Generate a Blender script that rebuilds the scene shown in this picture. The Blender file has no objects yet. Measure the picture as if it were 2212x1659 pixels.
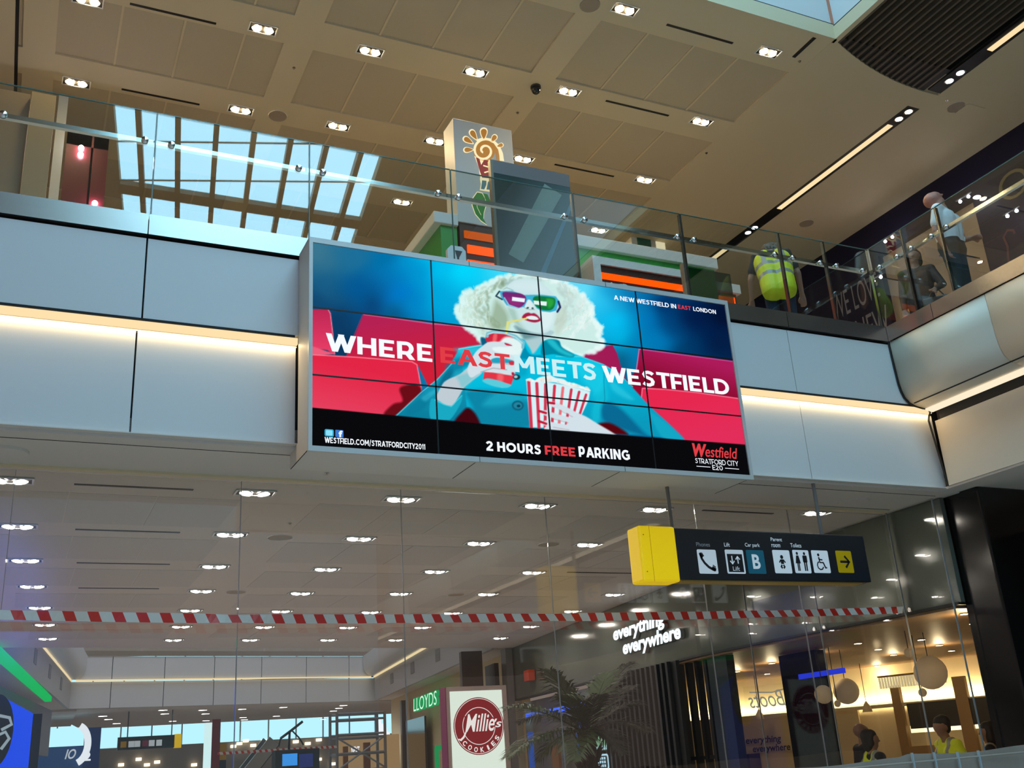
import bpy, bmesh, math, random
import numpy as np
from mathutils import Vector, Matrix
random.seed(7)
sc = bpy.context.scene
COL = sc.collection
PI = math.pi

# ------------------------------------------------------------------ camera
F_PX, PITCH, ROLL, YAW = 2208.80946, 0.352431861, -0.0679240988, 0.459632850
EYE = np.array([0.0, 0.0, 1.6])
_fw = np.array([math.sin(YAW), math.cos(YAW), 0]); _ri = np.array([math.cos(YAW), -math.sin(YAW), 0]); _up = np.array([0, 0, 1.0])
CF = math.cos(PITCH)*_fw + math.sin(PITCH)*_up
_uu = -math.sin(PITCH)*_fw + math.cos(PITCH)*_up
CR = math.cos(ROLL)*_ri + math.sin(ROLL)*_uu
CU = -math.sin(ROLL)*_ri + math.cos(ROLL)*_uu
cam = bpy.data.cameras.new('camera')
cam.sensor_fit = 'HORIZONTAL'; cam.sensor_width = 36.0
cam.lens = 36.0*F_PX/2212.0
cam.clip_start = 0.05; cam.clip_end = 300
cam_o = bpy.data.objects.new('camera', cam); COL.objects.link(cam_o)
cam_o.matrix_world = Matrix(((CR[0], CU[0], -CF[0], EYE[0]), (CR[1], CU[1], -CF[1], EYE[1]), (CR[2], CU[2], -CF[2], EYE[2]), (0, 0, 0, 1)))
sc.camera = cam_o

# ------------------------------------------------------------------ world, daylight, exposure
sc.view_settings.view_transform = 'Standard'
sc.view_settings.look = 'None'
sc.view_settings.exposure = 0.0
sc.view_settings.gamma = 1.0
sc.view_settings.use_curve_mapping = False
cy = sc.cycles
cy.max_bounces = 7; cy.diffuse_bounces = 3; cy.glossy_bounces = 4; cy.transmission_bounces = 4
cy.transparent_max_bounces = 24
cy.caustics_reflective = False; cy.caustics_refractive = False
cy.sample_clamp_indirect = 3.0
cy.use_denoising = True
world = bpy.data.worlds.new('world'); sc.world = world
world.use_nodes = True
bg = world.node_tree.nodes['Background']
bg.inputs[0].default_value = (0.86, 0.66, 0.56, 1)  # even warm ambient, added as fill from the unbuilt hall behind
bg.inputs[1].default_value = 0.25

def area(name, loc, size, power, color, rot=(0, 0, 0)):
    l = bpy.data.lights.new(name, 'AREA'); l.shape = 'RECTANGLE'; l.size, l.size_y = size
    l.energy = power; l.color = color
    o = bpy.data.objects.new(name, l); o.location = loc; o.rotation_euler = rot; COL.objects.link(o)
    return o
SKY_RAD = 5.6                                  # radiance of the daylight above the atrium roof glazing
area('atrium_daylight', (4.6, -1.6, 14.9), (7.6, 20.0), SKY_RAD*7.6*20*PI, (0.37, 0.80, 1.05))
area('far_void_daylight', (6.5, 30.5, 15.5), (11, 13.5), 2.3*11*13.5*PI, (0.80, 0.87, 1.0))

# ------------------------------------------------------------------ pixel helpers: where a line of sight meets a real plane
def ray(x, y): return CF + CR*((x-1106)/F_PX) - CU*((y-829.5)/F_PX)
def UY(x, y, c): d = ray(x, y); return EYE + d*(c/d[1])
def UX(x, y, c): d = ray(x, y); return EYE + d*(c/d[0])
def UZ(x, y, c): d = ray(x, y); return EYE + d*((c-1.6)/d[2])

# ------------------------------------------------------------------ materials
MATS = {}
def mat(name, rgb, rough=0.6, metal=0.0, emit=0.0, noise=0.0, nscale=6.0, stretch=None, spec=0.5, ecol=None):
    if name in MATS: return MATS[name]
    m = bpy.data.materials.new(name); m.use_nodes = True
    nt = m.node_tree; b = nt.nodes['Principled BSDF']
    b.inputs['Base Color'].default_value = (*rgb, 1); b.inputs['Roughness'].default_value = rough
    b.inputs['Metallic'].default_value = metal; b.inputs['Specular IOR Level'].default_value = spec
    if emit:
        b.inputs['Emission Color'].default_value = (*(ecol or rgb), 1); b.inputs['Emission Strength'].default_value = emit
    if noise:
        tc = nt.nodes.new('ShaderNodeTexCoord'); n = nt.nodes.new('ShaderNodeTexNoise'); r = nt.nodes.new('ShaderNodeMapRange')
        mp = nt.nodes.new('ShaderNodeMapping'); mp.inputs['Scale'].default_value = stretch or (1, 1, 1)
        mx = nt.nodes.new('ShaderNodeMix'); mx.data_type = 'RGBA'; mx.blend_type = 'MULTIPLY'
        n.inputs['Scale'].default_value = nscale; n.inputs['Detail'].default_value = 3
        r.inputs['To Min'].default_value = 1-noise; r.inputs['To Max'].default_value = 1+noise*0.3
        mx.inputs['Factor'].default_value = 1; mx.inputs['A'].default_value = (*rgb, 1)
        nt.links.new(tc.outputs['Object'], mp.inputs['Vector']); nt.links.new(mp.outputs[0], n.inputs['Vector'])
        nt.links.new(n.outputs['Fac'], r.inputs['Value']); nt.links.new(r.outputs[0], mx.inputs['B'])
        nt.links.new(mx.outputs['Result'], b.inputs['Base Color'])
    MATS[name] = m
    return m
def glow(name, rgb, s):
    if name in MATS: return MATS[name]
    m = bpy.data.materials.new(name); m.use_nodes = True; nt = m.node_tree
    nt.nodes.remove(nt.nodes['Principled BSDF']); e = nt.nodes.new('ShaderNodeEmission')
    e.inputs[0].default_value = (*rgb, 1); e.inputs[1].default_value = s
    nt.links.new(e.outputs[0], nt.nodes['Material Output'].inputs[0]); MATS[name] = m
    return m
def glass(name, tint, k, rough=0.0, base=0.0):
    """Clear sheet: tinted pass-through plus a mirror coat that grows with the angle."""
    if name in MATS: return MATS[name]
    m = bpy.data.materials.new(name); m.use_nodes = True; nt = m.node_tree
    nt.nodes.remove(nt.nodes['Principled BSDF'])
    t = nt.nodes.new('ShaderNodeBsdfTransparent'); t.inputs[0].default_value = (*tint, 1)
    g = nt.nodes.new('ShaderNodeBsdfGlossy'); g.inputs['Roughness'].default_value = rough
    lw = nt.nodes.new('ShaderNodeLayerWeight'); lw.inputs[0].default_value = 0.5
    pw = nt.nodes.new('ShaderNodeMath'); pw.operation = 'POWER'; pw.inputs[1].default_value = 5.0; nt.links.new(lw.outputs['Facing'], pw.inputs[0])
    fr = nt.nodes.new('ShaderNodeMath'); fr.operation = 'MULTIPLY_ADD'; fr.inputs[1].default_value = 0.96; fr.inputs[2].default_value = 0.04; nt.links.new(pw.outputs[0], fr.inputs[0])
    mu = nt.nodes.new('ShaderNodeMath'); mu.operation = 'MULTIPLY_ADD'; mu.inputs[1].default_value = k; mu.inputs[2].default_value = base; mu.use_clamp = True
    mx = nt.nodes.new('ShaderNodeMixShader')
    nt.links.new(fr.outputs[0], mu.inputs[0]); nt.links.new(mu.outputs[0], mx.inputs[0])
    nt.links.new(t.outputs[0], mx.inputs[1]); nt.links.new(g.outputs[0], mx.inputs[2])
    nt.links.new(mx.outputs[0], nt.nodes['Material Output'].inputs[0]); MATS[name] = m
    return m
def S(r, g, b):                                # sRGB 0..255 to linear
    return tuple((c/255/12.92 if c/255 <= 0.04045 else ((c/255+0.055)/1.055)**2.4) for c in (r, g, b))

PANEL = mat('white_cladding_panel', (0.74, 0.75, 0.76), 0.42, noise=0.03, nscale=0.8)
PANEL_WARM = mat('warm_white_panel', (0.76, 0.66, 0.53), 0.42, noise=0.03, nscale=0.8)
GAP = mat('dark_gap', (0.015, 0.014, 0.014), 0.8)
STEEL = mat('brushed_steel', (0.62, 0.60, 0.57), 0.26, 1.0, noise=0.12, nscale=3, stretch=(1, 1, 40))
CHROME = mat('polished_steel', (0.75, 0.75, 0.74), 0.15, 1.0)
CEIL = mat('ceiling_paint', (0.76, 0.65, 0.44), 0.85, noise=0.03, nscale=0.7)
CEILP = mat('acoustic_ceiling_panel', (0.62, 0.53, 0.37), 0.9, noise=0.05, nscale=40)
SOFFIT = mat('soffit_paint', (0.74, 0.69, 0.64), 0.7, noise=0.03, nscale=0.7)
SOFFP = mat('soffit_panel', (0.66, 0.63, 0.60), 0.8, noise=0.04, nscale=30)
FLOOR = mat('pale_stone_floor', (0.64, 0.56, 0.49), 0.35, noise=0.12, nscale=1.5)
BLACK = mat('matt_black', (0.012, 0.012, 0.012), 0.5)
CHAR = mat('charcoal_paint', (0.03, 0.03, 0.033), 0.45)
DARKGLOSS = mat('dark_gloss_panel', (0.115, 0.130, 0.105), 0.12)
BGLASS = glass('balustrade_glass', (0.94, 0.975, 0.965), 2.9)
PGLASS = glass('partition_glass', (0.95, 0.965, 0.965), 1.8)
SGLASS = glass('shopfront_glass', (0.96, 0.97, 0.96), 0.32)
EDGE = mat('glass_edge', (0.10, 0.20, 0.18), 0.1)
WHITE = mat('white_gloss_paint', (0.80, 0.80, 0.79), 0.35)
LAMP = glow('lamp_lens', (1.0, 0.88, 0.76), 150.0)
LAMPU = glow('lamp_lens_upper', (1.0, 0.73, 0.38), 310.0)
LAMPB = glow('lamp_lens_cool', (0.92, 0.90, 1.0), 60.0)
LAMPW = glow('warm_lamp_lens', (1.0, 0.80, 0.48), 22.0)
STRIP = glow('warm_strip_light', (1.0, 0.76, 0.42), 1.0)
STRIPC = glow('strip_light_pale', (1.0, 0.86, 0.62), 1.0)
REFL = mat('lamp_reflector', (0.6, 0.6, 0.6), 0.2, 1.0)

# ------------------------------------------------------------------ mesh builder
class MB:
    def __init__(s): s.v = []; s.f = []; s.m = []
    def add(s, vs, fs, m=0):
        k = len(s.v); s.v += [tuple(map(float, p)) for p in vs]
        for f in fs: s.f.append(tuple(i+k for i in f)); s.m.append(m)
        return s
    def box(s, a, b, m=0):
        x0, y0, z0 = a; x1, y1, z1 = b
        x0, x1 = min(x0, x1), max(x0, x1); y0, y1 = min(y0, y1), max(y0, y1); z0, z1 = min(z0, z1), max(z0, z1)
        return s.add([(x0, y0, z0), (x1, y0, z0), (x1, y1, z0), (x0, y1, z0), (x0, y0, z1), (x1, y0, z1), (x1, y1, z1), (x0, y1, z1)],
                     [(0, 3, 2, 1), (4, 5, 6, 7), (0, 1, 5, 4), (1, 2, 6, 5), (2, 3, 7, 6), (3, 0, 4, 7)], m)
    def obox(s, c, ax, ay, az, m=0):            # centre and three half axes
        c, ax, ay, az = (np.array(q, float) for q in (c, ax, ay, az))
        if np.dot(np.cross(ax, ay), az) < 0: az = -az
        P = [c+i*ax+j*ay+k*az for k in (-1, 1) for i, j in ((-1, -1), (1, -1), (1, 1), (-1, 1))]
        return s.add(P, [(0, 3, 2, 1), (4, 5, 6, 7), (0, 1, 5, 4), (1, 2, 6, 5), (2, 3, 7, 6), (3, 0, 4, 7)], m)
    def bar(s, p, q, w, h, m=0, up=(0, 0, 1)):  # box beam from p to q, w across, h along up
        p, q, up = np.array(p, float), np.array(q, float), np.array(up, float)
        d = q-p; L = np.linalg.norm(d); d /= L
        sx = np.cross(d, up)
        if np.linalg.norm(sx) < 1e-6: sx = np.cross(d, (0, 1, 0))
        sx /= np.linalg.norm(sx); uz = np.cross(sx, d)
        return s.obox((p+q)/2, d*L/2, sx*w/2, uz*h/2, m)
    def prism(s, poly, O, ux, uy, depth, m=0):  # polygon in (ux,uy) swept along ux x uy by depth
        O, ux, uy = (np.array(q, float) for q in (O, ux, uy)); n = np.cross(ux, uy); n /= np.linalg.norm(n)
        ar = sum(poly[i-1][0]*poly[i][1]-poly[i][0]*poly[i-1][1] for i in range(len(poly)))
        if ar < 0: poly = poly[::-1]
        k = len(poly); A = [O+ux*a+uy*b for a, b in poly]; B = [p+n*depth for p in A]
        fs = [tuple(range(k))[::-1], tuple(range(k, 2*k))] + [(i, (i+1) % k, (i+1) % k+k, i+k) for i in range(k)]
        if depth < 0: fs = [f[::-1] for f in fs]
        return s.add(A+B, fs, m)
    def tube(s, pts, r, seg=8, m=0, cap=True):
        pts = [np.array(p, float) for p in pts]; n = len(pts); rs = r if hasattr(r, '__len__') else [r]*n
        d0 = pts[1]-pts[0]; a = np.cross(d0, (0, 0, 1.0))
        if np.linalg.norm(a) < 1e-5: a = np.cross(d0, (0, 1.0, 0))
        V = []
        for i, p in enumerate(pts):
            d = pts[min(i+1, n-1)]-pts[max(i-1, 0)]; d /= np.linalg.norm(d)
            a = a-d*np.dot(a, d); a /= np.linalg.norm(a); b = np.cross(d, a)
            V += [p+rs[i]*(math.cos(t)*a+math.sin(t)*b) for t in (2*PI*j/seg for j in range(seg))]
        fs = [(i*seg+j, i*seg+(j+1) % seg, (i+1)*seg+(j+1) % seg, (i+1)*seg+j) for i in range(n-1) for j in range(seg)]
        if cap: fs += [tuple(range(seg))[::-1], tuple(range((n-1)*seg, n*seg))]
        return s.add(V, fs, m)
    def disc(s, c, n, r, h=0.0, seg=20, m=0, r2=None):   # cylinder of height h along n from c
        c, n = np.array(c, float), np.array(n, float); n /= np.linalg.norm(n)
        if h == 0:
            a = np.cross(n, (0.3, 0.9, 0.2)); a /= np.linalg.norm(a); b = np.cross(n, a)
            return s.add([c+r*(math.cos(t)*a+math.sin(t)*b) for t in (2*PI*j/seg for j in range(seg))], [tuple(range(seg))], m)
        return s.tube([c, c+n*h], [r, r if r2 is None else r2], seg, m)
    def ball(s, c, r, seg=12, m=0):
        r = r if hasattr(r, '__len__') else (r, r, r); rings = max(5, seg//2); V = []; fs = []
        for i in range(1, rings):
            t = PI*i/rings
            V += [(c[0]+r[0]*math.sin(t)*math.cos(2*PI*j/seg), c[1]+r[1]*math.sin(t)*math.sin(2*PI*j/seg), c[2]+r[2]*math.cos(t)) for j in range(seg)]
        V += [(c[0], c[1], c[2]+r[2]), (c[0], c[1], c[2]-r[2])]; T, B = len(V)-2, len(V)-1
        for i in range(rings-2):
            fs += [(i*seg+j, (i+1)*seg+j, (i+1)*seg+(j+1) % seg, i*seg+(j+1) % seg) for j in range(seg)]
        fs += [(T, j, (j+1) % seg) for j in range(seg)] + [(B, (rings-2)*seg+(j+1) % seg, (rings-2)*seg+j) for j in range(seg)]
        return s.add(V, fs, m)
    def done(s, name, mats, parent=None, smooth=False, bevel=0.0):
        me = bpy.data.meshes.new(name); o0 = np.zeros(3)
        vs = s.v
        if parent is not None:
            l = parent.get('_at')
            p = parent
            o0 = np.zeros(3)
            while p is not None: o0 = o0+np.array(p.location); p = p.parent
        elif vs:
            a = np.array(vs); o0 = np.array([(a[:, 0].min()+a[:, 0].max())/2, (a[:, 1].min()+a[:, 1].max())/2, a[:, 2].min()])
        me.from_pydata([(x-o0[0], y-o0[1], z-o0[2]) for x, y, z in vs], [], s.f)
        for m in (mats if isinstance(mats, (list, tuple)) else [mats]): me.materials.append(m)
        me.polygons.foreach_set('material_index', s.m)
        if smooth: me.polygons.foreach_set('use_smooth', [True]*len(s.f))
        me.update()
        o = bpy.data.objects.new(name, me); COL.objects.link(o)
        if parent is not None: o.parent = parent
        else: o.location = o0
        if bevel:
            b = o.modifiers.new('bevel', 'BEVEL'); b.width = bevel; b.segments = 2; b.limit_method = 'ANGLE'
        return o

def tag(o, label=None, cat=None, group=None, kind=None):
    if label: o['label'] = label
    if cat: o['category'] = cat
    if group: o['group'] = group
    if kind: o['kind'] = kind
    return o
def struct(o): o['kind'] = 'structure'; return o
def thing(name, label, cat, loc=(0, 0, 0), group=None):
    o = bpy.data.objects.new(name, None); o.empty_display_size = 0.1; COL.objects.link(o); o.location = tuple(float(c) for c in loc)
    return tag(o, label, cat, group)
def dup(root, loc, label, group=None, rotz=None):
    r = root.copy(); COL.objects.link(r); r.location = tuple(float(c) for c in loc); r['label'] = label
    if rotz is not None: r.rotation_euler = (0, 0, rotz)
    if group: r['group'] = group
    for ch in list(root.children):
        c = ch.copy(); COL.objects.link(c); c.parent = r
        for g in list(ch.children):
            d = g.copy(); COL.objects.link(d); d.parent = c
    return r
ORD = ['first', 'second', 'third', 'fourth', 'fifth', 'sixth', 'seventh', 'eighth', 'ninth', 'tenth', 'eleventh', 'twelfth', 'thirteenth', 'fourteenth', 'fifteenth', 'sixteenth', 'seventeenth', 'eighteenth']

# ------------------------------------------------------------------ lettering
_TX = {}
def glyphs(body, bold=0.0, shear=0.0, space=1.0):
    key = (body, bold, shear, space)
    if key in _TX: return _TX[key]
    cu = bpy.data.curves.new('t', 'FONT'); cu.body = body; cu.size = 1; cu.offset = bold; cu.shear = shear; cu.space_character = space
    cu.resolution_u = 4; cu.fill_mode = 'FRONT'
    o = bpy.data.objects.new('t', cu); COL.objects.link(o); bpy.context.view_layer.update()
    me = bpy.data.meshes.new_from_object(o.evaluated_get(bpy.context.evaluated_depsgraph_get()))
    V = np.array([v.co[:2] for v in me.vertices]); Fc = [tuple(p.vertices) for p in me.polygons]
    bpy.data.objects.remove(o); bpy.data.curves.remove(cu); bpy.data.meshes.remove(me)
    _TX[key] = (V, Fc)
    return V, Fc
def text(mb, body, O, ux, uz, w, h, m=0, bold=0.0, shear=0.0, space=1.0, depth=0.0, lift=0.002, keep=False, ref=None, warp=None):
    """Lettering whose box is w wide and h tall, lower left at O, running along ux with uz up; front faces ux x uz's back. depth gives solid letters."""
    V, Fc = glyphs(body, bold, shear, space)
    O, ux, uz = (np.array(q, float) for q in (O, ux, uz)); n = np.cross(ux, uz); n /= np.linalg.norm(n)
    lo, hi = V.min(0), V.max(0)
    if ref:                                    # use the height of the reference glyphs, keep descenders below the line
        R = glyphs(ref, bold, shear, space)[0]; lo = np.array([lo[0], R[:, 1].min()]); hi = np.array([hi[0], R[:, 1].max()])
    q = (V-lo)/(hi-lo)*np.array([w, h])
    if warp is not None: P = [O+ux*a+uz*b+n*lift for a, b in (warp(*t) for t in q)]
    else: P = [O+ux*a+uz*b+n*lift for a, b in q]
    mb.add(P, Fc, m)
    if depth:
        ed = {}
        for f in Fc:
            for i in range(len(f)):
                e = (f[i-1], f[i]); ed[e] = 1
        k = len(mb.v); Q = [p-n*depth for p in P]; mb.v += [tuple(p) for p in P]+[tuple(p) for p in Q]; N = len(P)
        for a, b in ed:
            if (b, a) not in ed: mb.f.append((k+b, k+a, k+a+N, k+b+N)); mb.m.append(m)
    return mb
def strokes(mb, pts, r, O, ux, uz, m=0, lift=0.002, closed=False, wr=None):
    """A flat ribbon along 2D points, r half width."""
    O, ux, uz = (np.array(q, float) for q in (O, ux, uz)); n = np.cross(ux, uz); n /= np.linalg.norm(n)
    p = np.array(pts, float); N = len(p)
    d = np.array([p[(i+1) % N if closed else min(i+1, N-1)]-p[(i-1) % N if closed else max(i-1, 0)] for i in range(N)])
    d /= np.linalg.norm(d, axis=1)[:, None]+1e-12; nn = np.stack([-d[:, 1], d[:, 0]], 1)
    rr = np.array(wr if wr is not None else [r]*N)[:, None]
    A, B = p+nn*rr, p-nn*rr
    P = [O+ux*a+uz*b+n*lift for a, b in np.concatenate([A, B])]
    fs = [(N+i, N+(i+1) % N, (i+1) % N, i) for i in range(N if closed else N-1)]
    return mb.add(P, fs, m)
def flat(mb, poly, O, ux, uz, m=0, lift=0.002):
    O, ux, uz = (np.array(q, float) for q in (O, ux, uz)); n = np.cross(ux, uz); n /= np.linalg.norm(n)
    ar = sum(poly[i-1][0]*poly[i][1]-poly[i][0]*poly[i-1][1] for i in range(len(poly)))
    if ar < 0: poly = poly[::-1]
    return mb.add([O+ux*a+uz*b+n*lift for a, b in poly], [tuple(range(len(poly)))], m)
def circ(cx, cz, r, k=28, rz=None): return [(cx+r*math.cos(2*PI*i/k), cz+(rz or r)*math.sin(2*PI*i/k)) for i in range(k)]
def rrect(x0, z0, x1, z1, r, k=4):
    P = []
    for cx, cz, a in ((x1-r, z1-r, 0), (x0+r, z1-r, 1), (x0+r, z0+r, 2), (x1-r, z0+r, 3)):
        P += [(cx+r*math.cos(PI/2*(a+i/k)), cz+r*math.sin(PI/2*(a+i/k))) for i in range(k+1)]
    return P
# wide geometric capitals built from bars and arcs (unit height)
def _arc(cx, cy, rx, ry, a0, a1, k=12): return [(cx+rx*math.cos(math.radians(a0+(a1-a0)*i/k)), cy+ry*math.sin(math.radians(a0+(a1-a0)*i/k))) for i in range(k+1)]
def _glyph(ch, s):
    """(width, polygons, ribbons); s is the stroke."""
    R = lambda x0, y0, x1, y1: [(x0, y0), (x1, y0), (x1, y1), (x0, y1)]
    Pp = lambda a, b, w: [(a[0], a[1]), (a[0]+w, a[1]), (b[0]+w, b[1]), (b[0], b[1])]
    h, d = s*.88, s*1.08; m = s/2
    G = {
     'E': (.66, [R(0, 0, s, 1), R(0, 0, .66, h), R(0, 1-h, .65, 1), R(0, .5-h/2, .58, .5+h/2)], []),
     'F': (.64, [R(0, 0, s, 1), R(0, 1-h, .64, 1), R(0, .44-h/2, .57, .44+h/2)], []),
     'H': (.80, [R(0, 0, s, 1), R(.80-s, 0, .80, 1), R(0, .5-h/2, .80, .5+h/2)], []),
     'I': (s, [R(0, 0, s, 1)], []), 'L': (.60, [R(0, 0, s, 1), R(0, 0, .60, h)], []),
     'T': (.72, [R(0, 1-h, .72, 1), R(.36-m, 0, .36+m, 1)], []),
     'W': (1.26, [Pp((.26, 0), (0, 1), d), Pp((.26, 0), (.53, 1), d), Pp((1.0-d, 0), (.73-d, 1), d), Pp((1.0-d, 0), (1.26-d, 1), d)], []),
     'A': (.92, [Pp((0, 0), (.46-d/2, 1), d), Pp((.92-d, 0), (.46-d/2, 1), d), R(.20, .22, .72, .22+h*.9)], []),
     'M': (.96, [R(0, 0, s, 1), R(.96-s, 0, .96, 1), Pp((.48-d/2, .28), (0, 1), d), Pp((.48-d/2, .28), (.96-d, 1), d)], []),
     'N': (.82, [R(0, 0, s, 1), R(.82-s, 0, .82, 1), Pp((.82-d, 0), (0, 1), d)], []),
     'K': (.80, [R(0, 0, s, 1), [(s*.9, .30), (s*.9, .56), (.53, 1), (.78, 1)], [(.30, .56), (.46, .70), (.82, 0), (.57, 0)]], []),
     'Y': (.84, [R(.42-m, 0, .42+m, .44), Pp((.42-d/2, .40), (0, 1), d), Pp((.42-d/2, .40), (.84-d, 1), d)], []),
     '1': (.34, [R(.34-s, 0, .34, 1), [(0, .80), (.34-s/2, 1), (.34-s/2, .80), (.02, .66)]], []),
     '/': (.46, [Pp((0, -.12), (.46-s*.8, 1.08), s*.8)], []), '.': (s*1.1, [R(0, 0, s*1.1, s*1.1)], []),
     'O': (1.02, [], [_arc(.51, .5, .51-m, .51-m, 0, 360, 28)]), '0': (.74, [], [_arc(.37, .5, .37-m, .51-m, 0, 360, 24)]),
     'D': (.86, [R(0, 0, s, 1)], [[(s*.5, h/2), (.36, h/2)]+_arc(.36, .5, .50-m, .5-h/2, -90, 90)+[(s*.5, 1-h/2)]]),
     'U': (.78, [], [[(m, 1), (m, .40)]+_arc(.39, .40, .39-m, .41-m, 180, 360)+[(.78-m, 1)]]),
     'P': (.70, [R(0, 0, s, 1)], [[(s*.5, .34), (.36, .34)]+_arc(.38, .63, .32-m, .29, -90, 90)+[(s*.5, 1-h/2)]]),
     'R': (.76, [R(0, 0, s, 1), [(.30, .36), (.54, .40), (.78, 0), (.53, 0)]], [[(s*.5, .36), (.38, .36)]+_arc(.40, .64, .33-m, .28, -90, 90)+[(s*.5, 1-h/2)]]),
     'B': (.72, [R(0, 0, s, 1)], [[(s*.5, .51), (.36, .51)]+_arc(.36, .71, .30-m, .205, -90, 90)+[(s*.5, 1-h/2)], [(s*.5, h/2), (.38, h/2)]+_arc(.38, .30, .34-m, .215, -90, 90)+[(s*.5, .51)]]),
     'C': (.88, [], [_arc(.51, .5, .51-m, .51-m, 45, 315, 24)]),
     'G': (.95, [R(.52, .38, .93, .38+h), R(.93-s, .12, .93, .48)], [_arc(.51, .5, .51-m, .51-m, 48, 318, 24)]),
     'S': (.68, [], [[(.60, .79), (.50, .875), (.35, .91), (.20, .875), (.125, .75), (.18, .62), (.35, .54), (.50, .47), (.565, .34), (.52, .17), (.36, .09), (.19, .11), (.05, .20)]]),
     '2': (.68, [R(0, 0, .68, h)], [[(.08, .74), (.16, .86), (.32, .915), (.48, .87), (.56, .73), (.50, .58), (.34, .41), (.10, .16)]]),
    }
    return G[ch]
def gtext(mb, body, O, ux, uz, w, h, s=.21, gap=.115, word=.42, lift=.002, m=0):
    x = 0; items = []
    for ch in body:
        if ch == ' ': x += word-gap; continue
        gw, polys, ribs = _glyph(ch, s); items.append((x, polys, ribs)); x += gw+gap*(.35 if ch in 'LTAWYF' else 1)
    tot = x-gap*(.35 if body[-1] in 'LTAWYF' else 1); kx = w/tot
    for x0, polys, ribs in items:
        for P in polys: flat(mb, [((x0+a)*kx, b*h) for a, b in P], O, ux, uz, m, lift)
        for P in ribs:
            cl = abs(P[0][0]-P[-1][0])+abs(P[0][1]-P[-1][1]) < 1e-6; p = np.array(P[:-1] if cl else P, float); N = len(p)
            d = np.array([p[(i+1) % N if cl else min(i+1, N-1)]-p[(i-1) % N if cl else max(i-1, 0)] for i in range(N)]); d /= np.linalg.norm(d, axis=1)[:, None]
            n = np.stack([-d[:, 1], d[:, 0]], 1)*(s*.48); q = np.concatenate([p+n, p-n]); q[:, 0] = (q[:, 0]+x0)*kx; q[:, 1] *= h
            O_, u_, z_ = (np.array(t, float) for t in (O, ux, uz)); nn = np.cross(u_, z_); nn /= np.linalg.norm(nn)
            mb.add([O_+u_*a+z_*b+nn*lift for a, b in q], [(N+i, N+(i+1) % N, (i+1) % N, i) for i in range(N if cl else N-1)], m)
    return mb
X1, Y1, Z1 = np.array([1., 0, 0]), np.array([0, 1., 0]), np.array([0, 0, 1.])
# ================================================================== the setting
YF = 7.65                                       # face of the bridge
ZU = 5.75                                       # upper floor
ZC = 10.5                                       # upper ceiling
ZS = 4.03                                       # underside of the bridge
def sbox(name, a, b, m, bevel=0): return struct(MB().box(a, b).done(name, m, bevel=bevel))
sbox('floor', (-14, -16, -0.3), (34, 90, 0), FLOOR)
sbox('floor_upper', (-8, 7.80, 5.5), (13.7, 24, ZU), FLOOR)
sbox('floor_gallery', (8.9, -12, 5.5), (13.7, 7.80, ZU), FLOOR)

# --- bridge face: two rows of cladding panels with open joints over a dark backing
mb = MB()
mb.box((-6, 7.74, 4.06), (9.1, 7.80, 5.88), 1)
J = 0.007
ups = [-4.4, -1.9, 0.655, 1.95]; lows = [-4.4, -1.9, 0.628, 1.866]
for a, b in zip(ups, ups[1:]): mb.box((a+J, YF, 4.975), (b-J, 7.735, 5.665))
for a, b in zip(lows, lows[1:]): mb.box((a+J, 7.70, 4.06), (b-J, 7.735, 4.885))
ups = [5.95, 7.05, 8.98]; lows = [5.95, 7.10, 8.96]
for a, b in zip(ups, ups[1:]): mb.box((a+J/2, YF, 4.975), (b-J/2, 7.735, 5.665))
for a, b in zip(lows, lows[1:]): mb.box((a+J/2, 7.70, 4.06), (b-J/2, 7.735, 4.885))
mb.box((-6, YF-0.004, 4.955), (1.84, 7.735, 4.972), 1); mb.box((5.95, YF-0.004, 4.955), (8.9, 7.735, 4.972), 1)
struct(mb.done('wall_bridge', [PANEL, GAP]))
mb = MB()                                       # light ledge below the upper panels
mb.box((-6, 7.700, 4.885), (1.866, 7.74, 4.955)); mb.box((5.95, 7.700, 4.885), (8.92, 7.74, 4.955))
struct(mb.done('trim_ledge', [PANEL_WARM]))
mb = MB()
for a, b in ((-4.4, -1.9), (-1.9, 0.655), (0.655, 7.07), (7.07, 8.49)):
    mb.box((a+.004, 7.630, 5.695), (b-.004, 7.80, 5.865))
    mb.box((a+.004, 7.630, 5.865), (b-.004, 7.70, 5.875))
struct(mb.done('trim_steel_band', [STEEL]))

# --- ceiling under the bridge: plain front strip, then bands and panels
ca, sa = 0.989, 0.13
end = lambda x: 20.45+0.135*x
mb = MB()
mb.prism([(-12, 7.74), (10.2, 7.74), (10.2, 12), (11.2, end(11.2)), (-12, end(-12))], (0, 0, ZS), X1, Y1, 0.16)
mb.box((-6, 7.675, 4.052), (9.0, 7.74, 4.06))
struct(mb.done('ceiling_lower', [SOFFIT]))
mb = MB()
for k in range(6):
    y0, y1 = 9.12+1.755*k+0.30, 9.12+1.755*(k+1)-0.30
    for i in range(-6, 14):
        x0 = -0.45+0.735*i+0.07*(y0-9)
        if i % 4 == 3: continue
        if x0+0.72 > 8.95+max(0, y0-12)*0.13: continue
        mb.box((x0, y0, ZS-0.004), (x0+0.722, y1, ZS+0.01))
struct(mb.done('ceiling_lower_panels', [SOFFP]))
mb = MB(); mb.box((-6, 7.905, ZS-0.003), (9.0, 7.912, ZS+0.01)); mb.box((-6, 8.60, ZS-0.02), (8.98, 8.66, ZS+0.01), 1)
mb.box((7.9, 8.55, ZS-0.003), (8.96, 8.556, ZS+0.01))
struct(mb.done('trim_soffit_joint', [GAP, CEIL]))

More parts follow.
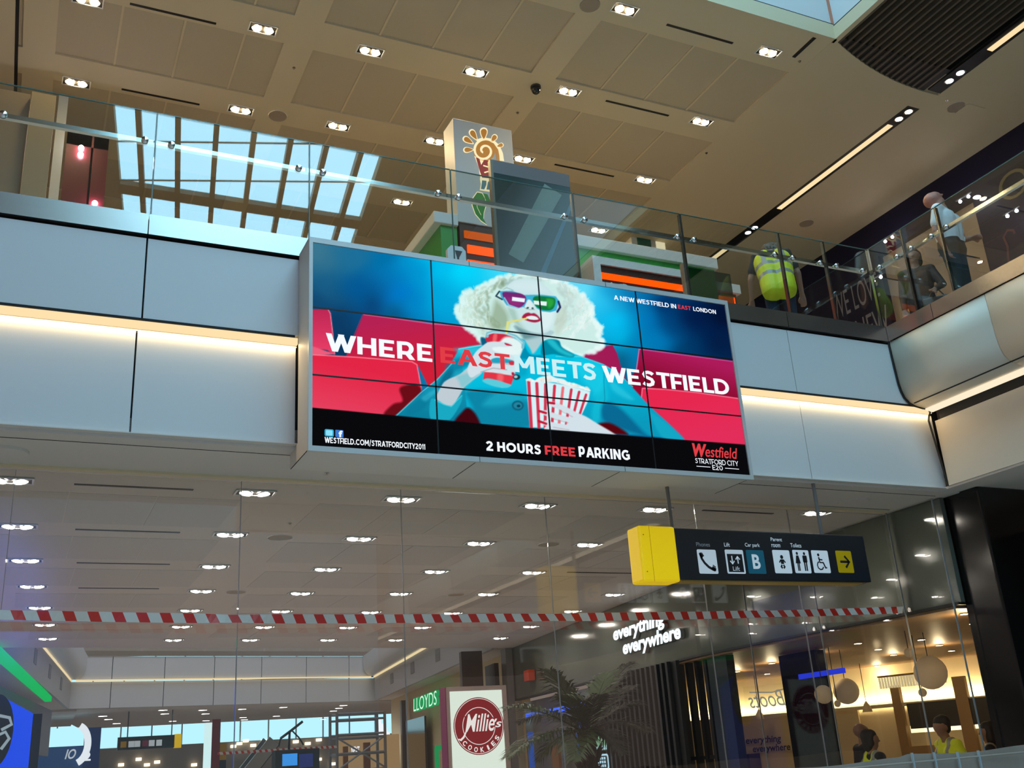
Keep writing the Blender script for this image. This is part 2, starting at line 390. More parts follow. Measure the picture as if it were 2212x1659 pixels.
# --- upper ceiling: deep panels between bands and cross beams
mb = MB()
mb.box((-8, 8.30, ZC+0.03), (13.7, 24, ZC+0.2), 1)                       # panel field
rows = [8.78, 10.62, 12.40, 14.12, 15.85, 17.6, 19.3, 21.0]
mb.box((-8, 8.25, ZC), (9.36, 9.05, ZC+0.05))
for y in rows[1:]: mb.box((-8, y-0.28, ZC), (9.36, y+0.28, ZC+0.05))
for x in (-0.42, 2.63, 5.93): mb.box((x-0.19, 8.25, ZC-0.0005), (x+0.19, 24, ZC+0.05))
mb.box((9.19, 9.05, ZC-0.0005), (11.47, 24, ZC+0.05)); mb.box((11.72, 9.05, ZC-0.0005), (13.7, 24, ZC+0.05))
mb.box((11.72, -12, ZC-0.0005), (13.7, 9.05, ZC+0.05)); mb.box((9.36, 8.88, ZC-0.0008), (11.72, 9.06, ZC+0.05))
mb.box((-8, 8.25, ZC-0.001), (-0.66, 24, ZC+0.05))
for x0 in (-0.23, 2.82, 6.12):
    for k in range(1, 4):
        x = x0+0.732*k+(-0.02 if x0 < 0 else 0)
        for a, b in zip([9.05]+[y+0.28 for y in rows[1:]], [y-0.28 for y in rows[1:]]): mb.box((x-0.014, a, ZC+0.015), (x+0.014, b, ZC+0.05))
struct(mb.done('ceiling_upper', [CEIL, CEILP]))
mb = MB(); mb.box((-0.70, 8.25, ZC-0.004), (-0.66, 24, ZC+0.02)); struct(mb.done('trim_ceiling_joint', [GAP]))
# curved end of the slatted ceiling
P0, P1, P2 = (9.318, 8.25), (10.55, 8.62), (11.72, 8.70)
arc = []
for i in range(15):
    t = i/14; arc.append(tuple((1-t)**2*P0[j]+2*t*(1-t)*(P1[j]*2-(P0[j]+P2[j])/2)+t*t*P2[j] for j in (0, 1)))
mb = MB()
mb.prism(arc+[(11.72, 9.0), (9.30, 9.0)], (0, 0, ZC-0.002), X1, Y1, 0.10)
struct(mb.done('ceiling_curved_edge', [CEIL]))
def arc_y(x):
    for (a, b), (c, d) in zip(arc, arc[1:]):
        if a <= x <= c: return b+(d-b)*(x-a)/(c-a+1e-9)
    return arc[-1][1]
mb = MB()
mb.box((9.32, -12, ZC+0.14), (11.72, 8.75, ZC+0.18), 1); mb.box((9.39, 8.2, ZC+0.020), (11.44, 8.86, ZC+0.029), 1)
x = 9.42
while x < 11.40:
    mb.box((x-0.016, -12, ZC-0.002), (x+0.018, arc_y(x)-0.005, ZC+0.09)); x += 0.117
mb.box((11.44, -12, ZC+0.032), (11.72, arc_y(11.44), ZC+0.1), 1)
struct(mb.done('ceiling_slats', [mat('bronze_slat', (0.12, 0.098, 0.07), 0.5), BLACK]))
# atrium opening: lip, white upstands, roof with glazing bars
mb = MB()
mb.box((-8, 8.22, ZC-0.02), (9.34, 8.30, ZC+0.22)); mb.box((9.30, -12, ZC-0.02), (9.38, 8.30, ZC+0.18))
mb.box((9.0, 8.24, ZC-0.012), (9.05, 8.75, ZC+0.03), 1)
mb.box((-8, 8.235, ZC+0.22), (9.34, 8.30, ZC+0.25), 1); mb.box((9.315, -12, ZC+0.18), (9.38, 8.30, ZC+0.21), 1)
struct(mb.done('trim_atrium_edge', [CEIL, GAP]))
mb = MB(); mb.box((-8, 8.24, ZC+0.25), (9.30, 8.40, 14.0)); mb.box((9.335, -12, ZC+0.21), (9.5, 8.22, 14.0))
struct(mb.done('wall_atrium', [PANEL]))
BROWN = mat('bronze_glazing_bar', (0.20, 0.145, 0.10), 0.5)
ROOF = mat('roof_soffit', (0.40, 0.30, 0.20), 0.8)
rx = lambda x0, y: x0-0.1365*(y+2.6)
mb = MB()
for a, b in (((-9, -14), (rx(0.75, 0), 8.4)),): pass
mb.prism([(-9, -14), (rx(0.75, -14), -14), (rx(0.75, 8.4), 8.4), (-9, 8.4)], (0, 0, 14), X1, Y1, 0.25)
mb.prism([(rx(6.2, -14), -14), (13, -14), (13, 8.4), (7.6, 8.4), (7.3, -1.6), (rx(6.2, -2.1), -2.1)], (0, 0, 14), X1, Y1, 0.25)
mb.box((-1, -14, 14.02), (9, -11.8, 14.24))
struct(mb.done('ceiling_roof', [ROOF]))
mb = MB()
for k in range(7):
    x0 = 1.2+0.755*k
    mb.bar((rx(x0, -11.9), -11.9, 14.1), (rx(x0, 8.4), 8.4, 14.1), 0.11, 0.22)
for y in (-9.3, -7.9, -4.6, -3.1, -1.6, 0.2, 2, 3.8, 5.6): mb.bar((rx(0.7, y), y-0.9, 14.0), (rx(6.2, y), y+0.9, 14.0), 0.03, 0.03)
mb.bar((rx(0.7, -5.8), -5.80, 14.05), (rx(6.2, -5.8), -5.70, 14.05), 0.42, 0.12)
struct(mb.done('ceiling_glazing_bars', [BROWN]))

# --- right gallery face: curved upper cladding, light groove, lower panel
prof = [(8.478, 5.685), (8.486, 5.40), (8.497, 5.20), (8.515, 5.11), (8.545, 5.04), (8.60, 4.985), (8.68, 4.955), (8.78, 4.94), (8.875, 4.935)]
def extr(name, prof, ys, m, thick=0.03, gap=0.0):
    mb = MB()
    for a, b in zip(ys, ys[1:]):
        k = len(prof); A = [(x, a+gap, z) for x, z in prof]+[(x, b-gap, z) for x, z in prof]
        mb.add(A, [(i+1, i, i+k, i+k+1) for i in range(k-1)])
    o = mb.done(name, m, smooth=True); s = o.modifiers.new('t', 'SOLIDIFY'); s.thickness = thick; s.offset = -1
    return struct(o)
extr('wall_gallery', prof, [-12, -9, -6.2, -3.4, -0.9, 1.55, 3.95, 6.33, 7.63], PANEL_WARM, 0.03, 0.004)
mb = MB(); mb.box((8.53, -12, 5.66), (8.62, 7.62, 5.70)); mb.box((8.62, -12, 4.97), (9.02, 7.60, 5.66)); mb.box((8.97, -12, 4.06), (9.02, 7.6, 5.0))
for y in (6.33, 3.95, 1.55): mb.box((8.90, y-.004, 4.07), (8.97, y+.004, 4.86))
struct(mb.done('wall_gallery_backing', [GAP]))
mb = MB()
for a, b in zip([-12, 1.55, 3.95, 6.33], [1.55, 3.95, 6.33, 7.63]): mb.box((8.915, a+.004, 4.07), (8.965, b-.004, 4.80))
struct(mb.done('wall_gallery_lower', [PANEL_WARM]))
mb = MB()
for a, b in zip([-12, 1.55, 4.55, 6.98], [1.55, 4.55, 6.98, 7.63]): mb.box((8.468, a+.003, 5.695), (8.60, b-.003, 5.87))
struct(mb.done('trim_gallery_steel', [STEEL]))
mb = MB(); gp = [(8.478, 5.87)]+prof+[(8.89, 4.90), (8.86, 4.86), (8.84, 4.80), (8.925, 4.07)]
mb.tube([(x-0.006, 7.638, z) for x, z in gp], 0.011, 6)
struct(mb.done('trim_corner_gasket', [BLACK]))
sbox('ceiling_gallery', (8.93, -12, 4.045), (14, 7.74, 4.07), SOFFIT)

# --- upper level walls
NAVY = mat('navy_hoarding', (0.011, 0.010, 0.035), 0.5, spec=.25)
TAN = mat('tan_wall', (0.42, 0.31, 0.19), 0.6, noise=0.05)
mb = MB(); mb.box((13.6, -8, ZU), (13.75, 9.95, ZC)); mb.box((13.6, 12.1, ZU), (13.75, 24, ZC)); mb.box((13.6, 9.95, 9.8), (13.75, 12.1, ZC))
struct(mb.done('wall_right', [NAVY]))
sbox('wall_right_recess', (13.72, 9.9, ZU), (13.8, 12.15, 9.85), TAN)
sbox('wall_back', (-8, 24, ZU), (13.75, 24.2, ZC+0.2), TAN)

# --- lower right: shop ceiling, fascia, piers
mb = MB()
sf = [(9.03, 7.93), (9.03, 12.7), (10.28, 21.83)]
struct(MB().prism([(9.12, 8.05), (9.12, 12.7), (9.70, 17), (18, 22.5), (18, 6.5), (10.3, 7.9)], (0, 0, 2.83), X1, Y1, 0.05).done('ceiling_shop', [mat('oak_slat_ceiling', (0.30, 0.17, 0.08), 0.5, noise=0.55, nscale=3.2, stretch=(14, 0.15, 1))]))
struct(MB().prism([(9.10, 7.95), (9.16, 7.95), (9.16, 12.7), (10.40, 21.8), (10.34, 21.83), (9.10, 12.75)], (0, 0, 2.885), X1, Y1, 1.14).done('wall_shop_fascia', [DARKGLOSS]))
struct(MB().prism([(9.08, 7.97), (9.2, 7.97), (9.2, 12.7), (10.44, 21.8), (10.32, 21.83), (9.08, 12.75)], (0, 0, 2.86), X1, Y1, 0.03).done('trim_shop_fascia', [BLACK]))
sbox('pillar_black', (9.18, 7.50, 0), (9.95, 7.98, 4.045), mat('black_gloss_column', (0.006, 0.006, 0.006), 0.15), bevel=0.02)
sbox('wall_dark_shop', (10.0, 2, 0), (10.2, 7.6, 3.62), mat('dark_shop_glass', (0.008, 0.010, 0.009), 0.12))
struct(MB().prism([(10.16, 21.8), (10.30, 21.75), (10.36, 22.1), (10.2, 22.15)], (0, 0, 0), X1, Y1, ZS).done('pillar_shop', [mat('grey_pier', (0.16, 0.15, 0.14), 0.3)]))
# back of the shop: light cream wall in two heights with a light cove
A, B = np.array([11.95, 20.6, 0]), np.array([15.9, 11.9, 0]); wd = (B-A)/np.linalg.norm(B-A); wn = np.array([-wd[1], wd[0], 0])
if wn @ (EYE-A) < 0: wn = -wn
CREAM = mat('cream_wall', (0.70, 0.58, 0.38), 0.6, noise=0.05)
L = np.linalg.norm(B-A)
mb = MB(); mb.obox((A+B)/2-wn*0.25+Z1*1.42, wd*L/2, wn*0.05, Z1*1.42)
mb.obox(A+wd*(L*0.30)-wn*0.03+Z1*1.06, wd*L*0.30, wn*0.03, Z1*1.06)
struct(mb.done('wall_shop_back', [CREAM]))
sbox('wall_shop_side', (15.9, 6.6, 0), (16.1, 12.2, 2.83), CREAM)
sbox('wall_shop_front', (10.3, 6.5, 0), (16, 6.6, 2.83), CREAM)

# --- beyond: galleries either side of the far void, far bridge, far glazing
m_ = np.array([0.148, 0.989, 0]); c_ = np.array([0.987, 0.163, 0])
def wallrun(name, p, q, z0, z1, t, m, seam=None):
    p, q = np.array([*p, 0.]), np.array([*q, 0.]); d = q-p; LL = np.linalg.norm(d); d /= LL; n = np.array([-d[1], d[0], 0])
    mb = MB(); k = max(1, int(round(LL/seam))) if seam else 1
    for i in range(k):
        a, b = p+d*(LL*i/k+(0.012 if seam else 0)), p+d*(LL*(i+1)/k-(0.012 if seam else 0))
        mb.obox((a+b)/2+Z1*(z0+z1)/2+n*t/2, d*np.linalg.norm(b-a)/2, n*t/2, Z1*(z1-z0)/2)
    if seam: mb.obox((p+q)/2+Z1*(z0+z1)/2+n*t*0.6, d*LL/2, n*t*0.3, Z1*(z1-z0)/2, 1)
    return struct(mb.done(name, [m, GAP]))
fl, fr = (1.3, 37.02), (13.2, 38.99)
wallrun('wall_far_bridge', fl, fr, 4.98, 5.70, 0.12, PANEL, 1.85)
wallrun('wall_far_bridge_lower', (1.3, 37.06), (13.2, 39.03), 4.07, 4.90, 0.12, PANEL, 1.85)
wallrun('trim_far_steel', (1.3, 36.99), (13.2, 38.96), 5.72, 5.88, 0.1, STEEL)
GR0, GR1, GL0, GL1 = (10.02, 22.3), (12.47, 38.7), (-0.2, 21.1), (1.78, 37.1)
GREY = mat('grey_gallery_panel', (0.50, 0.49, 0.48), 0.5, noise=0.03)
for nm, p, q, s in (('right', GR0, GR1, 1), ('left', GL0, GL1, -1)):
    d = np.array([q[0]-p[0], q[1]-p[1], 0]); d /= np.linalg.norm(d); n = np.array([d[1], -d[0], 0])*s   # outward, away from the void
    P, Q = np.array([*p, 0.]), np.array([*q, 0.])
    mb = MB(); k = 6; pr = [(-0.42, 5.70), (-0.40, 5.35), (-0.36, 5.16), (-0.28, 5.05), (-0.14, 4.98), (0.0, 4.965)]
    Vv = [R+n*a+Z1*z for R in (P, Q) for a, z in pr]
    f = [(i, i+1, i+1+k, i+k) for i in range(k-1)]; mb.add(Vv, f if s < 0 else [t[::-1] for t in f])
    struct(mb.done('wall_far_gallery_'+nm, [PANEL], smooth=True))
    mb = MB(); mb.obox((P+Q)/2+n*0.10+Z1*4.485, d*np.linalg.norm(Q-P)/2, n*0.08, Z1*0.415); struct(mb.done('wall_far_gallery_lower_'+nm, [GREY]))
    mb = MB(); mb.obox((P+Q)/2+n*2.2+Z1*4.95, d*np.linalg.norm(Q-P)/2, n*2.0, Z1*0.02); mb.obox((P+Q)/2+n*1.9+Z1*5.7, d*np.linalg.norm(Q-P)/2, n*2.3, Z1*0.02)
    mb.obox((P+Q)/2+n*2.2+Z1*4.08, d*np.linalg.norm(Q-P)/2, n*2.1, Z1*0.02)
    struct(mb.done('ceiling_far_gallery_'+nm, [SOFFIT]))
    mb = MB()
    for i in range(4):
        c = P+d*(np.linalg.norm(Q-P)*(0.12+0.22*i)); mb.obox(c+n*0.018+Z1*4.55, d*0.28, n*0.01, Z1*0.17)
    struct(mb.done('trim_vent_panel_'+nm, [mat('grey_vent', (0.28, 0.27, 0.26), 0.6)]))
struct(MB().prism([(1.0, 37.2), (15, 39.3), (17.2, 48.6), (2.9, 50)], (0, 0, 4.07), X1, Y1, 0.2).done('ceiling_far', [SOFFIT]))
struct(MB().prism([(-6, 37.2), (2.0, 37.3), (2.3, 46), (-6, 46)], (0, 0, 4.0), X1, Y1, 0.2).done('ceiling_far_side', [SOFFIT]))
sbox('wall_far_upper', (-9, 46, 7.5), (26, 46.2, 16), PANEL)
SKYG = glow('bright_overcast_sky', (0.50, 0.88, 1.0), 1.25)
mb = MB(); mb.box((-12, 72, 3.9), (34, 72.1, 9.5)); struct(mb.done('sky_outside', [SKYG]))
mb = MB()
for i in range(25): mb.box((-12+i*1.85, 71.8, 3.9), (-11.93+i*1.85, 71.95, 9.5))
for z in (3.9, 6.1, 7.8): mb.box((-12, 71.8, z-.04), (34, 71.95, z+.04))
struct(mb.done('window_1', [mat('grey_mullion', (0.30, 0.36, 0.40), 0.5)]))
sbox('wall_far_end', (-12, 71.7, 0), (34, 72, 3.9), mat('far_grey_wall', (0.30, 0.28, 0.26), 0.7, noise=0.3, nscale=0.6))
# right-hand run of shops towards the far bridge
STONE = mat('sandstone', (0.74, 0.58, 0.33), 0.6, noise=0.10, nscale=1.5)
def onrun(t, off=0.0):                          # a point along the right-hand shop line, t in metres from GR0
    d = np.array([GR1[0]-GR0[0], GR1[1]-GR0[1], 0]); d /= np.linalg.norm(d)
    return np.array([*GR0, 0.])+d*t+np.array([d[1], -d[0], 0])*off
rd = onrun(1)-onrun(0); rn = np.array([rd[1], -rd[0], 0])

# ================================================================== lamps, vents and small ceiling fittings
def downlight(label, group, z, lamp, loc, rot=0, w=0.36, d=0.19):
    t = thing('recessed_downlight', label, 'ceiling light', (*loc, z), group)
    x, y = loc
    fw = 0.016
    mb = MB()
    for a, b in (((-w/2, -d/2), (w/2, -d/2+fw)), ((-w/2, d/2-fw), (w/2, d/2)), ((-w/2, -d/2), (-w/2+fw, d/2)), ((w/2-fw, -d/2), (w/2, d/2))):
        mb.box((x+a[0], y+a[1], z-0.010), (x+b[0], y+b[1], z))
    mb.done('frame', WHITE, t)
    MB().box((x-w/2+fw, y-d/2+fw, z-0.004), (x+w/2-fw, y+d/2-fw, z)).done('recess', BLACK, t)
    for s in (-1, 1):
        n = np.array([0.16*s, -0.10, -1.0]); n /= np.linalg.norm(n); c = np.array([x+s*w*0.225, y, z-0.010])
        g = MB(); g.tube([c-n*0.006, c+n*0.005], [0.064, 0.062], 20, 0, False); r = g.done('lamp_ring', REFL, t)
        l = MB().disc(c+n*0.002, n, 0.057, 0, 20); l.done('lamp', lamp, r)
    return t
up_rows = [(8.78, [(1350, 20), (1660, 112)]), (10.6, [(190, 0), (568, 62), (800, 110), (1027, 155), (1228, 197), (1515, 262)]),
           (12.4, [(165, 178), (520, 237), (730, 272), (940, 304), (1130, 343), (1393, 388)]), (14.1, [(868, 436), (1293, 497)])]
proto = None
rn_ = ['front row at atrium edge', 'second row from atrium edge', 'third row from atrium edge', 'back row behind glass railing']
for ri, (yy, pts) in enumerate(up_rows):
    for ci, q in enumerate(pts):
        p = UZ(*q, ZC); loc = (p[0], p[1])
        lab = f'twin downlight in upper ceiling, {rn_[ri]}, {ORD[ci]} from left'
        if proto is None: proto = downlight(lab, 'twin downlights in the upper ceiling', ZC, LAMPU, loc)
        else: dup(proto, (*loc, ZC), lab)
low_rows = [[(22, 1037), (551, 1064), (867, 1078), (1162, 1092), (1415, 1100), (1762, 1108)],
            [(38, 1136), (498, 1154), (776, 1163), (1035, 1173), (1270, 1176)],
            [(55, 1210), (463, 1223), (704, 1229), (940, 1234), (1150, 1236)],
            [(70, 1266), (435, 1276), (650, 1281), (863, 1282), (1052, 1283), (1325, 1284)],
            [(86, 1312), (411, 1318), (607, 1320), (800, 1322), (977, 1324), (1235, 1320)],
            [(97, 1349), (391, 1353), (570, 1354), (750, 1355), (911, 1355), (1145, 1353)],
            [(103, 1379), (375, 1382), (540, 1382), (708, 1382), (855, 1382), (1080, 1378)]]
proto = None
for ri, pts in enumerate(low_rows):
    for ci, q in enumerate(pts):
        p = UZ(*q, ZS-0.004); loc = (p[0], p[1])
        lab = f'twin downlight under the bridge, {ORD[ri]} row back, {ORD[ci]} from left'
        if proto is None: proto = downlight(lab, 'twin downlights in the lower ceiling', ZS-0.004, LAMP, loc)
        else: dup(proto, (*loc, ZS-0.004), lab, rotz=random.uniform(-0.03, 0.03))
# black slot with strip lights and small twin spots along the right of the upper ceiling
def slot_light(label, y0, y1, s0, s1, z=ZC):
    t = thing('slot_light', label, 'ceiling light', (11.595, (y0+y1)/2, z), 'strip lights in the black ceiling slot')
    mb = MB(); mb.box((11.472, y0, z+0.006), (11.718, y1, z+0.029)); mb.done('tray', BLACK, t)
    mb = MB(); mb.box((11.545, s0, z-0.006), (11.645, s1, z+0.006)); mb.done('diffuser', STRIP, t)
def spot(label, y, z=ZC):
    t = thing('twin_spotlight', label, 'ceiling light', (11.595, y, z), 'twin spotlights in the black ceiling slot')
    for s in (-1, 1):
        c = np.array([11.595, y+s*0.10, z+0.004]); r = MB().disc(c, (0, 0, -1), 0.075, 0.012, 18).done('lamp_ring', REFL, t)
        MB().disc(c-Z1*0.013, (0, 0, -1), 0.054, 0, 18).done('lamp', LAMPB, r)
slot_light('long pale strip light in the black slot, longest in the upper ceiling', 9.07, 12.9, 9.55, 12.25)
slot_light('short strip light in the black slot, ending above the green kiosk', 12.9, 17.5, 13.75, 15.6)
slot_light('strip light in the black slot beside the dark slatted ceiling', 4.2, 8.66, 4.6, 7.65)
for lab, q in (('twin spotlight in the black slot at the corner of the slatted ceiling', (2060, 165)), ('twin spotlight in the black slot just beyond the slatted ceiling', (1953, 249)), ('twin spotlight in the black slot above the glass railing', (1646, 501))):
    spot(lab, UZ(*q, ZC)[1])
k = 0
for z, L, names in ((ZC, [((280, 12), (468, 47)), ((262, 196), (432, 222)), ((1440, 53), (1583, 93)), ((1308, 218), (1445, 249)), ((1197, 356), (1327, 380))],
                     ['at the top left of the upper ceiling', 'above the left end of the glass railing', 'nearest the atrium edge on the right', 'right of the dome camera', 'right of the flower logo pylon']),
                    (ZS, [((160, 1046), (418, 1057)), ((163, 1142), (388, 1151)), ((166, 1214), (366, 1220)), ((170, 1268), (342, 1273)), ((1512, 1104), (1676, 1107)), ((1225, 1236), (1370, 1238))],
                     ['in the lower ceiling nearest the bridge face', 'second back in the lower ceiling', 'third back in the lower ceiling', 'fourth back in the lower ceiling', 'above the hanging direction sign', 'in the lower ceiling left of the hanging direction sign'])):
    for (a, b), nm in zip(L, names):
        p, q = UZ(*a, z), UZ(*b, z); y = (p[1]+q[1])/2
        o = MB().box((p[0], y-0.018, z-0.006), (q[0], y+0.018, z+0.002)).done('slot_diffuser', BLACK); o.data.name = 'slot_diffuser'
        tag(o, f'thin black air slot {nm}', 'air vent', 'linear air slots')
SPK = mat('speaker_grille', (0.40, 0.33, 0.25), 0.8)
for q, z, nm in (((600, 250), ZC, 'in the upper ceiling left of the dark display stand'), ((1274, 10), ZC, 'at the top edge of the upper ceiling'), ((2065, 231), ZC, 'right of the slatted ceiling corner'), ((1742, 482), ZC, 'above the man in the yellow vest'),
                 ((605, 1160), ZS, 'in the lower ceiling second row'), ((510, 1278), ZS, 'in the lower ceiling fourth row'), ((1185, 1175), ZS, 'in the lower ceiling right of centre'), ((985, 1284), ZS, 'in the lower ceiling below the screen centre')):
    p = UZ(*q, z); t = thing('ceiling_speaker', f'round grey speaker grille {nm}', 'speaker', p, 'round ceiling speakers')
    MB().disc(p+Z1*0.0, (0, 0, -1), 0.125, 0.008, 24).done('grille', SPK, t); MB().tube([p-Z1*0.001, p-Z1*0.010], [0.135, 0.132], 24, 0, False).done('rim', SOFFIT, t)
for q, z, nm in (((635, 146), ZC, 'near the left cross beam'), ((1118, 243), ZC, 'below the dome camera'), ((1727, 132), ZC, 'near the right cross beam'), ((1526, 330), ZC, 'above the glass railing'), ((706, 1022), ZS, 'below the screen corner'), ((626, 1130), ZS, 'in the lower ceiling'), ((2045, 217), ZC, 'at the tip of the slats')):
    p = UZ(*q, z); mb = MB(); mb.disc(p, (0, 0, -1), 0.022, 0.004, 12); mb.disc(p-Z1*0.004, (0, 0, -1), 0.006, 0.014, 8); mb.disc(p-Z1*0.017, (0, 0, -1), 0.013, 0.002, 10)
    tag(mb.done('sprinkler_head', STEEL), f'tiny sprinkler head {nm}', 'sprinkler', 'ceiling sprinkler heads')
p = UZ(1157, 187, ZC); t = thing('dome_camera', 'small black dome camera on the upper ceiling cross beam', 'camera', p)
MB().disc(p, (0, 0, -1), 0.075, 0.03, 20).done('mount', CHAR, t); MB().ball(p-Z1*0.05, (0.068, 0.068, 0.075), 16).done('dome', mat('smoked_dome', (0.01, 0.01, 0.012), 0.08), t, True)
p = UZ(2096, 240, ZC); t = thing('access_hatch', 'pale rounded access hatch beside a ceiling speaker', 'hatch', p)
MB().prism(rrect(p[0]-.2, p[1]-.14, p[0]+.2, p[1]+.14, .05), (0, 0, p[2]-0.012), X1, Y1, 0.012).done('cover', CEIL, t)
p = UZ(1843, 1083, ZS); t = thing('access_hatch', 'curved pale hatch in the soffit right of the hanging sign', 'hatch', p)
MB().disc(p, (0, 0, -1), 0.17, 0.02, 28).done('cover', SOFFIT, t)
p = UZ(14, 975, ZS); o = MB().disc(p, (0, 0, -1), 0.16, 0.025, 28).done('soffit_disc', SOFFIT); tag(o, 'round pale cover on the soffit at far left', 'hatch')
# strip lights under the cladding
for nm, a, b, lab in (('left', -6, 1.866, 'warm strip light in the bridge face left of the big screen'), ('right', 5.95, 8.93, 'warm strip light in the bridge face right of the big screen')):
    o = MB().box((a, YF+0.006, 4.900), (b, 7.699, 4.953)).done('strip_light', STRIP); tag(o, lab, 'strip light', 'warm strip lights in the bridge face')
    la = area('strip_lamp', ((a+b)/2, 7.675, 4.897), (b-a, 0.03), 2.4*(b-a), (1.0, .72, .36))
o = MB().prism([(8.80, 4.915), (8.905, 4.90), (8.905, 4.932), (8.80, 4.932)], (0, 7.62, 0), X1, Z1, 19.6).done('strip_light', STRIPC); tag(o, 'pale strip light under the curved gallery cladding on the right', 'strip light')

# ================================================================== video wall
vw = thing('video_wall', 'huge video wall of twelve screens showing a blonde woman advert, on the bridge', 'screen', (3.94, 7.6, 3.9))
ALU = mat('satin_aluminium', (0.66, 0.65, 0.64), 0.45, 0.2)
HOUS = mat('putty_metal', (0.74, 0.70, 0.64), 0.5)
mb = MB(); mb.prism([(7.316, 3.905), (7.885, 3.905), (7.885, 4.028), (7.645, 4.05), (7.645, 5.69), (7.316, 5.69)], (1.868, 0, 0), Y1, Z1, 4.15); mb.done('housing', HOUS, vw)
mb = MB(); mb.box((1.862, 7.285, 3.885), (6.024, 7.318, 3.927)); mb.box((1.862, 7.285, 3.927), (1.892, 7.318, 5.655)); mb.box((5.990, 7.285, 3.927), (6.024, 7.318, 5.655)); mb.box((1.862, 7.285, 5.655), (6.024, 7.318, 5.70)); mb.box((1.862, 7.318, 5.69), (6.024, 7.62, 5.70))
mb.done('frame', ALU, vw)
mb = MB()
for x in (1.872, 3.27, 4.64, 6.012): mb.box((x-.0035, 7.32, 3.9035), (x+.0035, 7.88, 3.9045))
for x in (3.27, 4.64): mb.box((x-.002, 7.2835, 3.885), (x+.002, 7.30, 3.927)); mb.box((x-.002, 7.2835, 5.655), (x+.002, 7.30, 5.701))
mb.done('joint', GAP, vw)
SX0, SX1, SZ0, SZ1 = 1.893, 5.989, 3.928, 5.654
PW, PH = (SX1-SX0)/4, (SZ1-SZ0)/3
for i in range(4):
    for j in range(3):
        MB().box((SX0+PW*i+.002, 7.302, SZ0+PH*j+.002), (SX0+PW*(i+1)-.002, 7.315, SZ0+PH*(j+1)-.002)).done('display_panel', BLACK, vw)
mb = MB()
for i in range(1, 4): mb.box((SX0+PW*i-.0065, 7.2925, SZ0), (SX0+PW*i+.0065, 7.302, SZ1))
for j in range(1, 3): mb.box((SX0, 7.2925, SZ0+PH*j-.0065), (SX1, 7.302, SZ0+PH*j+.0065))
mb.done('bezel', mat('screen_bezel', (0.004, 0.005, 0.008), 0.4), vw)
# ---- the advert shown on the screens: a colour grid painted from soft-edged shapes
NX, NZ = 720, 304
gx = np.linspace(SX0+.001, SX1-.001, NX); gz = np.linspace(SZ1-.001, SZ0+.001, NZ)
GX, GZ = np.meshgrid(gx, gz)
_D = np.stack([GX, np.full_like(GX, 7.297), GZ-1.6], -1); _zz = _D@CF
PX_, PY_ = 1106+F_PX*(_D@CR)/_zz, 829.5-F_PX*(_D@CU)/_zz
IMG = np.zeros((NZ, NX, 3))
ZA = lambda L: [(640+x/2.963, 500+y/2.963) for x, y in L]
ZB = lambda L: [(1100+x/2.963, 520+y/2.963) for x, y in L]
ZC_ = lambda L: [(940+x/4.1475, 560+y/4.1475) for x, y in L]
def smooth_poly(P, n=5):
    P = np.array(P); k = len(P); out = []
    for i in range(k):
        p0, p1, p2, p3 = P[i-1], P[i], P[(i+1) % k], P[(i+2) % k]
        for t in np.linspace(0, 1, n, endpoint=False):
            out.append(.5*((2*p1)+(-p0+p2)*t+(2*p0-5*p1+4*p2-p3)*t*t+(-p0+3*p1-3*p2+p3)*t**3))
    return np.array(out)
def sdist(P, X, Y):
    d2 = np.full(X.shape, 1e12); ins = np.zeros(X.shape, bool); k = len(P)
    for i in range(k):
        (ax, ay), (bx_, by) = P[i-1], P[i]; ex, ey = bx_-ax, by-ay; wx, wy = X-ax, Y-ay
        t = np.clip((wx*ex+wy*ey)/(ex*ex+ey*ey+1e-9), 0, 1); d2 = np.minimum(d2, (wx-ex*t)**2+(wy-ey*t)**2)
        c = ((ay > Y) != (by > Y)); 
        if by != ay: ins ^= c & (X < (bx_-ax)*(Y-ay)/(by-ay)+ax)
    return np.where(ins, 1, -1)*np.sqrt(d2)
def window(P, m):
    P = np.array(P); x0, y0 = P.min(0)-m; x1, y1 = P.max(0)+m
    r = np.where(((PX_ >= x0) & (PX_ <= x1) & (PY_ >= y0) & (PY_ <= y1)).any(1))[0]; c = np.where(((PX_ >= x0) & (PX_ <= x1) & (PY_ >= y0) & (PY_ <= y1)).any(0))[0]
    return (slice(r[0], r[-1]+1), slice(c[0], c[-1]+1)) if len(r) and len(c) else None
def paint(P, col, f=1.2, sm=True, a=1.0, col2=None, axis=None):
    """fill a polygon in col (sRGB), edge softness f; col2 with axis ((x,y),(x,y)) makes a ramp."""
    P = smooth_poly(P) if sm else np.array(P); w = window(P, f*2+2)
    if w is None: return
    X, Y = PX_[w], PY_[w]; al = np.clip(.5+sdist(P, X, Y)/(2*f), 0, 1)*a; al = (al*al*(3-2*al) if f > 3 else al)[..., None]
    c = np.array(col, float)
    if col2 is not None:
        (ax, ay), (bx_, by) = axis; t = np.clip(((X-ax)*(bx_-ax)+(Y-ay)*(by-ay))/((bx_-ax)**2+(by-ay)**2), 0, 1)[..., None]; c = c*(1-t)+np.array(col2, float)*t
    IMG[w] = IMG[w]*(1-al)+c*al
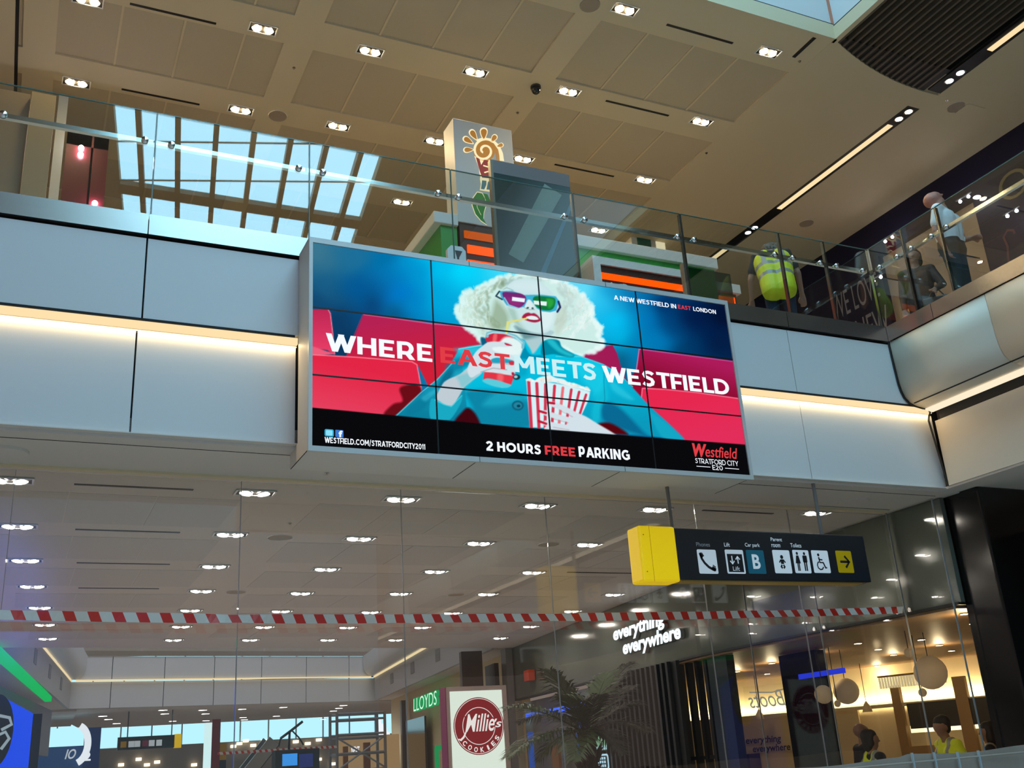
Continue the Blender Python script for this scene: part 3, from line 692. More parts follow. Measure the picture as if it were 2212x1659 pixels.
def line(P, r, col, f=.8, a=1.0):
    P = np.array(P, float); w = window(P, r+f*2+2)
    if w is None: return
    X, Y = PX_[w], PY_[w]; d2 = np.full(X.shape, 1e12)
    for i in range(len(P)-1):
        (ax, ay), (bx_, by) = P[i], P[i+1]; ex, ey = bx_-ax, by-ay; t = np.clip(((X-ax)*ex+(Y-ay)*ey)/(ex*ex+ey*ey+1e-9), 0, 1)
        d2 = np.minimum(d2, (X-ax-ex*t)**2+(Y-ay-ey*t)**2)
    al = (np.clip(.5+(r-np.sqrt(d2))/(2*f), 0, 1)*a)[..., None]; IMG[w] = IMG[w]*(1-al)+np.array(col, float)*al
def ell(cx, cy, rx_, ry_, col, f=1.0, rot=0, a=1.0):
    paint([(cx+rx_*math.cos(t)*math.cos(rot)-ry_*math.sin(t)*math.sin(rot), cy+rx_*math.cos(t)*math.sin(rot)+ry_*math.sin(t)*math.cos(rot)) for t in np.linspace(0, 2*PI, 20)[:-1]], col, f, False, a)
# backdrop
CP = [(690, 545, 62, 118, 140), (760, 560, 30, 110, 150), (830, 560, 0, 110, 165), (900, 590, 0, 145, 205), (940, 580, 0, 195, 240), (1000, 580, 0, 215, 252), (700, 620, 25, 95, 135), (780, 630, 0, 88, 150), (860, 630, 0, 120, 205), (900, 660, 0, 130, 200), (940, 650, 0, 170, 220), (680, 650, 15, 65, 105), (730, 690, 12, 55, 95), (800, 660, 10, 60, 110), (740, 740, 10, 50, 85), (860, 690, 10, 80, 120),
      (1090, 580, 60, 215, 245), (1210, 625, 120, 220, 245), (1260, 630, 110, 225, 250), (1300, 650, 40, 205, 250), (1330, 690, 0, 205, 255), (1340, 730, 0, 190, 235), (1320, 640, 20, 140, 195), (1365, 650, 5, 105, 165), (1400, 690, 0, 120, 190), (1420, 730, 0, 130, 195), (1380, 760, 0, 125, 180), (1450, 700, 0, 60, 115), (1440, 660, 0, 35, 85), (1500, 690, 2, 18, 60), (1550, 680, 4, 10, 38), (1560, 740, 4, 25, 62), (1500, 745, 0, 55, 100), (1530, 720, 0, 25, 70), (1340, 780, 10, 80, 115), (1470, 770, 0, 60, 105)]
num = np.zeros_like(IMG); den = np.zeros(PX_.shape)
rr_ = random.Random(5)
wob = 5*np.sin(PX_/31+np.sin(PY_/23)*2)+4*np.sin(PY_/17+PX_/47)
for x, y, *c in CP:
    w_ = 1/(((PX_+wob-x)**2+(PY_+wob*.6-y)**2)+700)**1.5; num += w_[..., None]*np.array(c); den += w_
IMG[:] = num/den[..., None]
# seats
paint(ZA([(60, 497), (200, 500), (216, 520), (232, 640), (245, 790), (200, 760), (60, 735)]), (185, 38, 82), 1.2, False, 1, (228, 60, 100), ((690, 668), (690, 760)))
paint(ZA([(430, 530), (650, 558), (870, 590), (1000, 600), (1100, 612), (1150, 650), (1190, 720), (1250, 800), (1000, 960), (850, 1000), (780, 860), (320, 800)]), (178, 32, 82), 1.2, False, 1, (205, 30, 55), ((860, 690), (880, 800)))
line(ZA([(430, 532), (650, 560), (870, 592), (1000, 602), (1100, 614), (1150, 652), (1185, 722)]), .9, (225, 90, 140))
line(ZA([(205, 502), (218, 525), (232, 640), (246, 785)]), .9, (240, 140, 160)); line(ZA([(425, 535), (372, 660), (322, 795)]), .8, (150, 50, 90))
paint(ZA([(60, 785), (400, 805), (740, 832), (772, 850), (785, 920), (800, 1015), (690, 1180), (60, 1140)]), (222, 36, 68), 1.2, False, 1, (226, 62, 92), ((760, 790), (740, 890)))
paint(ZA([(60, 735), (120, 740), (190, 765), (240, 785), (60, 788)]), (235, 90, 120), 1.5)
line(ZA([(60, 786), (400, 806), (740, 834), (772, 852), (785, 920), (802, 1015)]), 1.0, (250, 130, 150))
paint(ZA([(660, 1010), (700, 985), (770, 980), (800, 1025), (720, 1100), (640, 1178), (560, 1170), (620, 1105), (680, 1085)]), (105, 12, 22), 3)
# seats on the right
paint(ZB([(380, 760), (560, 685), (662, 668), (690, 720), (722, 830), (800, 1000), (640, 960), (430, 760)]), (158, 26, 82), 1.2, False)
paint(ZB([(832, 692), (1000, 715), (1440, 772), (1480, 1010), (1200, 972), (850, 940), (780, 940), (740, 905), (815, 830)]), (170, 26, 88), 1.2, False, 1, (128, 8, 38), ((1500, 775), (1480, 850)))
line(ZB([(832, 694), (1000, 716), (1440, 774)]), .9, (205, 80, 150)); line(ZB([(832, 694), (812, 840)]), .9, (215, 120, 170))
paint(ZB([(742, 900), (850, 940), (850, 1010), (900, 1060), (800, 1010)]), (150, 10, 45), 1.5, False)
paint(ZB([(850, 942), (870, 938), (1200, 970), (1480, 1010), (1520, 1310), (1100, 1280), (900, 1060), (845, 1010)]), (226, 38, 76), 1.2, False, 1, (222, 44, 88), ((1480, 850), (1500, 950)))
line(ZB([(846, 1010), (852, 945), (1000, 952), (1200, 972), (1480, 1012)]), 1.0, (250, 120, 150))
# hair behind
HAIR = ZC_([(700, 150), (600, 160), (520, 200), (430, 240), (380, 270), (270, 300), (230, 350), (240, 400), (190, 430), (200, 490), (240, 560), (290, 620), (370, 680), (430, 740), (560, 760), (900, 800), (1130, 790), (1200, 830), (1290, 870), (1400, 830), (1480, 790), (1510, 740), (1470, 690), (1490, 620), (1440, 570), (1410, 500), (1400, 420), (1330, 330), (1230, 250), (1120, 200), (1000, 170), (920, 150), (800, 130)])
paint(HAIR, (200, 232, 226), 3.2)
rr_ = random.Random(11)
cx_, cy_ = 940+820/4.1475, 560+420/4.1475
HS = smooth_poly(HAIR, 8)
for p in HS:                                    # fluffy rim
    if p[1] > 560+790/4.1475 and p[0] < 940+1150/4.1475: continue
    if rr_.random() < .75: ell(p[0]+rr_.uniform(-3, 1)*(1 if p[0] > cx_ else -1), p[1]+rr_.uniform(-3, 3), rr_.uniform(3, 7), rr_.uniform(3, 6), (212, 240, 236) if p[0] < cx_ else (226, 244, 242), 3, rr_.uniform(0, 3), .75)
for i in range(190):
    p = HS[rr_.randrange(len(HS))]
    if p[1] > 560+790/4.1475 and p[0] < 940+1150/4.1475: continue
    d = p-np.array([cx_, cy_]); d /= np.linalg.norm(d); n_ = np.array([-d[1], d[0]]); s_ = rr_.uniform(-1, 1); L_ = rr_.uniform(3, 10)
    line([p-d*8, p+n_*s_*3+d*L_*.3, p+d*L_*.7+n_*s_*8], rr_.uniform(.3, .7), (214, 244, 240), .8, .55)
IN_ = HAIR
for i in range(420):                            # curls, paler to the outside, olive towards the face
    a_ = rr_.uniform(0, 2*PI); q = rr_.uniform(.55, 1.0); px_, py_ = cx_+math.cos(a_)*q*150, cy_+math.sin(a_)*q*98-2
    if math.sin(a_) > .72 or sdist(IN_, np.array([px_]), np.array([py_]))[0] < 4: continue
    left = px_ < cx_; dark = max(0, 1-(q-.55)/.33)
    base = np.array((216, 238, 226) if left else (228, 242, 240)); sh = np.array((120, 146, 118) if left else (165, 190, 184))
    k_ = min(1, dark*.8+rr_.uniform(-.25, .35)*(1 if left else .7)); col = base*(1-max(0, k_))+sh*max(0, k_)
    tw_ = a_+PI/2+rr_.uniform(-.7, .7); L_ = rr_.uniform(7, 17); c_ = rr_.uniform(-5, 5)
    P_ = [(px_+math.cos(tw_)*L_*t-math.sin(tw_)*c_*(1-t*t*4), py_+math.sin(tw_)*L_*t+math.cos(tw_)*c_*(1-t*t*4)) for t in np.linspace(-.5, .5, 6)]
    line(P_, rr_.uniform(1.2, 3.4), col, 2.0, .5)
for i in range(150):
    a_ = rr_.uniform(0, 2*PI); q = rr_.uniform(.6, .98); px_, py_ = cx_+math.cos(a_)*q*150, cy_+math.sin(a_)*q*98-2
    if math.sin(a_) > .72 or sdist(IN_, np.array([px_]), np.array([py_]))[0] < 4: continue
    tw_ = a_+PI/2+rr_.uniform(-.6, .6); L_ = rr_.uniform(9, 20); c_ = rr_.uniform(-4, 4)
    line([(px_+math.cos(tw_)*L_*t-math.sin(tw_)*c_*(1-t*t*4), py_+math.sin(tw_)*L_*t+math.cos(tw_)*c_*(1-t*t*4)) for t in np.linspace(-.5, .5, 6)], rr_.uniform(.4, .9), rr_.choice([(244, 252, 246), (250, 252, 240), (176, 200, 180)]), .9, .5)
paint(ZC_([(540, 360), (620, 420), (670, 520), (650, 620), (560, 650), (480, 590), (500, 470)]), (128, 152, 118), 9, True, .6)
paint(ZC_([(640, 190), (760, 165), (900, 170), (980, 200), (800, 215), (640, 260)]), (168, 200, 205), 5, True, .6)
paint(ZC_([(1090, 400), (1170, 430), (1180, 560), (1110, 680), (1060, 640)]), (190, 205, 190), 7, True, .6)
# coat
COAT = (26, 172, 200)
paint(ZA([(1190, 722), (1100, 735), (1040, 752), (1015, 800), (985, 850), (930, 920), (880, 965), (800, 1040), (700, 1120), (620, 1190), (1000, 1215), (1300, 1230), (1560, 1250), (1560, 900), (1440, 760)]), COAT, 1.3, False, 1, (8, 120, 150), ((900, 770), (900, 910)))
paint(ZB([(-40, 600), (130, 640), (260, 640), (330, 690), (460, 740), (600, 790), (690, 840), (780, 930), (900, 1060), (1010, 1160), (1125, 1275), (860, 1245), (600, 1225), (400, 1225), (-80, 1205), (-260, 1180), (-300, 800)]), (4, 190, 222), 1.3, False, 1, (10, 150, 184), ((1150, 800), (1160, 930)))
paint(ZC_([(280, 1180), (600, 1180), (800, 1230), (850, 1500), (400, 1480), (330, 1320)]), (12, 128, 160), 7, True, .85)
paint(ZC_([(560, 1180), (780, 1215), (820, 1260), (600, 1320), (420, 1310)]), (30, 172, 198), 8, True, .6)
paint(ZB([(600, 860), (640, 1000), (600, 1100), (560, 1180), (520, 1120), (560, 960)]), (20, 190, 215), 6, True, .6)
paint(ZB([(600, 1040), (700, 1060), (860, 1220), (900, 1260), (740, 1215), (600, 1150)]), (8, 98, 140), 6, True, .8)
paint(ZB([(900, 1100), (1010, 1165), (1120, 1275), (980, 1260)]), (20, 165, 195), 4, True, .8)
paint(ZA([(930, 930), (985, 870), (1010, 900), (960, 990), (900, 1010)]), (8, 96, 128), 5, True, .7)
paint(ZA([(720, 1120), (830, 1040), (860, 1075), (800, 1150), (700, 1185)]), (10, 120, 152), 5, True, .8)
paint(ZA([(800, 1060), (900, 1000), (930, 1010), (880, 1050), (830, 1090)]), (60, 190, 214), 4, True, .5)
paint(ZC_([(90, 960), (200, 880), (330, 900), (300, 960), (150, 1010)]), (10, 120, 155), 6, True, .7)
paint(ZC_([(160, 800), (300, 790), (410, 790), (360, 850), (240, 850)]), (50, 200, 222), 5, True, .6)
paint(ZC_([(1250, 900), (1500, 960), (1510, 1150), (1420, 1240), (1390, 1180), (1300, 1080)]), (30, 205, 230), 9, True, .6)
paint(ZC_([(700, 880), (830, 880), (830, 1040), (720, 1060), (690, 960)]), (8, 140, 172), 8, True, .5)
paint(ZB([(640, 880), (720, 940), (800, 1010), (760, 1020), (660, 960)]), (60, 205, 228), 5, True, .5)
line(ZB([(610, 800), (606, 900), (612, 1010), (596, 1090)]), .7, (10, 110, 140), 1, .7)
line(ZA([(1040, 752), (1190, 728)]), 1.2, (110, 225, 235)); line(ZA([(640, 1180), (800, 1030), (900, 950), (1010, 830)]), .9, (90, 205, 220))
line(ZB([(300, 740), (460, 742), (600, 792), (700, 850), (790, 935)]), .8, (80, 215, 230))
paint(ZC_([(180, 1440), (230, 1380), (290, 1330), (350, 1370), (400, 1460), (400, 1500), (180, 1480)]), (62, 6, 16), 3)
paint(ZB([(540, 1185), (640, 1165), (760, 1235), (700, 1240), (600, 1225)]), (85, 4, 14), 3)
paint(ZC_([(410, 700), (470, 720), (470, 770), (420, 770)]), (10, 90, 125), 2)
# neck, collar, face
paint(ZC_([(710, 590), (1050, 640), (1010, 700), (970, 720), (940, 770), (880, 845), (850, 800), (780, 690)]), (170, 200, 205), 2)
paint(ZC_([(720, 600), (860, 660), (960, 680), (900, 700), (800, 720), (770, 680)]), (95, 140, 145), 5, True, .8)
paint(ZC_([(700, 690), (780, 740), (850, 850), (960, 860), (980, 900), (740, 880), (740, 780)]), (0, 140, 175), 2)
paint(ZC_([(975, 735), (1040, 715), (1110, 730), (1140, 790), (1240, 850), (1230, 880), (1150, 870), (1060, 850), (960, 860), (950, 800)]), (0, 132, 158), 1.5)
paint(ZC_([(1000, 730), (1060, 725), (1130, 800), (1235, 855), (1200, 870), (1090, 820)]), (40, 195, 210), 3, True, .8)
FACE = ZC_([(640, 250), (700, 195), (800, 172), (920, 190), (1000, 250), (1070, 330), (1092, 420), (1075, 520), (1045, 615), (985, 660), (890, 655), (790, 622), (710, 570), (665, 490), (630, 420), (600, 330)])
paint(FACE, (196, 224, 226), 1.6)
paint(ZC_([(650, 430), (720, 450), (760, 560), (820, 640), (720, 590), (660, 500)]), (140, 180, 160), 6, True, .55)
paint(ZC_([(930, 450), (1070, 470), (1040, 600), (960, 640), (950, 540)]), (216, 236, 238), 7, True, .8)
paint(ZC_([(700, 205), (850, 190), (960, 240), (1000, 300), (700, 275)]), (206, 228, 232), 8, True, .8)
paint(ZC_([(810, 370), (850, 365), (880, 420), (890, 460), (830, 455), (790, 430)]), (215, 232, 234), 3)
ell(940+828/4.1475, 560+437/4.1475, 3.0, 2.0, (40, 70, 70), 1, -.5); ell(940+873/4.1475, 560+440/4.1475, 2.4, 2.2, (50, 80, 80), 1, .5)
line(ZC_([(790, 425), (810, 440), (850, 452), (890, 452)]), .8, (130, 165, 165), 1.2, .8)
# lips
paint(ZC_([(778, 520), (800, 490), (835, 478), (860, 486), (890, 484), (925, 510), (946, 548), (900, 566), (850, 560), (800, 540)]), (168, 30, 66), 1.2)
paint(ZC_([(815, 518), (860, 506), (905, 515), (925, 538), (880, 544), (835, 536)]), (222, 236, 238), 1.0)
line(ZC_([(800, 530), (850, 545), (910, 550)]), .7, (110, 15, 45), .8, .7)
# glasses
paint(ZC_([(575, 285), (690, 282), (790, 320), (880, 318), (960, 318), (1080, 332), (1110, 372), (1085, 460), (1030, 475), (960, 468), (910, 440), (880, 395), (850, 362), (830, 362), (800, 425), (740, 440), (640, 412), (590, 340)]), (58, 172, 208), 1.0, False)
paint(ZC_([(605, 298), (690, 296), (775, 310), (815, 345), (800, 400), (755, 432), (700, 425), (660, 408), (620, 360)]), (118, 38, 112), 1.0)
paint(ZC_([(640, 340), (720, 360), (780, 400), (740, 425), (670, 405)]), (150, 45, 120), 4, True, .7)
paint(ZC_([(880, 345), (920, 330), (1050, 342), (1078, 370), (1065, 430), (1030, 457), (965, 455), (910, 428), (880, 385)]), (14, 118, 58), 1.0)
paint(ZC_([(1000, 350), (1060, 360), (1060, 410), (1020, 440), (1000, 400)]), (45, 165, 60), 4, True, .8)
paint(ZC_([(690, 337), (806, 352), (800, 386), (688, 372)]), (232, 242, 250), .8, False); paint(ZC_([(880, 370), (1000, 380), (998, 418), (886, 404)]), (222, 240, 236), .8, False)
line(ZC_([(575, 288), (545, 330), (600, 360)]), 1.6, (22, 50, 70), 1); line(ZC_([(1105, 380), (1120, 430), (1095, 470)]), 2.2, (25, 40, 95), 1)
line(ZC_([(620, 345), (660, 410), (740, 438)]), 1.2, (130, 210, 232)); line(ZC_([(700, 278), (640, 255), (610, 270)]), .8, (120, 150, 140), 1, .6)
# wrist and left cuff
paint(ZC_([(60, 1130), (110, 1080), (220, 1030), (330, 950), (420, 1010), (330, 1090), (260, 1150), (200, 1250), (145, 1315), (10, 1260)]), (188, 200, 208), 1.4)
paint(ZC_([(200, 1040), (400, 1000), (330, 1090), (245, 1155), (210, 1100)]), (120, 195, 205), 5, True, .7)
paint(ZC_([(-40, 1260), (20, 1262), (80, 1300), (145, 1318), (200, 1270), (240, 1215), (230, 1290), (150, 1420), (100, 1440), (-40, 1430)]), (24, 165, 190), 1.4)
line(ZC_([(0, 1262), (80, 1302), (145, 1320), (238, 1222)]), 1.0, (70, 205, 220))
# cup
paint(ZC_([(468, 690), (785, 790), (740, 950), (705, 1040), (680, 1130), (600, 1150), (430, 1085), (460, 900)]), (200, 226, 232), 1.2, False)
paint(ZC_([(470, 668), (620, 670), (700, 705), (620, 745), (470, 745)]), (205, 38, 62), 1.2); paint(ZC_([(525, 672), (555, 672), (545, 740), (515, 740)]), (240, 110, 110), 2, True, .8)
paint(ZC_([(620, 700), (720, 710), (785, 770), (760, 850), (700, 860), (620, 850), (560, 790)]), (222, 240, 238), 4)
line(ZC_([(466, 690), (470, 665), (520, 650), (620, 655), (720, 690), (790, 745), (785, 790)]), 3.2, (120, 190, 205), .9)
line(ZC_([(470, 672), (520, 656), (620, 662), (720, 698), (780, 750)]), 1.0, (190, 225, 232), .9)
paint(ZC_([(440, 1010), (520, 1015), (640, 1035), (708, 1045), (682, 1128), (560, 1090), (428, 1082)]), (222, 52, 68), 1.2, False)
paint(ZC_([(560, 1030), (610, 1040), (600, 1110), (560, 1095)]), (245, 110, 115), 3, True, .7)
paint(ZC_([(424, 1085), (470, 1068), (560, 1085), (640, 1112), (680, 1128), (640, 1152), (540, 1142), (450, 1110)]), (90, 200, 215), 1.2)
paint(ZC_([(500, 890), (560, 880), (690, 905), (700, 930), (600, 930), (510, 930)]), (30, 160, 190), 1.5)
# hand on the cup
SK = (206, 220, 228)
paint(ZC_([(350, 850), (420, 780), (480, 742), (560, 738), (650, 745), (690, 768), (640, 788), (545, 785), (520, 820), (590, 838), (690, 860), (660, 885), (560, 880), (500, 900), (520, 930), (700, 945), (705, 975), (600, 975), (520, 975), (690, 1000), (705, 1035), (600, 1015), (480, 1000), (400, 1020), (320, 1060), (290, 980)]), SK, 1.3)
paint(ZC_([(520, 790), (640, 792), (700, 800), (720, 850), (600, 840), (530, 822)]), (226, 240, 240), 2)
line(ZC_([(410, 1010), (520, 975), (640, 990)]), 1.0, (150, 100, 105), 1.2, .5); line(ZC_([(500, 930), (600, 935), (700, 945)]), 1.0, (160, 120, 125), 1.2, .5)
paint(ZC_([(620, 750), (650, 755), (692, 775), (640, 772)]), (190, 40, 70), .8); paint(ZC_([(685, 1015), (705, 1015), (712, 1035), (690, 1040)]), (190, 30, 60), .8)
paint(ZC_([(660, 915), (700, 912), (705, 945), (670, 945)]), (200, 50, 70), 1)
# straw
line(ZC_([(640, 655), (652, 565)]), 2.6, (214, 222, 130), .7); line(ZC_([(650, 565), (820, 530)]), 1.9, (222, 214, 120), .7)
# buttons
ell(1100+55/2.963, 520+1055/2.963, 13, 11, (16, 96, 122), 1, .1); ell(1100+55/2.963, 520+1055/2.963, 9, 7, (34, 130, 155), 1, .1); ell(1100+60/2.963, 520+1058/2.963, 4, 3, (10, 60, 85), 1)
ell(640+1410/2.963, 500+932/2.963, 8, 6, (20, 60, 72), 1); ell(640+1405/2.963, 500+930/2.963, 4, 3, (170, 200, 205), 1)
# popcorn carton
paint(ZC_([(815, 1080), (850, 1068), (900, 1090), (1000, 1100), (1150, 1125), (1300, 1160), (1388, 1190), (1375, 1260), (1310, 1400), (1260, 1520), (848, 1505)]), (208, 236, 242), 1.2, False)
tops = [(838, 1085), (910, 1098), (990, 1108), (1070, 1122), (1145, 1138), (1220, 1155), (1290, 1175), (1352, 1200)]; bots = [(862, 1506), (930, 1508), (985, 1512), (1045, 1515), (1105, 1518), (1168, 1522), (1225, 1450), (1285, 1420)]
for i, (t_, b_) in enumerate(zip(tops, bots)):
    line(ZC_([(t_[0], t_[1]+14), b_]), 3.5-.12*i, (206, 52, 78) if i != 4 else (232, 110, 120), .8)
paint(ZC_([(812, 1082), (850, 1066), (890, 1085), (930, 1060), (985, 1048), (1030, 1038), (1080, 1062), (1150, 1075), (1190, 1100), (1260, 1115), (1320, 1140), (1385, 1165), (1380, 1185), (1300, 1160), (1200, 1140), (1080, 1105), (960, 1100), (880, 1098)]), (226, 238, 236), 1.2)
rr_ = random.Random(2)
for i in range(26): t_ = rr_.random(); ell(940+(830+t_*540)/4.1475, 560+(1078+t_*85-math.sin(PI*t_)*28+rr_.uniform(-8, 12))/4.1475, rr_.uniform(2, 4), rr_.uniform(1.6, 3), rr_.choice([(240, 245, 240), (205, 222, 222), (232, 226, 214)]), 1, 0, .8)
# right hand
paint(ZC_([(1230, 1380), (1330, 1400), (1450, 1470), (1600, 1560), (1620, 1590), (1300, 1570), (1180, 1530), (1190, 1440)]), SK, 1.6)
for L_ in ([(1055, 1300), (1150, 1335), (1270, 1400), (1380, 1460)], [(985, 1375), (1090, 1410), (1200, 1440), (1350, 1500)], [(990, 1468), (1080, 1490), (1200, 1510), (1350, 1550)], [(1000, 1520), (1120, 1530), (1300, 1560)]): line(ZC_(L_), 5.6, SK, 1.2)
for L_ in ([(1110, 1350), (1230, 1412)], [(1060, 1430), (1190, 1466)], [(1060, 1505), (1200, 1530)]): line(ZC_(L_), .8, (170, 130, 140), 1.2, .55)
for L_ in ([(1012, 1284), (1066, 1292)], [(932, 1360), (992, 1378)], [(928, 1450), (994, 1474)]): line(ZC_(L_), 2.6, (192, 24, 52), .7)
# black foot of the advert
paint([(600, 872), (672.5, 880), (1100, 921), (1618, 961), (1700, 968), (1700, 1100), (600, 1100)], (9, 9, 12), .8, False)
lin = np.clip(IMG/255, 0, 1); lin = np.where(lin <= .04045, lin/12.92, ((lin+.055)/1.055)**2.4)
me = bpy.data.meshes.new('advert_picture')
vv = np.stack([GX-3.94, np.full_like(GX, 7.297-7.6), GZ-3.9], -1).reshape(-1, 3); ii = np.arange(NX*NZ).reshape(NZ, NX)
ff = np.stack([ii[1:, :-1], ii[1:, 1:], ii[:-1, 1:], ii[:-1, :-1]], -1).reshape(-1, 4)
me.vertices.add(len(vv)); me.vertices.foreach_set('co', vv.ravel()); me.loops.add(ff.size); me.loops.foreach_set('vertex_index', ff.ravel().astype(np.int32))
me.polygons.add(len(ff)); me.polygons.foreach_set('loop_start', np.arange(0, ff.size, 4, dtype=np.int32)); me.update(calc_edges=True)
ca = me.color_attributes.new('picture', 'FLOAT_COLOR', 'POINT'); ca.data.foreach_set('color', np.concatenate([lin.reshape(-1, 3), np.ones((NX*NZ, 1))], 1).ravel().astype(np.float32))
pm = glow('screen_picture', (1, 1, 1), 1.05); nt = pm.node_tree; at_ = nt.nodes.new('ShaderNodeAttribute'); at_.attribute_name = 'picture'; nt.links.new(at_.outputs['Color'], [n for n in nt.nodes if n.type == 'EMISSION'][0].inputs[0])
me.materials.append(pm); po = bpy.data.objects.new('advert_picture', me); COL.objects.link(po); po.parent = vw

T_W, T_R, T_LB = glow('screen_white', (0.88, 0.93, 1.0), 1.05), glow('screen_red', S(226, 62, 70), 1.0), glow('screen_cyan', S(40, 170, 215), 1.0)
yS = 7.2955
def stext(body, x0, z0, x1, z1, m, s=None, **k):
    mb = MB()
    if s: gtext(mb, body, (x0, yS, z0), X1, Z1, x1-x0, z1-z0, s, lift=.001); return mb.done('lettering', m, vw)
    text(mb, body, (x0, yS, z0), X1, Z1, x1-x0, z1-z0, 0, lift=0.001, **k); return mb.done('lettering', m, vw)
B_ = 0.035
stext('WHERE', 2.000, 4.716, 2.895, 4.868, T_W, s=.215); stext('EAST', 2.968, 4.72, 3.605, 4.862, T_R, s=.215)
stext('MEETS', 3.648, 4.708, 4.450, 4.866, glow('screen_pale_cyan', S(205, 240, 245), 1.0), s=.215); stext('WESTFIELD', 4.515, 4.706, 5.898, 4.858, T_W, s=.215)
stext('A NEW WESTFIELD IN', 4.722, 5.537, 5.410, 5.583, T_W, s=.20); stext('EAST', 5.432, 5.541, 5.578, 5.583, T_R, s=.20); stext('LONDON', 5.606, 5.541, 5.872, 5.585, T_W, s=.20)
stext('WESTFIELD.COM/STRATFORDCITY2011', 1.990, 3.958, 2.805, 4.004, T_W, s=.20)
stext('2 HOURS', 3.338, 3.986, 3.838, 4.068, T_W, s=.24); stext('FREE', 3.876, 3.988, 4.166, 4.068, T_R, s=.24); stext('PARKING', 4.200, 3.990, 4.710, 4.082, T_W, s=.24)
stext('W', 5.385, 4.068, 5.545, 4.196, T_R, bold=0.05, shear=0.25); stext('estfield', 5.520, 4.075, 5.885, 4.182, T_R, bold=0.01, shear=0.25)
stext('STRATFORD CITY', 5.397, 4.008, 5.876, 4.056, T_W, s=.14); stext('E20', 5.578, 3.956, 5.692, 4.001, T_W, s=.15)
mb = MB(); mb.box((5.405, 7.293, 3.977), (5.555, 7.2955, 3.982)); mb.box((5.720, 7.293, 3.977), (5.874, 7.2955, 3.982)); mb.done('rule', T_W, vw)
mb = MB(); flat(mb, rrect(1.990, 4.010, 2.062, 4.068, .012), (0, yS, 0), X1, Z1, 0, .0008); mb2 = mb.done('icon', T_LB, vw)
mb = MB(); flat(mb, rrect(2.000, 4.018, 2.052, 4.060, .008), (0, yS, 0), X1, Z1, 0, .0014); mb.done('icon_face', glow('screen_pale_blue', S(140, 225, 250), 1), mb2)
mb = MB(); flat(mb, rrect(2.074, 4.010, 2.138, 4.068, .006), (0, yS, 0), X1, Z1, 0, .0008); mb2 = mb.done('icon', glow('screen_blue', S(60, 120, 205), 1), vw)
mb = MB(); text(mb, 'f', (2.100, yS, 4.010), X1, Z1, .03, .054, 0, bold=0.05, lift=.0014); mb.done('icon_face', T_W, mb2)

# ================================================================== glass balustrades
def balustrade(name, label, O, d, joints, posts, offs, out, length, zb=5.86, zt=6.875, zr=6.625):
    """Glass railing from O along d; joints and posts in metres; out points to the open side."""
    O, d, out = np.array(O, float), np.array(d, float), np.array(out, float)
    t = thing(name, label, 'balustrade', O+d*length/2+Z1*zb)
    js = sorted(joints+posts); js = [0]+js+[length]
    for a, b in zip(js, js[1:]):
        MB().obox(O+d*(a+b)/2+Z1*(zb+zt)/2, d*((b-a)/2-0.006), out*0.006, Z1*(zt-zb)/2).done('glass_pane', BGLASS, t)
        MB().obox(O+d*(a+b)/2+Z1*(zt+0.002), d*((b-a)/2-0.006), out*0.007, Z1*0.003).done('glass_edge', EDGE, t)
    for a in posts: MB().obox(O+d*a+Z1*(zb+zt)/2-out*0.02, d*0.011, out*0.02, Z1*(zt-zb)/2).done('post', mat('dark_steel_post', (0.22, 0.22, 0.21), 0.25, 1.0), t)
    for a in joints: MB().obox(O+d*a+Z1*(zb+zt)/2, d*0.004, out*0.0065, Z1*(zt-zb)/2).done('joint_seal', EDGE, t)
    MB().obox(O+d*length/2+Z1*zr-out*0.075, d*length/2, out*0.020, Z1*0.020).done('handrail', CHROME, t)
    for a in offs:
        b = MB(); b.disc(O+d*a+Z1*(zr-0.035)+out*0.022, -out, 0.028, 0.034, 16); b.tube([O+d*a+Z1*(zr-0.035), O+d*a+Z1*(zr-0.02)-out*0.05, O+d*a+Z1*(zr-0.01)-out*0.075], 0.010, 8)
        b.done('rail_bracket', CHROME, t, True)
yb = 7.70
xs = lambda L: [float(UY(*q, yb)[0])+3.0 for q in L]
balustrade('glass_balustrade', 'clear glass railing with steel handrail along the bridge above the big screen', (-3, yb, 0), X1,
           [1.5, *xs([(333, 350), (668, 400), (975, 420)])], xs([(1243, 490), (1480, 545), (1695, 585), (1794, 610)]),
           xs([(8, 237), (314, 289), (371, 298), (645, 346), (697, 355), (945, 399), (989, 410), (1217, 449), (1260, 457), (1461, 497), (1497, 505), (1672, 540), (1710, 545), (1770, 560), (1805, 566), (1862, 579)]), -Y1, 11.49)
xr = 8.50
ysr = lambda L: [7.68-float(UX(*q, xr)[1]) for q in L]
balustrade('glass_balustrade', 'clear glass railing along the right gallery in front of the man in white', (xr, 7.68, 0), -Y1, [4.5, 6.2, 8, 10, 12], ysr([(1962, 585), (2040, 545)]),
           ysr([(1899, 573), (1936, 550), (1966, 530), (2010, 505), (2042, 483)]), -X1, 19)
o = MB().box((8.487, 7.685, 5.86), (8.513, 7.715, 6.88)).done('corner_post', CHROME); tag(o, 'slim steel post where the two glass railings meet', 'post')

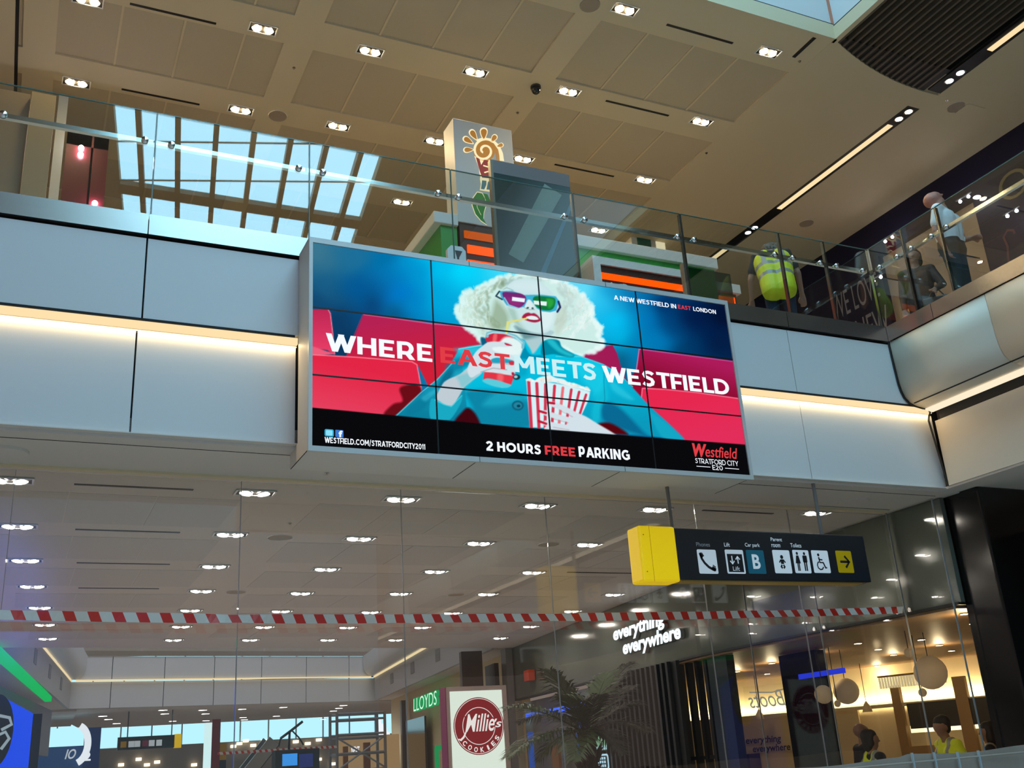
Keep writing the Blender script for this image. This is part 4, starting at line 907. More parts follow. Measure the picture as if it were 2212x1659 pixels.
# ================================================================== lower glass wall, tape and hanging sign
yg = 8.70
jx = [float(UY(*q, yg)[0]) for q in ((30, 1060), (521, 1065), (866, 1090), (1178, 1100), (1500, 1100), (1700, 1105))]
gp = thing('glass_partition', 'tall clear glass wall under the bridge below the big screen', 'glass wall', (4, yg, 0))
edges = [-3.2, -1.6]+jx+[8.99]
for a, b in zip(edges, edges[1:]): MB().box((a+.004, yg-.007, 0), (b-.004, yg+.007, ZS-0.02)).done('glass_pane', PGLASS, gp)
SEAL = mat('clear_seal', (0.34, 0.35, 0.35), 0.3)
for a in edges[1:-1]: MB().box((a-.0025, yg-.0075, 0), (a+.0025, yg+.0075, ZS-0.02)).done('joint_seal', SEAL, gp)
gp = thing('shop_glazing', 'tall dark shop window glass beside the black column', 'shop window', (9.03, 10, 0))
ys = [8.0, 8.69, 10.1, 11.5, 12.75]
for a, b in zip(ys, ys[1:]): MB().box((9.03, a+.004, 0), (9.044, b-.004, ZS-0.005)).done('glass_pane', SGLASS, gp)
for a in ys[:-1]: MB().box((9.027, a-.0035, 0), (9.047, a+.0035, ZS-0.005)).done('joint_seal', mat('grey_seal', (0.30, 0.32, 0.32), 0.3), gp)
for z in (1.0, 2.9):
    for a in (8.69, 10.1):
        MB().disc((9.03, a+.09, z), (-1, 0, 0), .025, .02, 12).done('glass_fixing', CHROME, gp); MB().disc((9.03, a-.09, z), (-1, 0, 0), .025, .02, 12).done('glass_fixing', CHROME, gp)
# barrier tape
ty = 8.40
tp = [UY(*q, ty) for q in ((-60, 1326), (0, 1328), (250, 1333), (500, 1336.5), (750, 1337), (1000, 1335.5), (1250, 1333), (1500, 1329.5), (1750, 1324), (1950, 1317.5))]
def tape_at(s):
    f = s*(len(tp)-1); i = min(int(f), len(tp)-2); return tp[i]*(1-(f-i))+tp[i+1]*(f-i)
mb = MB(); n = 150; LT = tp[-1][0]-tp[0][0]
for i in range(n):
    a, b = tape_at(i/n), tape_at((i+1)/n); tw = lambda s: 0.25*math.sin(s*23)+0.2*math.sin(s*61)
    ua, ub = np.array([0, math.sin(tw(i/n)), math.cos(tw(i/n))])*.037, np.array([0, math.sin(tw((i+1)/n)), math.cos(tw((i+1)/n))])*.037
    mb.add([a-ua, b-ub, b+ub, a+ua], [(0, 1, 2, 3)])
RW = bpy.data.materials.new('red_white_tape'); RW.use_nodes = True; nt = RW.node_tree; bs = nt.nodes['Principled BSDF']
tc = nt.nodes.new('ShaderNodeTexCoord'); sp = nt.nodes.new('ShaderNodeSeparateXYZ'); nt.links.new(tc.outputs['Object'], sp.inputs[0])
m1 = nt.nodes.new('ShaderNodeMath'); m1.operation = 'MULTIPLY_ADD'; m1.inputs[1].default_value = -0.45; nt.links.new(sp.outputs[2], m1.inputs[0])
m0 = nt.nodes.new('ShaderNodeMath'); m0.operation = 'MULTIPLY'; m0.inputs[1].default_value = -1; nt.links.new(sp.outputs[0], m0.inputs[0])
nt.links.new(m0.outputs[0], m1.inputs[2])
m2 = nt.nodes.new('ShaderNodeMath'); m2.operation = 'MULTIPLY'; m2.inputs[1].default_value = 1/0.172; nt.links.new(m1.outputs[0], m2.inputs[0])
m3 = nt.nodes.new('ShaderNodeMath'); m3.operation = 'FRACT'; nt.links.new(m2.outputs[0], m3.inputs[0])
m4 = nt.nodes.new('ShaderNodeMath'); m4.operation = 'GREATER_THAN'; m4.inputs[1].default_value = 0.46; nt.links.new(m3.outputs[0], m4.inputs[0])
mx = nt.nodes.new('ShaderNodeMix'); mx.data_type = 'RGBA'; nt.links.new(m4.outputs[0], mx.inputs['Factor'])
mx.inputs['A'].default_value = (0.72, 0.035, 0.02, 1); mx.inputs['B'].default_value = (0.80, 0.78, 0.72, 1); nt.links.new(mx.outputs['Result'], bs.inputs['Base Color'])
bs.inputs['Roughness'].default_value = 0.35
tag(mb.done('barrier_tape', RW), 'red and white striped barrier tape strung across in front of the glass wall', 'barrier tape')

# hanging direction sign
ws = thing('hanging_sign', 'black hanging direction sign with white toilet and lift pictograms and yellow end', 'sign', (6.33, 7.75, 3.0))
y0, y1, zb, zt = 7.66, 7.84, 3.025, 3.495
INK = mat('sign_black', (0.010, 0.014, 0.020), 0.35); YEL = mat('sign_yellow', (0.90, 0.66, 0.004), 0.4, emit=.42, ecol=(1., .62, .0)); PALE = mat('sign_white', (0.62, 0.68, 0.72), 0.4, emit=0.28, ecol=(0.75, 0.86, 0.95))
MB().box((5.30, y0, zb), (7.60, y1, zt)).done('body', INK, ws, bevel=0.012)
MB().box((4.945, y0-0.012, zb-0.022), (5.335, y1+0.012, zt+0.010)).done('end_cap', YEL, ws, bevel=0.02)
mb = MB(); mb.box((5.055, y0-0.0128, zb-0.02), (5.058, y0-0.0118, zt+.008)); mb.disc((4.99, y0-.012, 3.42), -Y1, .006, .002, 8); mb.disc((4.99, y0-.012, 3.09), -Y1, .006, .002, 8); mb.done('seam', mat('dark_yellow_line', (0.35, 0.24, 0.0), .5), ws)
MB().box((5.36, y0+0.02, zb-0.012), (7.5, y1-0.02, zb+.005)).done('base_strip', mat('amber_strip', (0.45, 0.28, 0.06), .5), ws)
for x, zt2 in ((5.375, 3.906), (7.145, 4.03)): MB().tube([(x, 7.75, zt-.01), (x, 7.75, zt2)], 0.018, 10).done('hanging_rod', mat('grey_rod', (0.16, 0.15, 0.14), .5), ws)
TEAL = mat('sign_teal', (0.01, 0.18, 0.26), .4); GOLD = mat('sign_amber', (0.80, 0.47, 0.0), .4)
q_ = lambda zx, zy: UY(1340+zx/2.537, 1040+zy/2.537, y0)
IC = [('phone', (415, 372), (540, 507)), ('lift', (568, 373), (690, 507)), ('park', (683, 375), (803, 507)), ('baby', (828, 375), (945, 505)), ('wc', (938, 375), (1050, 504)), ('chair', (1041, 377), (1156, 503)), ('arrow', (1174, 379), (1284, 502))]
BK = 0; WH = 1
def icon(kind, O, ux, w, h):
    """One square pictogram, lower left at O, run along ux."""
    mats = [INK, PALE, TEAL, GOLD]; mb = MB(); base = {'park': 2, 'arrow': 3}.get(kind, 1)
    P = lambda poly: [(a*w, b*h) for a, b in poly]
    flat(mb, P(rrect(0.015, 0.0, 0.985, 1, .06)), O, ux, Z1, base, .002)
    f = lambda poly, m=0: flat(mb, P(poly), O, ux, Z1, m, .0035); s = lambda pts, r, m=0, lf=.0035: strokes(mb, P(pts), r*w, O, ux, Z1, m, lf)
    if kind == 'phone':
        s([(.16, .82), (.22, .62), (.34, .44), (.52, .28), (.72, .18), (.84, .14)], .055)
        f([(.10, .84), (.20, .88), (.32, .72), (.22, .62)]); f([(.86, .10), (.90, .22), (.74, .32), (.64, .22)])
        s([(.24, .87), (.34, .72)], .022); s([(.74, .36), (.88, .27)], .022)
    elif kind == 'lift':
        f([(.10, .07), (.90, .07), (.90, .82), (.10, .82)])
        for cx, d in ((.34, -1), (.64, 1)):
            t = .72 if d > 0 else .40; b = .42 if d > 0 else .74
            s([(cx, b), (cx, t)], .028, 1, .005); s([(cx-.11, t-.13*d), (cx, t), (cx+.11, t-.13*d)], .028, 1, .005)
        text(mb, 'Lift', np.array(O)+ux*w*.32+Z1*h*.12, ux, Z1, w*.36, h*.18, 1, lift=.005)
    elif kind == 'park': text(mb, 'B', np.array(O)+ux*w*.30+Z1*h*.20, ux, Z1, w*.42, h*.62, 1, bold=.03, lift=.0035)
    elif kind == 'arrow': s([(.22, .5), (.76, .5)], .055); s([(.52, .76), (.78, .5), (.52, .24)], .055)
    elif kind == 'baby':
        f(circ(.5, .70, .085)); f([(.40, .60), (.60, .60), (.58, .40), (.42, .40)]); s([(.33, .46), (.42, .57)], .03); s([(.67, .46), (.58, .57)], .03)
        s([(.46, .36), (.40, .28), (.47, .22)], .045); s([(.54, .36), (.60, .28), (.53, .22)], .045)
    elif kind == 'wc':
        f(circ(.27, .85, .065)); f([(.20, .76), (.34, .76), (.42, .42), (.12, .42)]); s([(.235, .42), (.235, .10)], .032); s([(.315, .42), (.315, .10)], .032)
        f(circ(.70, .85, .065)); f(rrect(.57, .46, .83, .77, .05)); s([(.645, .5), (.645, .10)], .038); s([(.755, .5), (.755, .10)], .038)
    elif kind == 'chair':
        f(circ(.40, .80, .065)); s([(.40, .70), (.43, .46), (.62, .46), (.72, .22), (.80, .25)], .04); s([(.41, .60), (.60, .58)], .03)
        s([(.37+.0, .50), (.30, .44), (.26, .34), (.29, .22), (.40, .15), (.52, .17), (.60, .27)], .03)
    return mb.done('pictogram', mats, ws)
for kind, a, b in IC:
    p, q = q_(*a), q_(*b); icon(kind, (p[0], y0, q[2]), X1, q[0]-p[0], p[2]-q[2])
LGR = mat('sign_grey_text', (0.42, 0.44, 0.46), .5)
for body, a, b, m in (('Phones', (413, 333), (491, 358), LGR), ('Lift', (566, 335), (600, 358), PALE), ('Car park', (680, 337), (765, 366), PALE), ('Parent', (821, 307), (886, 329), PALE), ('room', (826, 343), (877, 362), PALE), ('Toilets', (929, 339), (992, 363), PALE)):
    p, q = q_(*a), q_(*b); mb = MB(); text(mb, body, (p[0], y0, q[2]), X1, Z1, q[0]-p[0], p[2]-q[2], 0, bold=.008, lift=.003); mb.done('lettering', m, ws)
# the same set on the back, running the other way
bx = 7.60-0.33
for kind in ('phone', 'lift', 'park', 'baby', 'chair', 'wc', 'arrow'):
    w = .205; icon(kind, (bx if kind != 'arrow' else 5.62, y1, 3.12), -X1, w, .21); bx -= {'phone': .29, 'park': .30, 'wc': .3}.get(kind, .215)

# barrier along the bottom right
br = thing('barrier_screen', 'translucent white plastic barrier with rails at the lower right corner', 'barrier', (8.3, 6.6, 0))
yb2 = 6.62
top = lambda x: float(UY(2212, 1612, yb2)[2])+0.02*math.sin(x*4.1)*0.6-(0.02 if x < 6.6 else 0)
mb = MB()
for i in range(60):
    x0 = 5.35+i*.09; x1 = x0+.09
    mb.add([(x0, yb2+.01*math.sin(x0*9), 0.1), (x1, yb2+.01*math.sin(x1*9), 0.1), (x1, yb2+.01*math.sin(x1*9), top(x1)), (x0, yb2+.01*math.sin(x0*9), top(x0))], [(0, 1, 2, 3)])
PLS = glass('milky_plastic', (0.50, 0.48, 0.45), 1.0, 0.3, 0.05)
PL2 = mat('milky_sheet', (0.42, 0.355, 0.30), 0.5)
mb.done('sheet', PL2, br)
MB().tube([(5.3, yb2-.03, 1.375), (8.0, yb2-.035, 1.39), (10.8, yb2-.03, 1.415)], .008, 8).done('rail', PL2, br)
for x in (6.62, 6.86, 7.12, 7.36):
    MB().box((x-.008, yb2-.045, 0), (x+.008, yb2-.03, top(x)+.008)).done('post', mat('pale_blue_post', (0.45, 0.55, 0.6), .4), br)
# ================================================================== upper level kiosk behind the railing
yk = 10.4
K = lambda x, y, yy=yk: UY(x, y, yy)
KW = mat('kiosk_white', (0.84, 0.87, 0.87), 0.35); KG = mat('kiosk_green', (0.05, 0.40, 0.06), 0.4); KB = mat('kiosk_brown', (0.06, 0.022, 0.014), 0.5)
ORG = glow('orange_backlit_panel', (1.0, 0.062, 0.001), 2.3)
a, b, c = K(978, 255), K(1105, 281), K(990, 478)
px0, px1, pz1, pz0 = (a[0]+c[0])/2, b[0], (a[2]+b[2])/2, c[2]
ps = thing('logo_pylon', 'tall white pylon with a spiral flower and leaf logo behind the glass railing', 'sign', ((px0+px1)/2, yk+.2, pz0))
MB().box((px0, yk, pz0), (px1, yk+0.34, pz1)).done('body', mat('pylon_white', (0.74, 0.76, 0.76), 0.4), ps, bevel=.006)
W_ = px1-px0
def pq(x, y): v = K(x, y); return (v[0]-px0, v[2]-pz0)
zq = lambda x, y: pq(900+x/4.255, 230+y/4.255)          # from the enlarged view
CRM, AMB, CRED, TEL, LEAF = glow('logo_cream', (1.0, 0.86, 0.52), 1.0), mat('logo_amber', (0.62, 0.24, 0.03), .4, emit=.22, ecol=(.9, .35, .03)), mat('logo_red', (0.38, 0.014, 0.02), .4, emit=.10, ecol=(.8, .02, .03)), mat('logo_teal', (0.14, 0.36, 0.42), .4), mat('logo_leaf', (0.03, 0.36, 0.035), .4)
mb = MB(); O_ = (px0, yk, pz0)
def petal(cx, cy, ang, L, w, m, lift, g=1.0):
    P = []
    for i in range(18):
        t = 2*PI*i/18; u = math.cos(t); v = math.sin(t)*(0.62+0.38*u)
        x, y = u*L*g, v*w*g; P.append(zq(cx+x*math.cos(ang)-y*math.sin(ang), cy+x*math.sin(ang)+y*math.cos(ang)))
    flat(mb, P, O_, X1, Z1, m, lift)
for cx, cy, dx, dy, L, w in ((478, 400, -1, 0.02, 40, 30), (475, 315, -.85, -.52, 46, 32), (525, 265, -.55, -.85, 48, 34), (616, 255, 0, -1, 48, 40), (706, 298, .55, -.8, 36, 30), (764, 360, .9, -.3, 28, 24)):
    petal(cx, cy, math.atan2(dy, dx), L, w, 0, .003, 1.28); petal(cx, cy, math.atan2(dy, dx), L, w, 1, .005)
sp_ = []
for i in range(46):
    t = i/45*3.35*PI; r = 20+15.5*t*0.62; sp_.append(zq(622+r*math.cos(t+2.2), 408+r*math.sin(t+2.2)*1.0))
flat(mb, [zq(x, y) for x, y in [(622+100*math.cos(t), 405+100*math.sin(t)) for t in np.linspace(0, 2*PI, 30)[:-1]]], O_, X1, Z1, 1, .003)
strokes(mb, sp_, .016, O_, X1, Z1, 0, .005)
tail = [(560, 330), (620, 308), (690, 320), (740, 365), (768, 430), (778, 500)]
strokes(mb, [zq(*t) for t in tail], .040, O_, X1, Z1, 0, .0025); strokes(mb, [zq(*t) for t in [(640, 325), (700, 350), (735, 400), (745, 450), (748, 500)]], .022, O_, X1, Z1, 1, .0055)
flat(mb, [zq(*t) for t in ((530, 455), (600, 480), (700, 500), (700, 680), (590, 690), (570, 560))], O_, X1, Z1, 0, .003)
flat(mb, [zq(*t) for t in ((543, 470), (575, 480), (592, 540), (620, 490), (695, 505), (695, 665), (600, 655), (580, 600))], O_, X1, Z1, 2, .005)
strokes(mb, [zq(*t) for t in ((610, 545), (660, 560), (690, 590))], .010, O_, X1, Z1, 0, .007); strokes(mb, [zq(*t) for t in ((620, 610), (655, 600), (690, 640))], .010, O_, X1, Z1, 0, .007)
flat(mb, [zq(*t) for t in ((580, 660), (700, 690), (700, 790), (580, 770), (590, 715))], O_, X1, Z1, 0, .0025)
flat(mb, [zq(*t) for t in ((600, 680), (640, 685), (640, 720), (620, 765), (590, 760))], O_, X1, Z1, 3, .005); flat(mb, [zq(*t) for t in ((655, 690), (695, 700), (695, 770), (640, 765))], O_, X1, Z1, 3, .005)
lf = [(555, 792), (600, 800), (628, 850), (632, 920), (615, 980), (612, 1030), (640, 1085), (590, 1050), (540, 990), (512, 910), (515, 850)]
flat(mb, [zq(x+(x-575)*.10, y+(y-920)*.06) for x, y in lf], O_, X1, Z1, 0, .003); flat(mb, [zq(*t) for t in lf], O_, X1, Z1, 4, .005)
flat(mb, [zq(*t) for t in ((610, 800), (650, 810), (690, 900), (690, 930), (640, 880))], O_, X1, Z1, 4, .005)
strokes(mb, [zq(*t) for t in ((548, 860), (555, 930), (590, 1000))], .003, O_, X1, Z1, 0, .0065)
mb.done('logo', [CRM, AMB, CRED, TEL, LEAF], ps)
# dark glass cabinet
yc = 9.3
a, b = K(1064, 347, yc), K(1228, 377, yc); cx0, cx1, cz = a[0], b[0], (a[2]+b[2])/2
dc = thing('display_stand', 'tall dark glass display stand in front of the flower logo pylon', 'display stand', ((cx0+cx1)/2, yc+.3, ZU))
MB().box((cx0+.02, yc+.02, ZU), (cx1-.0, yc+.07, cz)).done('body', mat('cabinet_dark', (0.060, 0.064, 0.060), .35), dc)
MB().box((cx0, yc, ZU), (cx1+.006, yc+.02, cz-.17)).done('glass_front', mat('cabinet_glass', (0.040, 0.068, 0.066), .06, spec=0.8), dc)
MB().box((cx0, yc-.002, cz-.17), (cx1+.006, yc+.02, cz+.004)).done('header', mat('cabinet_header', (0.16, 0.148, 0.15), .3), dc)
MB().box((cx0-.035, yc-.006, ZU), (cx0, yc+.06, cz)).done('edge_frame', mat('cabinet_edge', (0.20, 0.18, 0.14), .3, .7), dc)
mb = MB(); w_ = cx1-cx0; mb.add([(cx0+w_*.28, yc-.003, ZU+.6), (cx0+w_*.36, yc-.003, ZU+.6), (cx1, yc-.003, cz-.45), (cx1, yc-.003, cz-.36)], [(0, 1, 2, 3)])
mb.add([(cx0+w_*.12, yc-.003, cz-1.22), (cx0+w_*.30, yc-.003, cz-1.30), (cx0+w_*.88, yc-.003, cz-.30), (cx0+w_*.66, yc-.003, cz-.19)], [(0, 1, 2, 3)], 1)
mb.done('film', [mat('blue_film', (0.10, 0.19, 0.24), .3), mat('patterned_film', (0.24, 0.33, 0.28), .35, noise=.6, nscale=60, stretch=(1, 1, 3))], dc)
# kiosk, left end
kq = thing('juice_kiosk', 'white and green kiosk end with orange lit panels under the flower logo pylon', 'kiosk', (4.6, yk+.5, ZU))
a, b, c = K(936, 456), K(975, 466), K(936, 480)
MB().box((a[0], yk-.02, c[2]), (px0-.006, yk+1.2, a[2])).done('roof_band', KW, kq, bevel=.01)
MB().box((a[0]+.10, yk+.03, ZU), (px0-.01, yk+1.1, c[2])).done('green_wall', KG, kq)
MB().box((px0+.02, yk+.02, ZU), (px0+1.05, yk+1.0, pz0)).done('brown_frame', KB, kq)
o0, o1 = K(1003, 497), K(1062, 522); mb = MB(); mb.box((o0[0], yk+.0, o1[2]), (px0+1.0, yk+.03, o0[2])); mb.done('lit_panel', glow('amber_backlit_panel', (0.85, 0.13, 0.005), .8), kq)
for y_a, y_b in ((528, 553), (560, 590)):
    o0, o1 = K(1010, y_a), K(1062, y_b); MB().box((o0[0], yk+.0, o1[2]), (px0+1.0, yk+.03, o0[2])).done('lit_panel', ORG, kq)
# small standing sign
yt = 9.6; a, b = K(965, 530, yt), K(1006, 570, yt)
st = thing('standing_sign', 'small pale standing sign with a dark picture, left of the dark glass display stand', 'sign', ((a[0]+b[0])/2, yt, ZU))
w_, zt_ = b[0]-a[0], a[2]
MB().prism([(0, ZU+.5), (w_, ZU+.5), (w_, zt_-.05), (w_*.8, zt_), (w_*.2, zt_), (0, zt_-.05)], (a[0], yt+.04, 0), X1, Z1, .06).done('board', KW, st)
MB().prism([(w_*.38, ZU+.6), (w_*.7, ZU+.6), (w_*.6, zt_-.15), (w_*.8, zt_-.06), (w_*.4, zt_-.06), (w_*.5, zt_-.15)], (a[0], yt-.022, 0), X1, Z1, .004).done('picture', CHAR, st)
MB().box((a[0]+w_*.45, yt, ZU), (a[0]+w_*.55, yt+.03, ZU+.5)).done('stand', CHAR, st); MB().box((a[0], yt-.1, ZU), (b[0], yt+.12, ZU+.02)).done('base', CHAR, st)
# kiosk, right-hand run
kk = thing('juice_kiosk', 'long green and white kiosk with an orange lit serving niche behind the railing', 'kiosk', (7.4, yk+.8, ZU))
a, b, c = K(1234, 503), K(1549, 559), K(1234, 527)
MB().box((a[0]-.3, yk, c[2]), (b[0], yk+1.4, a[2])).done('roof_band', KW, kk, bevel=.01)
MB().box((a[0]-.25, yk+.06, ZU), (b[0]-.03, yk+1.3, c[2])).done('green_wall', KG, kk)
yn = 9.95
a, b, c, d, e = K(1279, 551, yn), K(1474, 584, yn), K(1297, 570, yn), K(1472, 607, yn), K(1300, 586, yn)
zb1, zt1, zi = ZU, a[2], c[2]
mb = MB(); mb.box((a[0], yn, zi), (b[0], yk+.1, zt1)); mb.box((a[0], yn, ZU), (c[0], yk+.1, zi)); mb.done('white_frame', KW, kk)
mb = MB(); mb.box((c[0], yn+.03, ZU), (b[0], yk+.06, zi)); mb.done('brown_niche', KB, kk)
h1, h2 = K(1300, 588, yn)[2], K(1300, 598, yn)[2]
MB().box((c[0], yn+.018, h2-.012), (b[0], yn+.03, h1+.01)).done('lit_panel', ORG, kk)
MB().box((c[0]+.3, yn-.25, ZU), (b[0], yn+.015, h2-.27)).done('counter', KB, kk)
MB().box((c[0]-.3, yn-.5, ZU), (b[0]+.1, yn-.25, h2-.36)).done('counter_front', KW, kk)
a, b = K(1578, 602), K(1618, 612)
MB().box((a[0]-.5, yk+.2, a[2]-.10), (b[0], yk+.9, a[2]+.04)).done('end_band', KW, kk)
MB().box((a[0]-.5, yk+.25, ZU), (b[0]-.06, yk+.85, a[2]-.10)).done('end_wall', KB, kk)
for y_a, y_b in ((626, 640), (649, 658)):
    q, r = K(1577, y_a), K(1577, y_b); MB().box((a[0]-.45, yk+.20, r[2]), (b[0]-.13, yk+.25, q[2])).done('lit_panel', ORG, kk)
for sgn, (x, y), nm in ((1, (1330, 618), 'left'), (2, (1430, 632), 'right')):
    q = K(x, y, 9.2); q = q+X1*(.12 if sgn == 2 else -.05)-Z1*.07; bm_ = MB(); bm_.ball((q[0], q[1], q[2]-.05), (.33, .16, .10), 18)
    rr = random.Random(sgn); bm_.v = [(vx+rr.uniform(-.03, .03), vy+rr.uniform(-.03, .03), vz+rr.uniform(-.035, .035)) for vx, vy, vz in bm_.v]
    o = bm_.done('plastic_wrap', glass('crumpled_plastic', (.62, .70, .68), 2.0, .12, .08)); tag(o, f'crumpled clear plastic wrap on the kiosk counter, {nm} heap', 'plastic wrap')
    q2 = MB().box((q[0]-.34, 9.0, ZU), (q[0]+.34, 9.4, q[2]-.19)).done('counter_block', CHAR); tag(q2, f'low dark counter block under the {nm} plastic heap', 'counter')
yd = 8.9
a, b = K(1484, 577, yd), K(1577, 592, yd)
gs = thing('glass_screen', 'smoky glass screen with a wooden post at the right end of the kiosk', 'screen', ((a[0]+b[0])/2, yd, ZU))
MB().box((a[0], yd, ZU), (b[0], yd+.02, (a[2]+b[2])/2)).done('pane', glass('smoked_glass', (.30, .36, .33), 1.6, 0, .02), gs)
q = K(1475, 570, yd); MB().box((q[0]-.02, yd-.02, ZU), (q[0]+.055, yd+.04, q[2])).done('post', mat('pale_timber', (0.35, 0.24, 0.15), .5), gs)
# tall white lit doorway beyond the kiosk
ydw = 14.0; a, b, c = K(1412, 491, ydw), K(1436, 538, ydw), K(1365, 525, ydw)
dw = thing('lit_portal', 'white lit door frame rising behind the green kiosk', 'doorway', (a[0], ydw, ZU))
MB().box((c[0], ydw, ZU), (a[0], ydw+.2, a[2])).done('white_frame', KW, dw); MB().box((a[0], ydw, ZU), (b[0]+.02, ydw+.1, a[2]-.02)).done('lit_panel', glow('warm_lit_panel', (1., .85, .55), .9), dw)
MB().box((c[0]+.12, ydw-.02, ZU), (a[0]-.12, ydw, a[2]-.25)).done('green_glass', mat('green_glass_panel', (0.03, 0.16, 0.12), .08), dw)
# red shop entrance reflected in the railing glass, built as solid shapes behind it
yr_ = 12.5
a, b, c = K(146, 284, yr_), K(236, 300, yr_), K(186, 306, yr_)
re = thing('red_entrance_reflection', 'reflected dark red shop entrance, built solid behind the left end of the glass railing', 'shop front', ((a[0]+b[0])/2, yr_, ZU))
RED = mat('deep_red_frame', (0.16, 0.010, 0.020), .35)
mb = MB(); mb.box((a[0], yr_, ZU), (a[0]+.30, yr_+.3, a[2])); mb.box((b[0]-.18, yr_, ZU), (b[0], yr_+.3, a[2])); mb.box((a[0], yr_, a[2]-.18), (b[0], yr_+.3, a[2])); mb.done('red_frame', RED, re)
MB().box((a[0]+.3, yr_+.1, ZU), (b[0]-.18, yr_+.2, a[2]-.18)).done('dark_glass', mat('navy_glass', (0.01, 0.014, 0.03), .08), re)
for z, x in ((a[2]-.22, .18), (a[2]-1.0, .40)):
    for k in range(2): MB().ball((a[0]+x, yr_-.02, z-.10*k), .035, 10).done('lamp', LAMPB, re)  # mirrored downlight pairs, put in as glowing balls
a, b = K(120, 200, yr_), K(145, 430, yr_)
o = MB().box((K(122, 260, yr_)[0], yr_, ZU), (K(143, 260, yr_)[0], yr_+.3, a[2]-.02)).done('white_strip_reflection', KW); tag(o, 'narrow white reflected strip left of the dark red entrance', 'pilaster')  # pale edge mirrored in the railing glass, built as a solid strip
a = K(62, 200, 11.5); o = MB().box((a[0]-1.4, 11.5, ZU), (K(76, 300, 11.5)[0]-.10, 11.8, a[2]-.02)).done('tan_reflection', TAN); tag(o, 'tan roof reflection, built solid behind the far left end of the railing', 'pier')  # tan roof mirrored in the railing glass, built as a solid block
o = MB().box((K(76, 300, 11.4)[0]-.09, 11.4, ZU), (K(112, 300, 11.4)[0], 11.6, a[2]-.04)).done('tan_reflection', mat('pale_tan_reflection', (0.50, 0.38, 0.22), .6)); tag(o, 'paler tan roof reflection beside the narrow white reflected strip at far left', 'pier')  # lighter band of the same roof reflection, also a solid block

# ================================================================== upper right shop front writing
WX = 13.597
def wtext(body, tl, br, bl, m, name, **k):
    """lettering on the navy front: tl and bl give the far end, br the near end."""
    a, b, c = UX(*tl, WX), UX(*br, WX), UX(*bl, WX)
    mb = MB(); text(mb, body, (WX, a[1], c[2]), -Y1, Z1, a[1]-b[1], a[2]-c[2], 0, lift=.003, **k); return mb, m
WHN = mat('hoarding_lettering', (0.30, 0.29, 0.33), .5)
hb = thing('hoarding_sign', 'navy hoarding lettering WE LOVE BRAND NEW beyond the glass corner', 'sign', (WX, 12.9, 8.2))
for body, z0, z1, y0_, y1_ in (('WE LOVE', 9.06, 9.56, 13.40, 12.22), ('BRAND NEW', 8.36, 8.86, 14.2, 12.14)):
    mb = MB(); text(mb, body, (WX, y0_, z0), -Y1, Z1, y0_-y1_, z1-z0, 0, lift=.003); mb.done('lettering', WHN, hb)
for k in range(8):
    MB().box((WX-.002, 11.95, 8.05+k*.0), (WX, 11.96, 9.75)).done('edge_line', WHN, hb) if k == 0 else None
os_ = thing('shop_sign', 'large pale OASIS letters on the navy shop front at the right edge', 'sign', (WX, 8.4, 9.0))
a, b = UX(2168, 437, WX), UX(2199, 402, WX)
OAM = mat('brass_letter', (0.30, 0.25, 0.14), .3, .6)
mb = MB(); text(mb, 'OASIS', (WX, a[1]+.02, a[2]-.05), -Y1, Z1, 1.95, .47, 0, lift=.02, bold=-.01, depth=.02); mb.done('lettering', OAM, os_)
mb = MB(); strokes(mb, [(0, 0), (.05, .25), (.02, .42), (.12, .5), (.22, .44), (.22, .38)], .02, (WX, UX(2205, 540, WX)[1]+.25, UX(2200, 540, WX)[2]-.1), -Y1, Z1, 0, .003); mb.done('hook_mark', mat('dusty_red_mark', (.12, .03, .04), .5), os_)
# lit spots seen in the upper shop windows
for (x, y), nm in (((1920, 517), 'above the glass corner'), ((2083, 430), 'right of the man in white'), ((2186, 461), 'below the pale letters'), ((2048, 550), 'in front of the man in white'), ((1895, 603), 'beside the hoarding lettering')):
    q = UX(x, y, 13.3) if y < 540 else UX(x, y, 12.9); t = thing('window_spotlight', f'pair of small bright shop spotlights {nm}', 'spotlight', q, 'small spotlights in the upper shop')
    for s in (-1, 1): MB().ball(q+np.array([0, s*.085, 0]), .026, 10).done('lamp', LAMPB, t)
    b_ = MB().tube([q+Y1*.16+Z1*.05, q-Y1*.16+Z1*.05], .015, 6); b_.tube([q+Z1*.05, (13.62, q[1], q[2]+.05)], .012, 6); b_.done('bar', CHAR, t)

# ================================================================== lower right: shop signs and fittings
SIGNW = glow('sign_letter_white', (0.86, 0.96, 1.0), 1.7); SILV = mat('letter_return', (0.5, 0.5, 0.5), .3, .6)
sd = np.array([1.22, 9.13, 0]); sd /= np.linalg.norm(sd); sd = -sd; so = np.array([9.10, 12.75, 0])   # along the fascia towards the camera
def onf(x, y):                                 # pixel on the far fascia plane
    n = np.array([sd[1], -sd[0], 0]); d = ray(x, y); return EYE+d*(((so-EYE)@n)/(d@n))
es = thing('lit_shop_sign', 'white lit everything everywhere letters on the dark shop fascia', 'sign', onf(1400, 1390))
nrm = np.cross(sd, Z1)
for body, tl, bl, tr in (('everything', (1333, 1352), (1334, 1384), (1447, 1334)), ('everywhere', (1354, 1385), (1355, 1414), (1480, 1352))):
    p, q, r = onf(*tl), onf(*bl), onf(*tr); w_ = np.linalg.norm((r-p)[:2])
    for m, lf_ in ((SIGNW, .075),):
        mb = MB(); text(mb, body, (q[0], q[1], q[2]), sd, Z1, w_, .155, 0, bold=.035, shear=.12, lift=lf_, ref='x'); mb.done('lettering', m, es)
    mb = MB(); text(mb, body, (q[0], q[1], q[2]), sd, Z1, w_, .155, 0, bold=.04, shear=.12, lift=.070, ref='x', depth=.065); mb.done('letter_return', SILV, es)
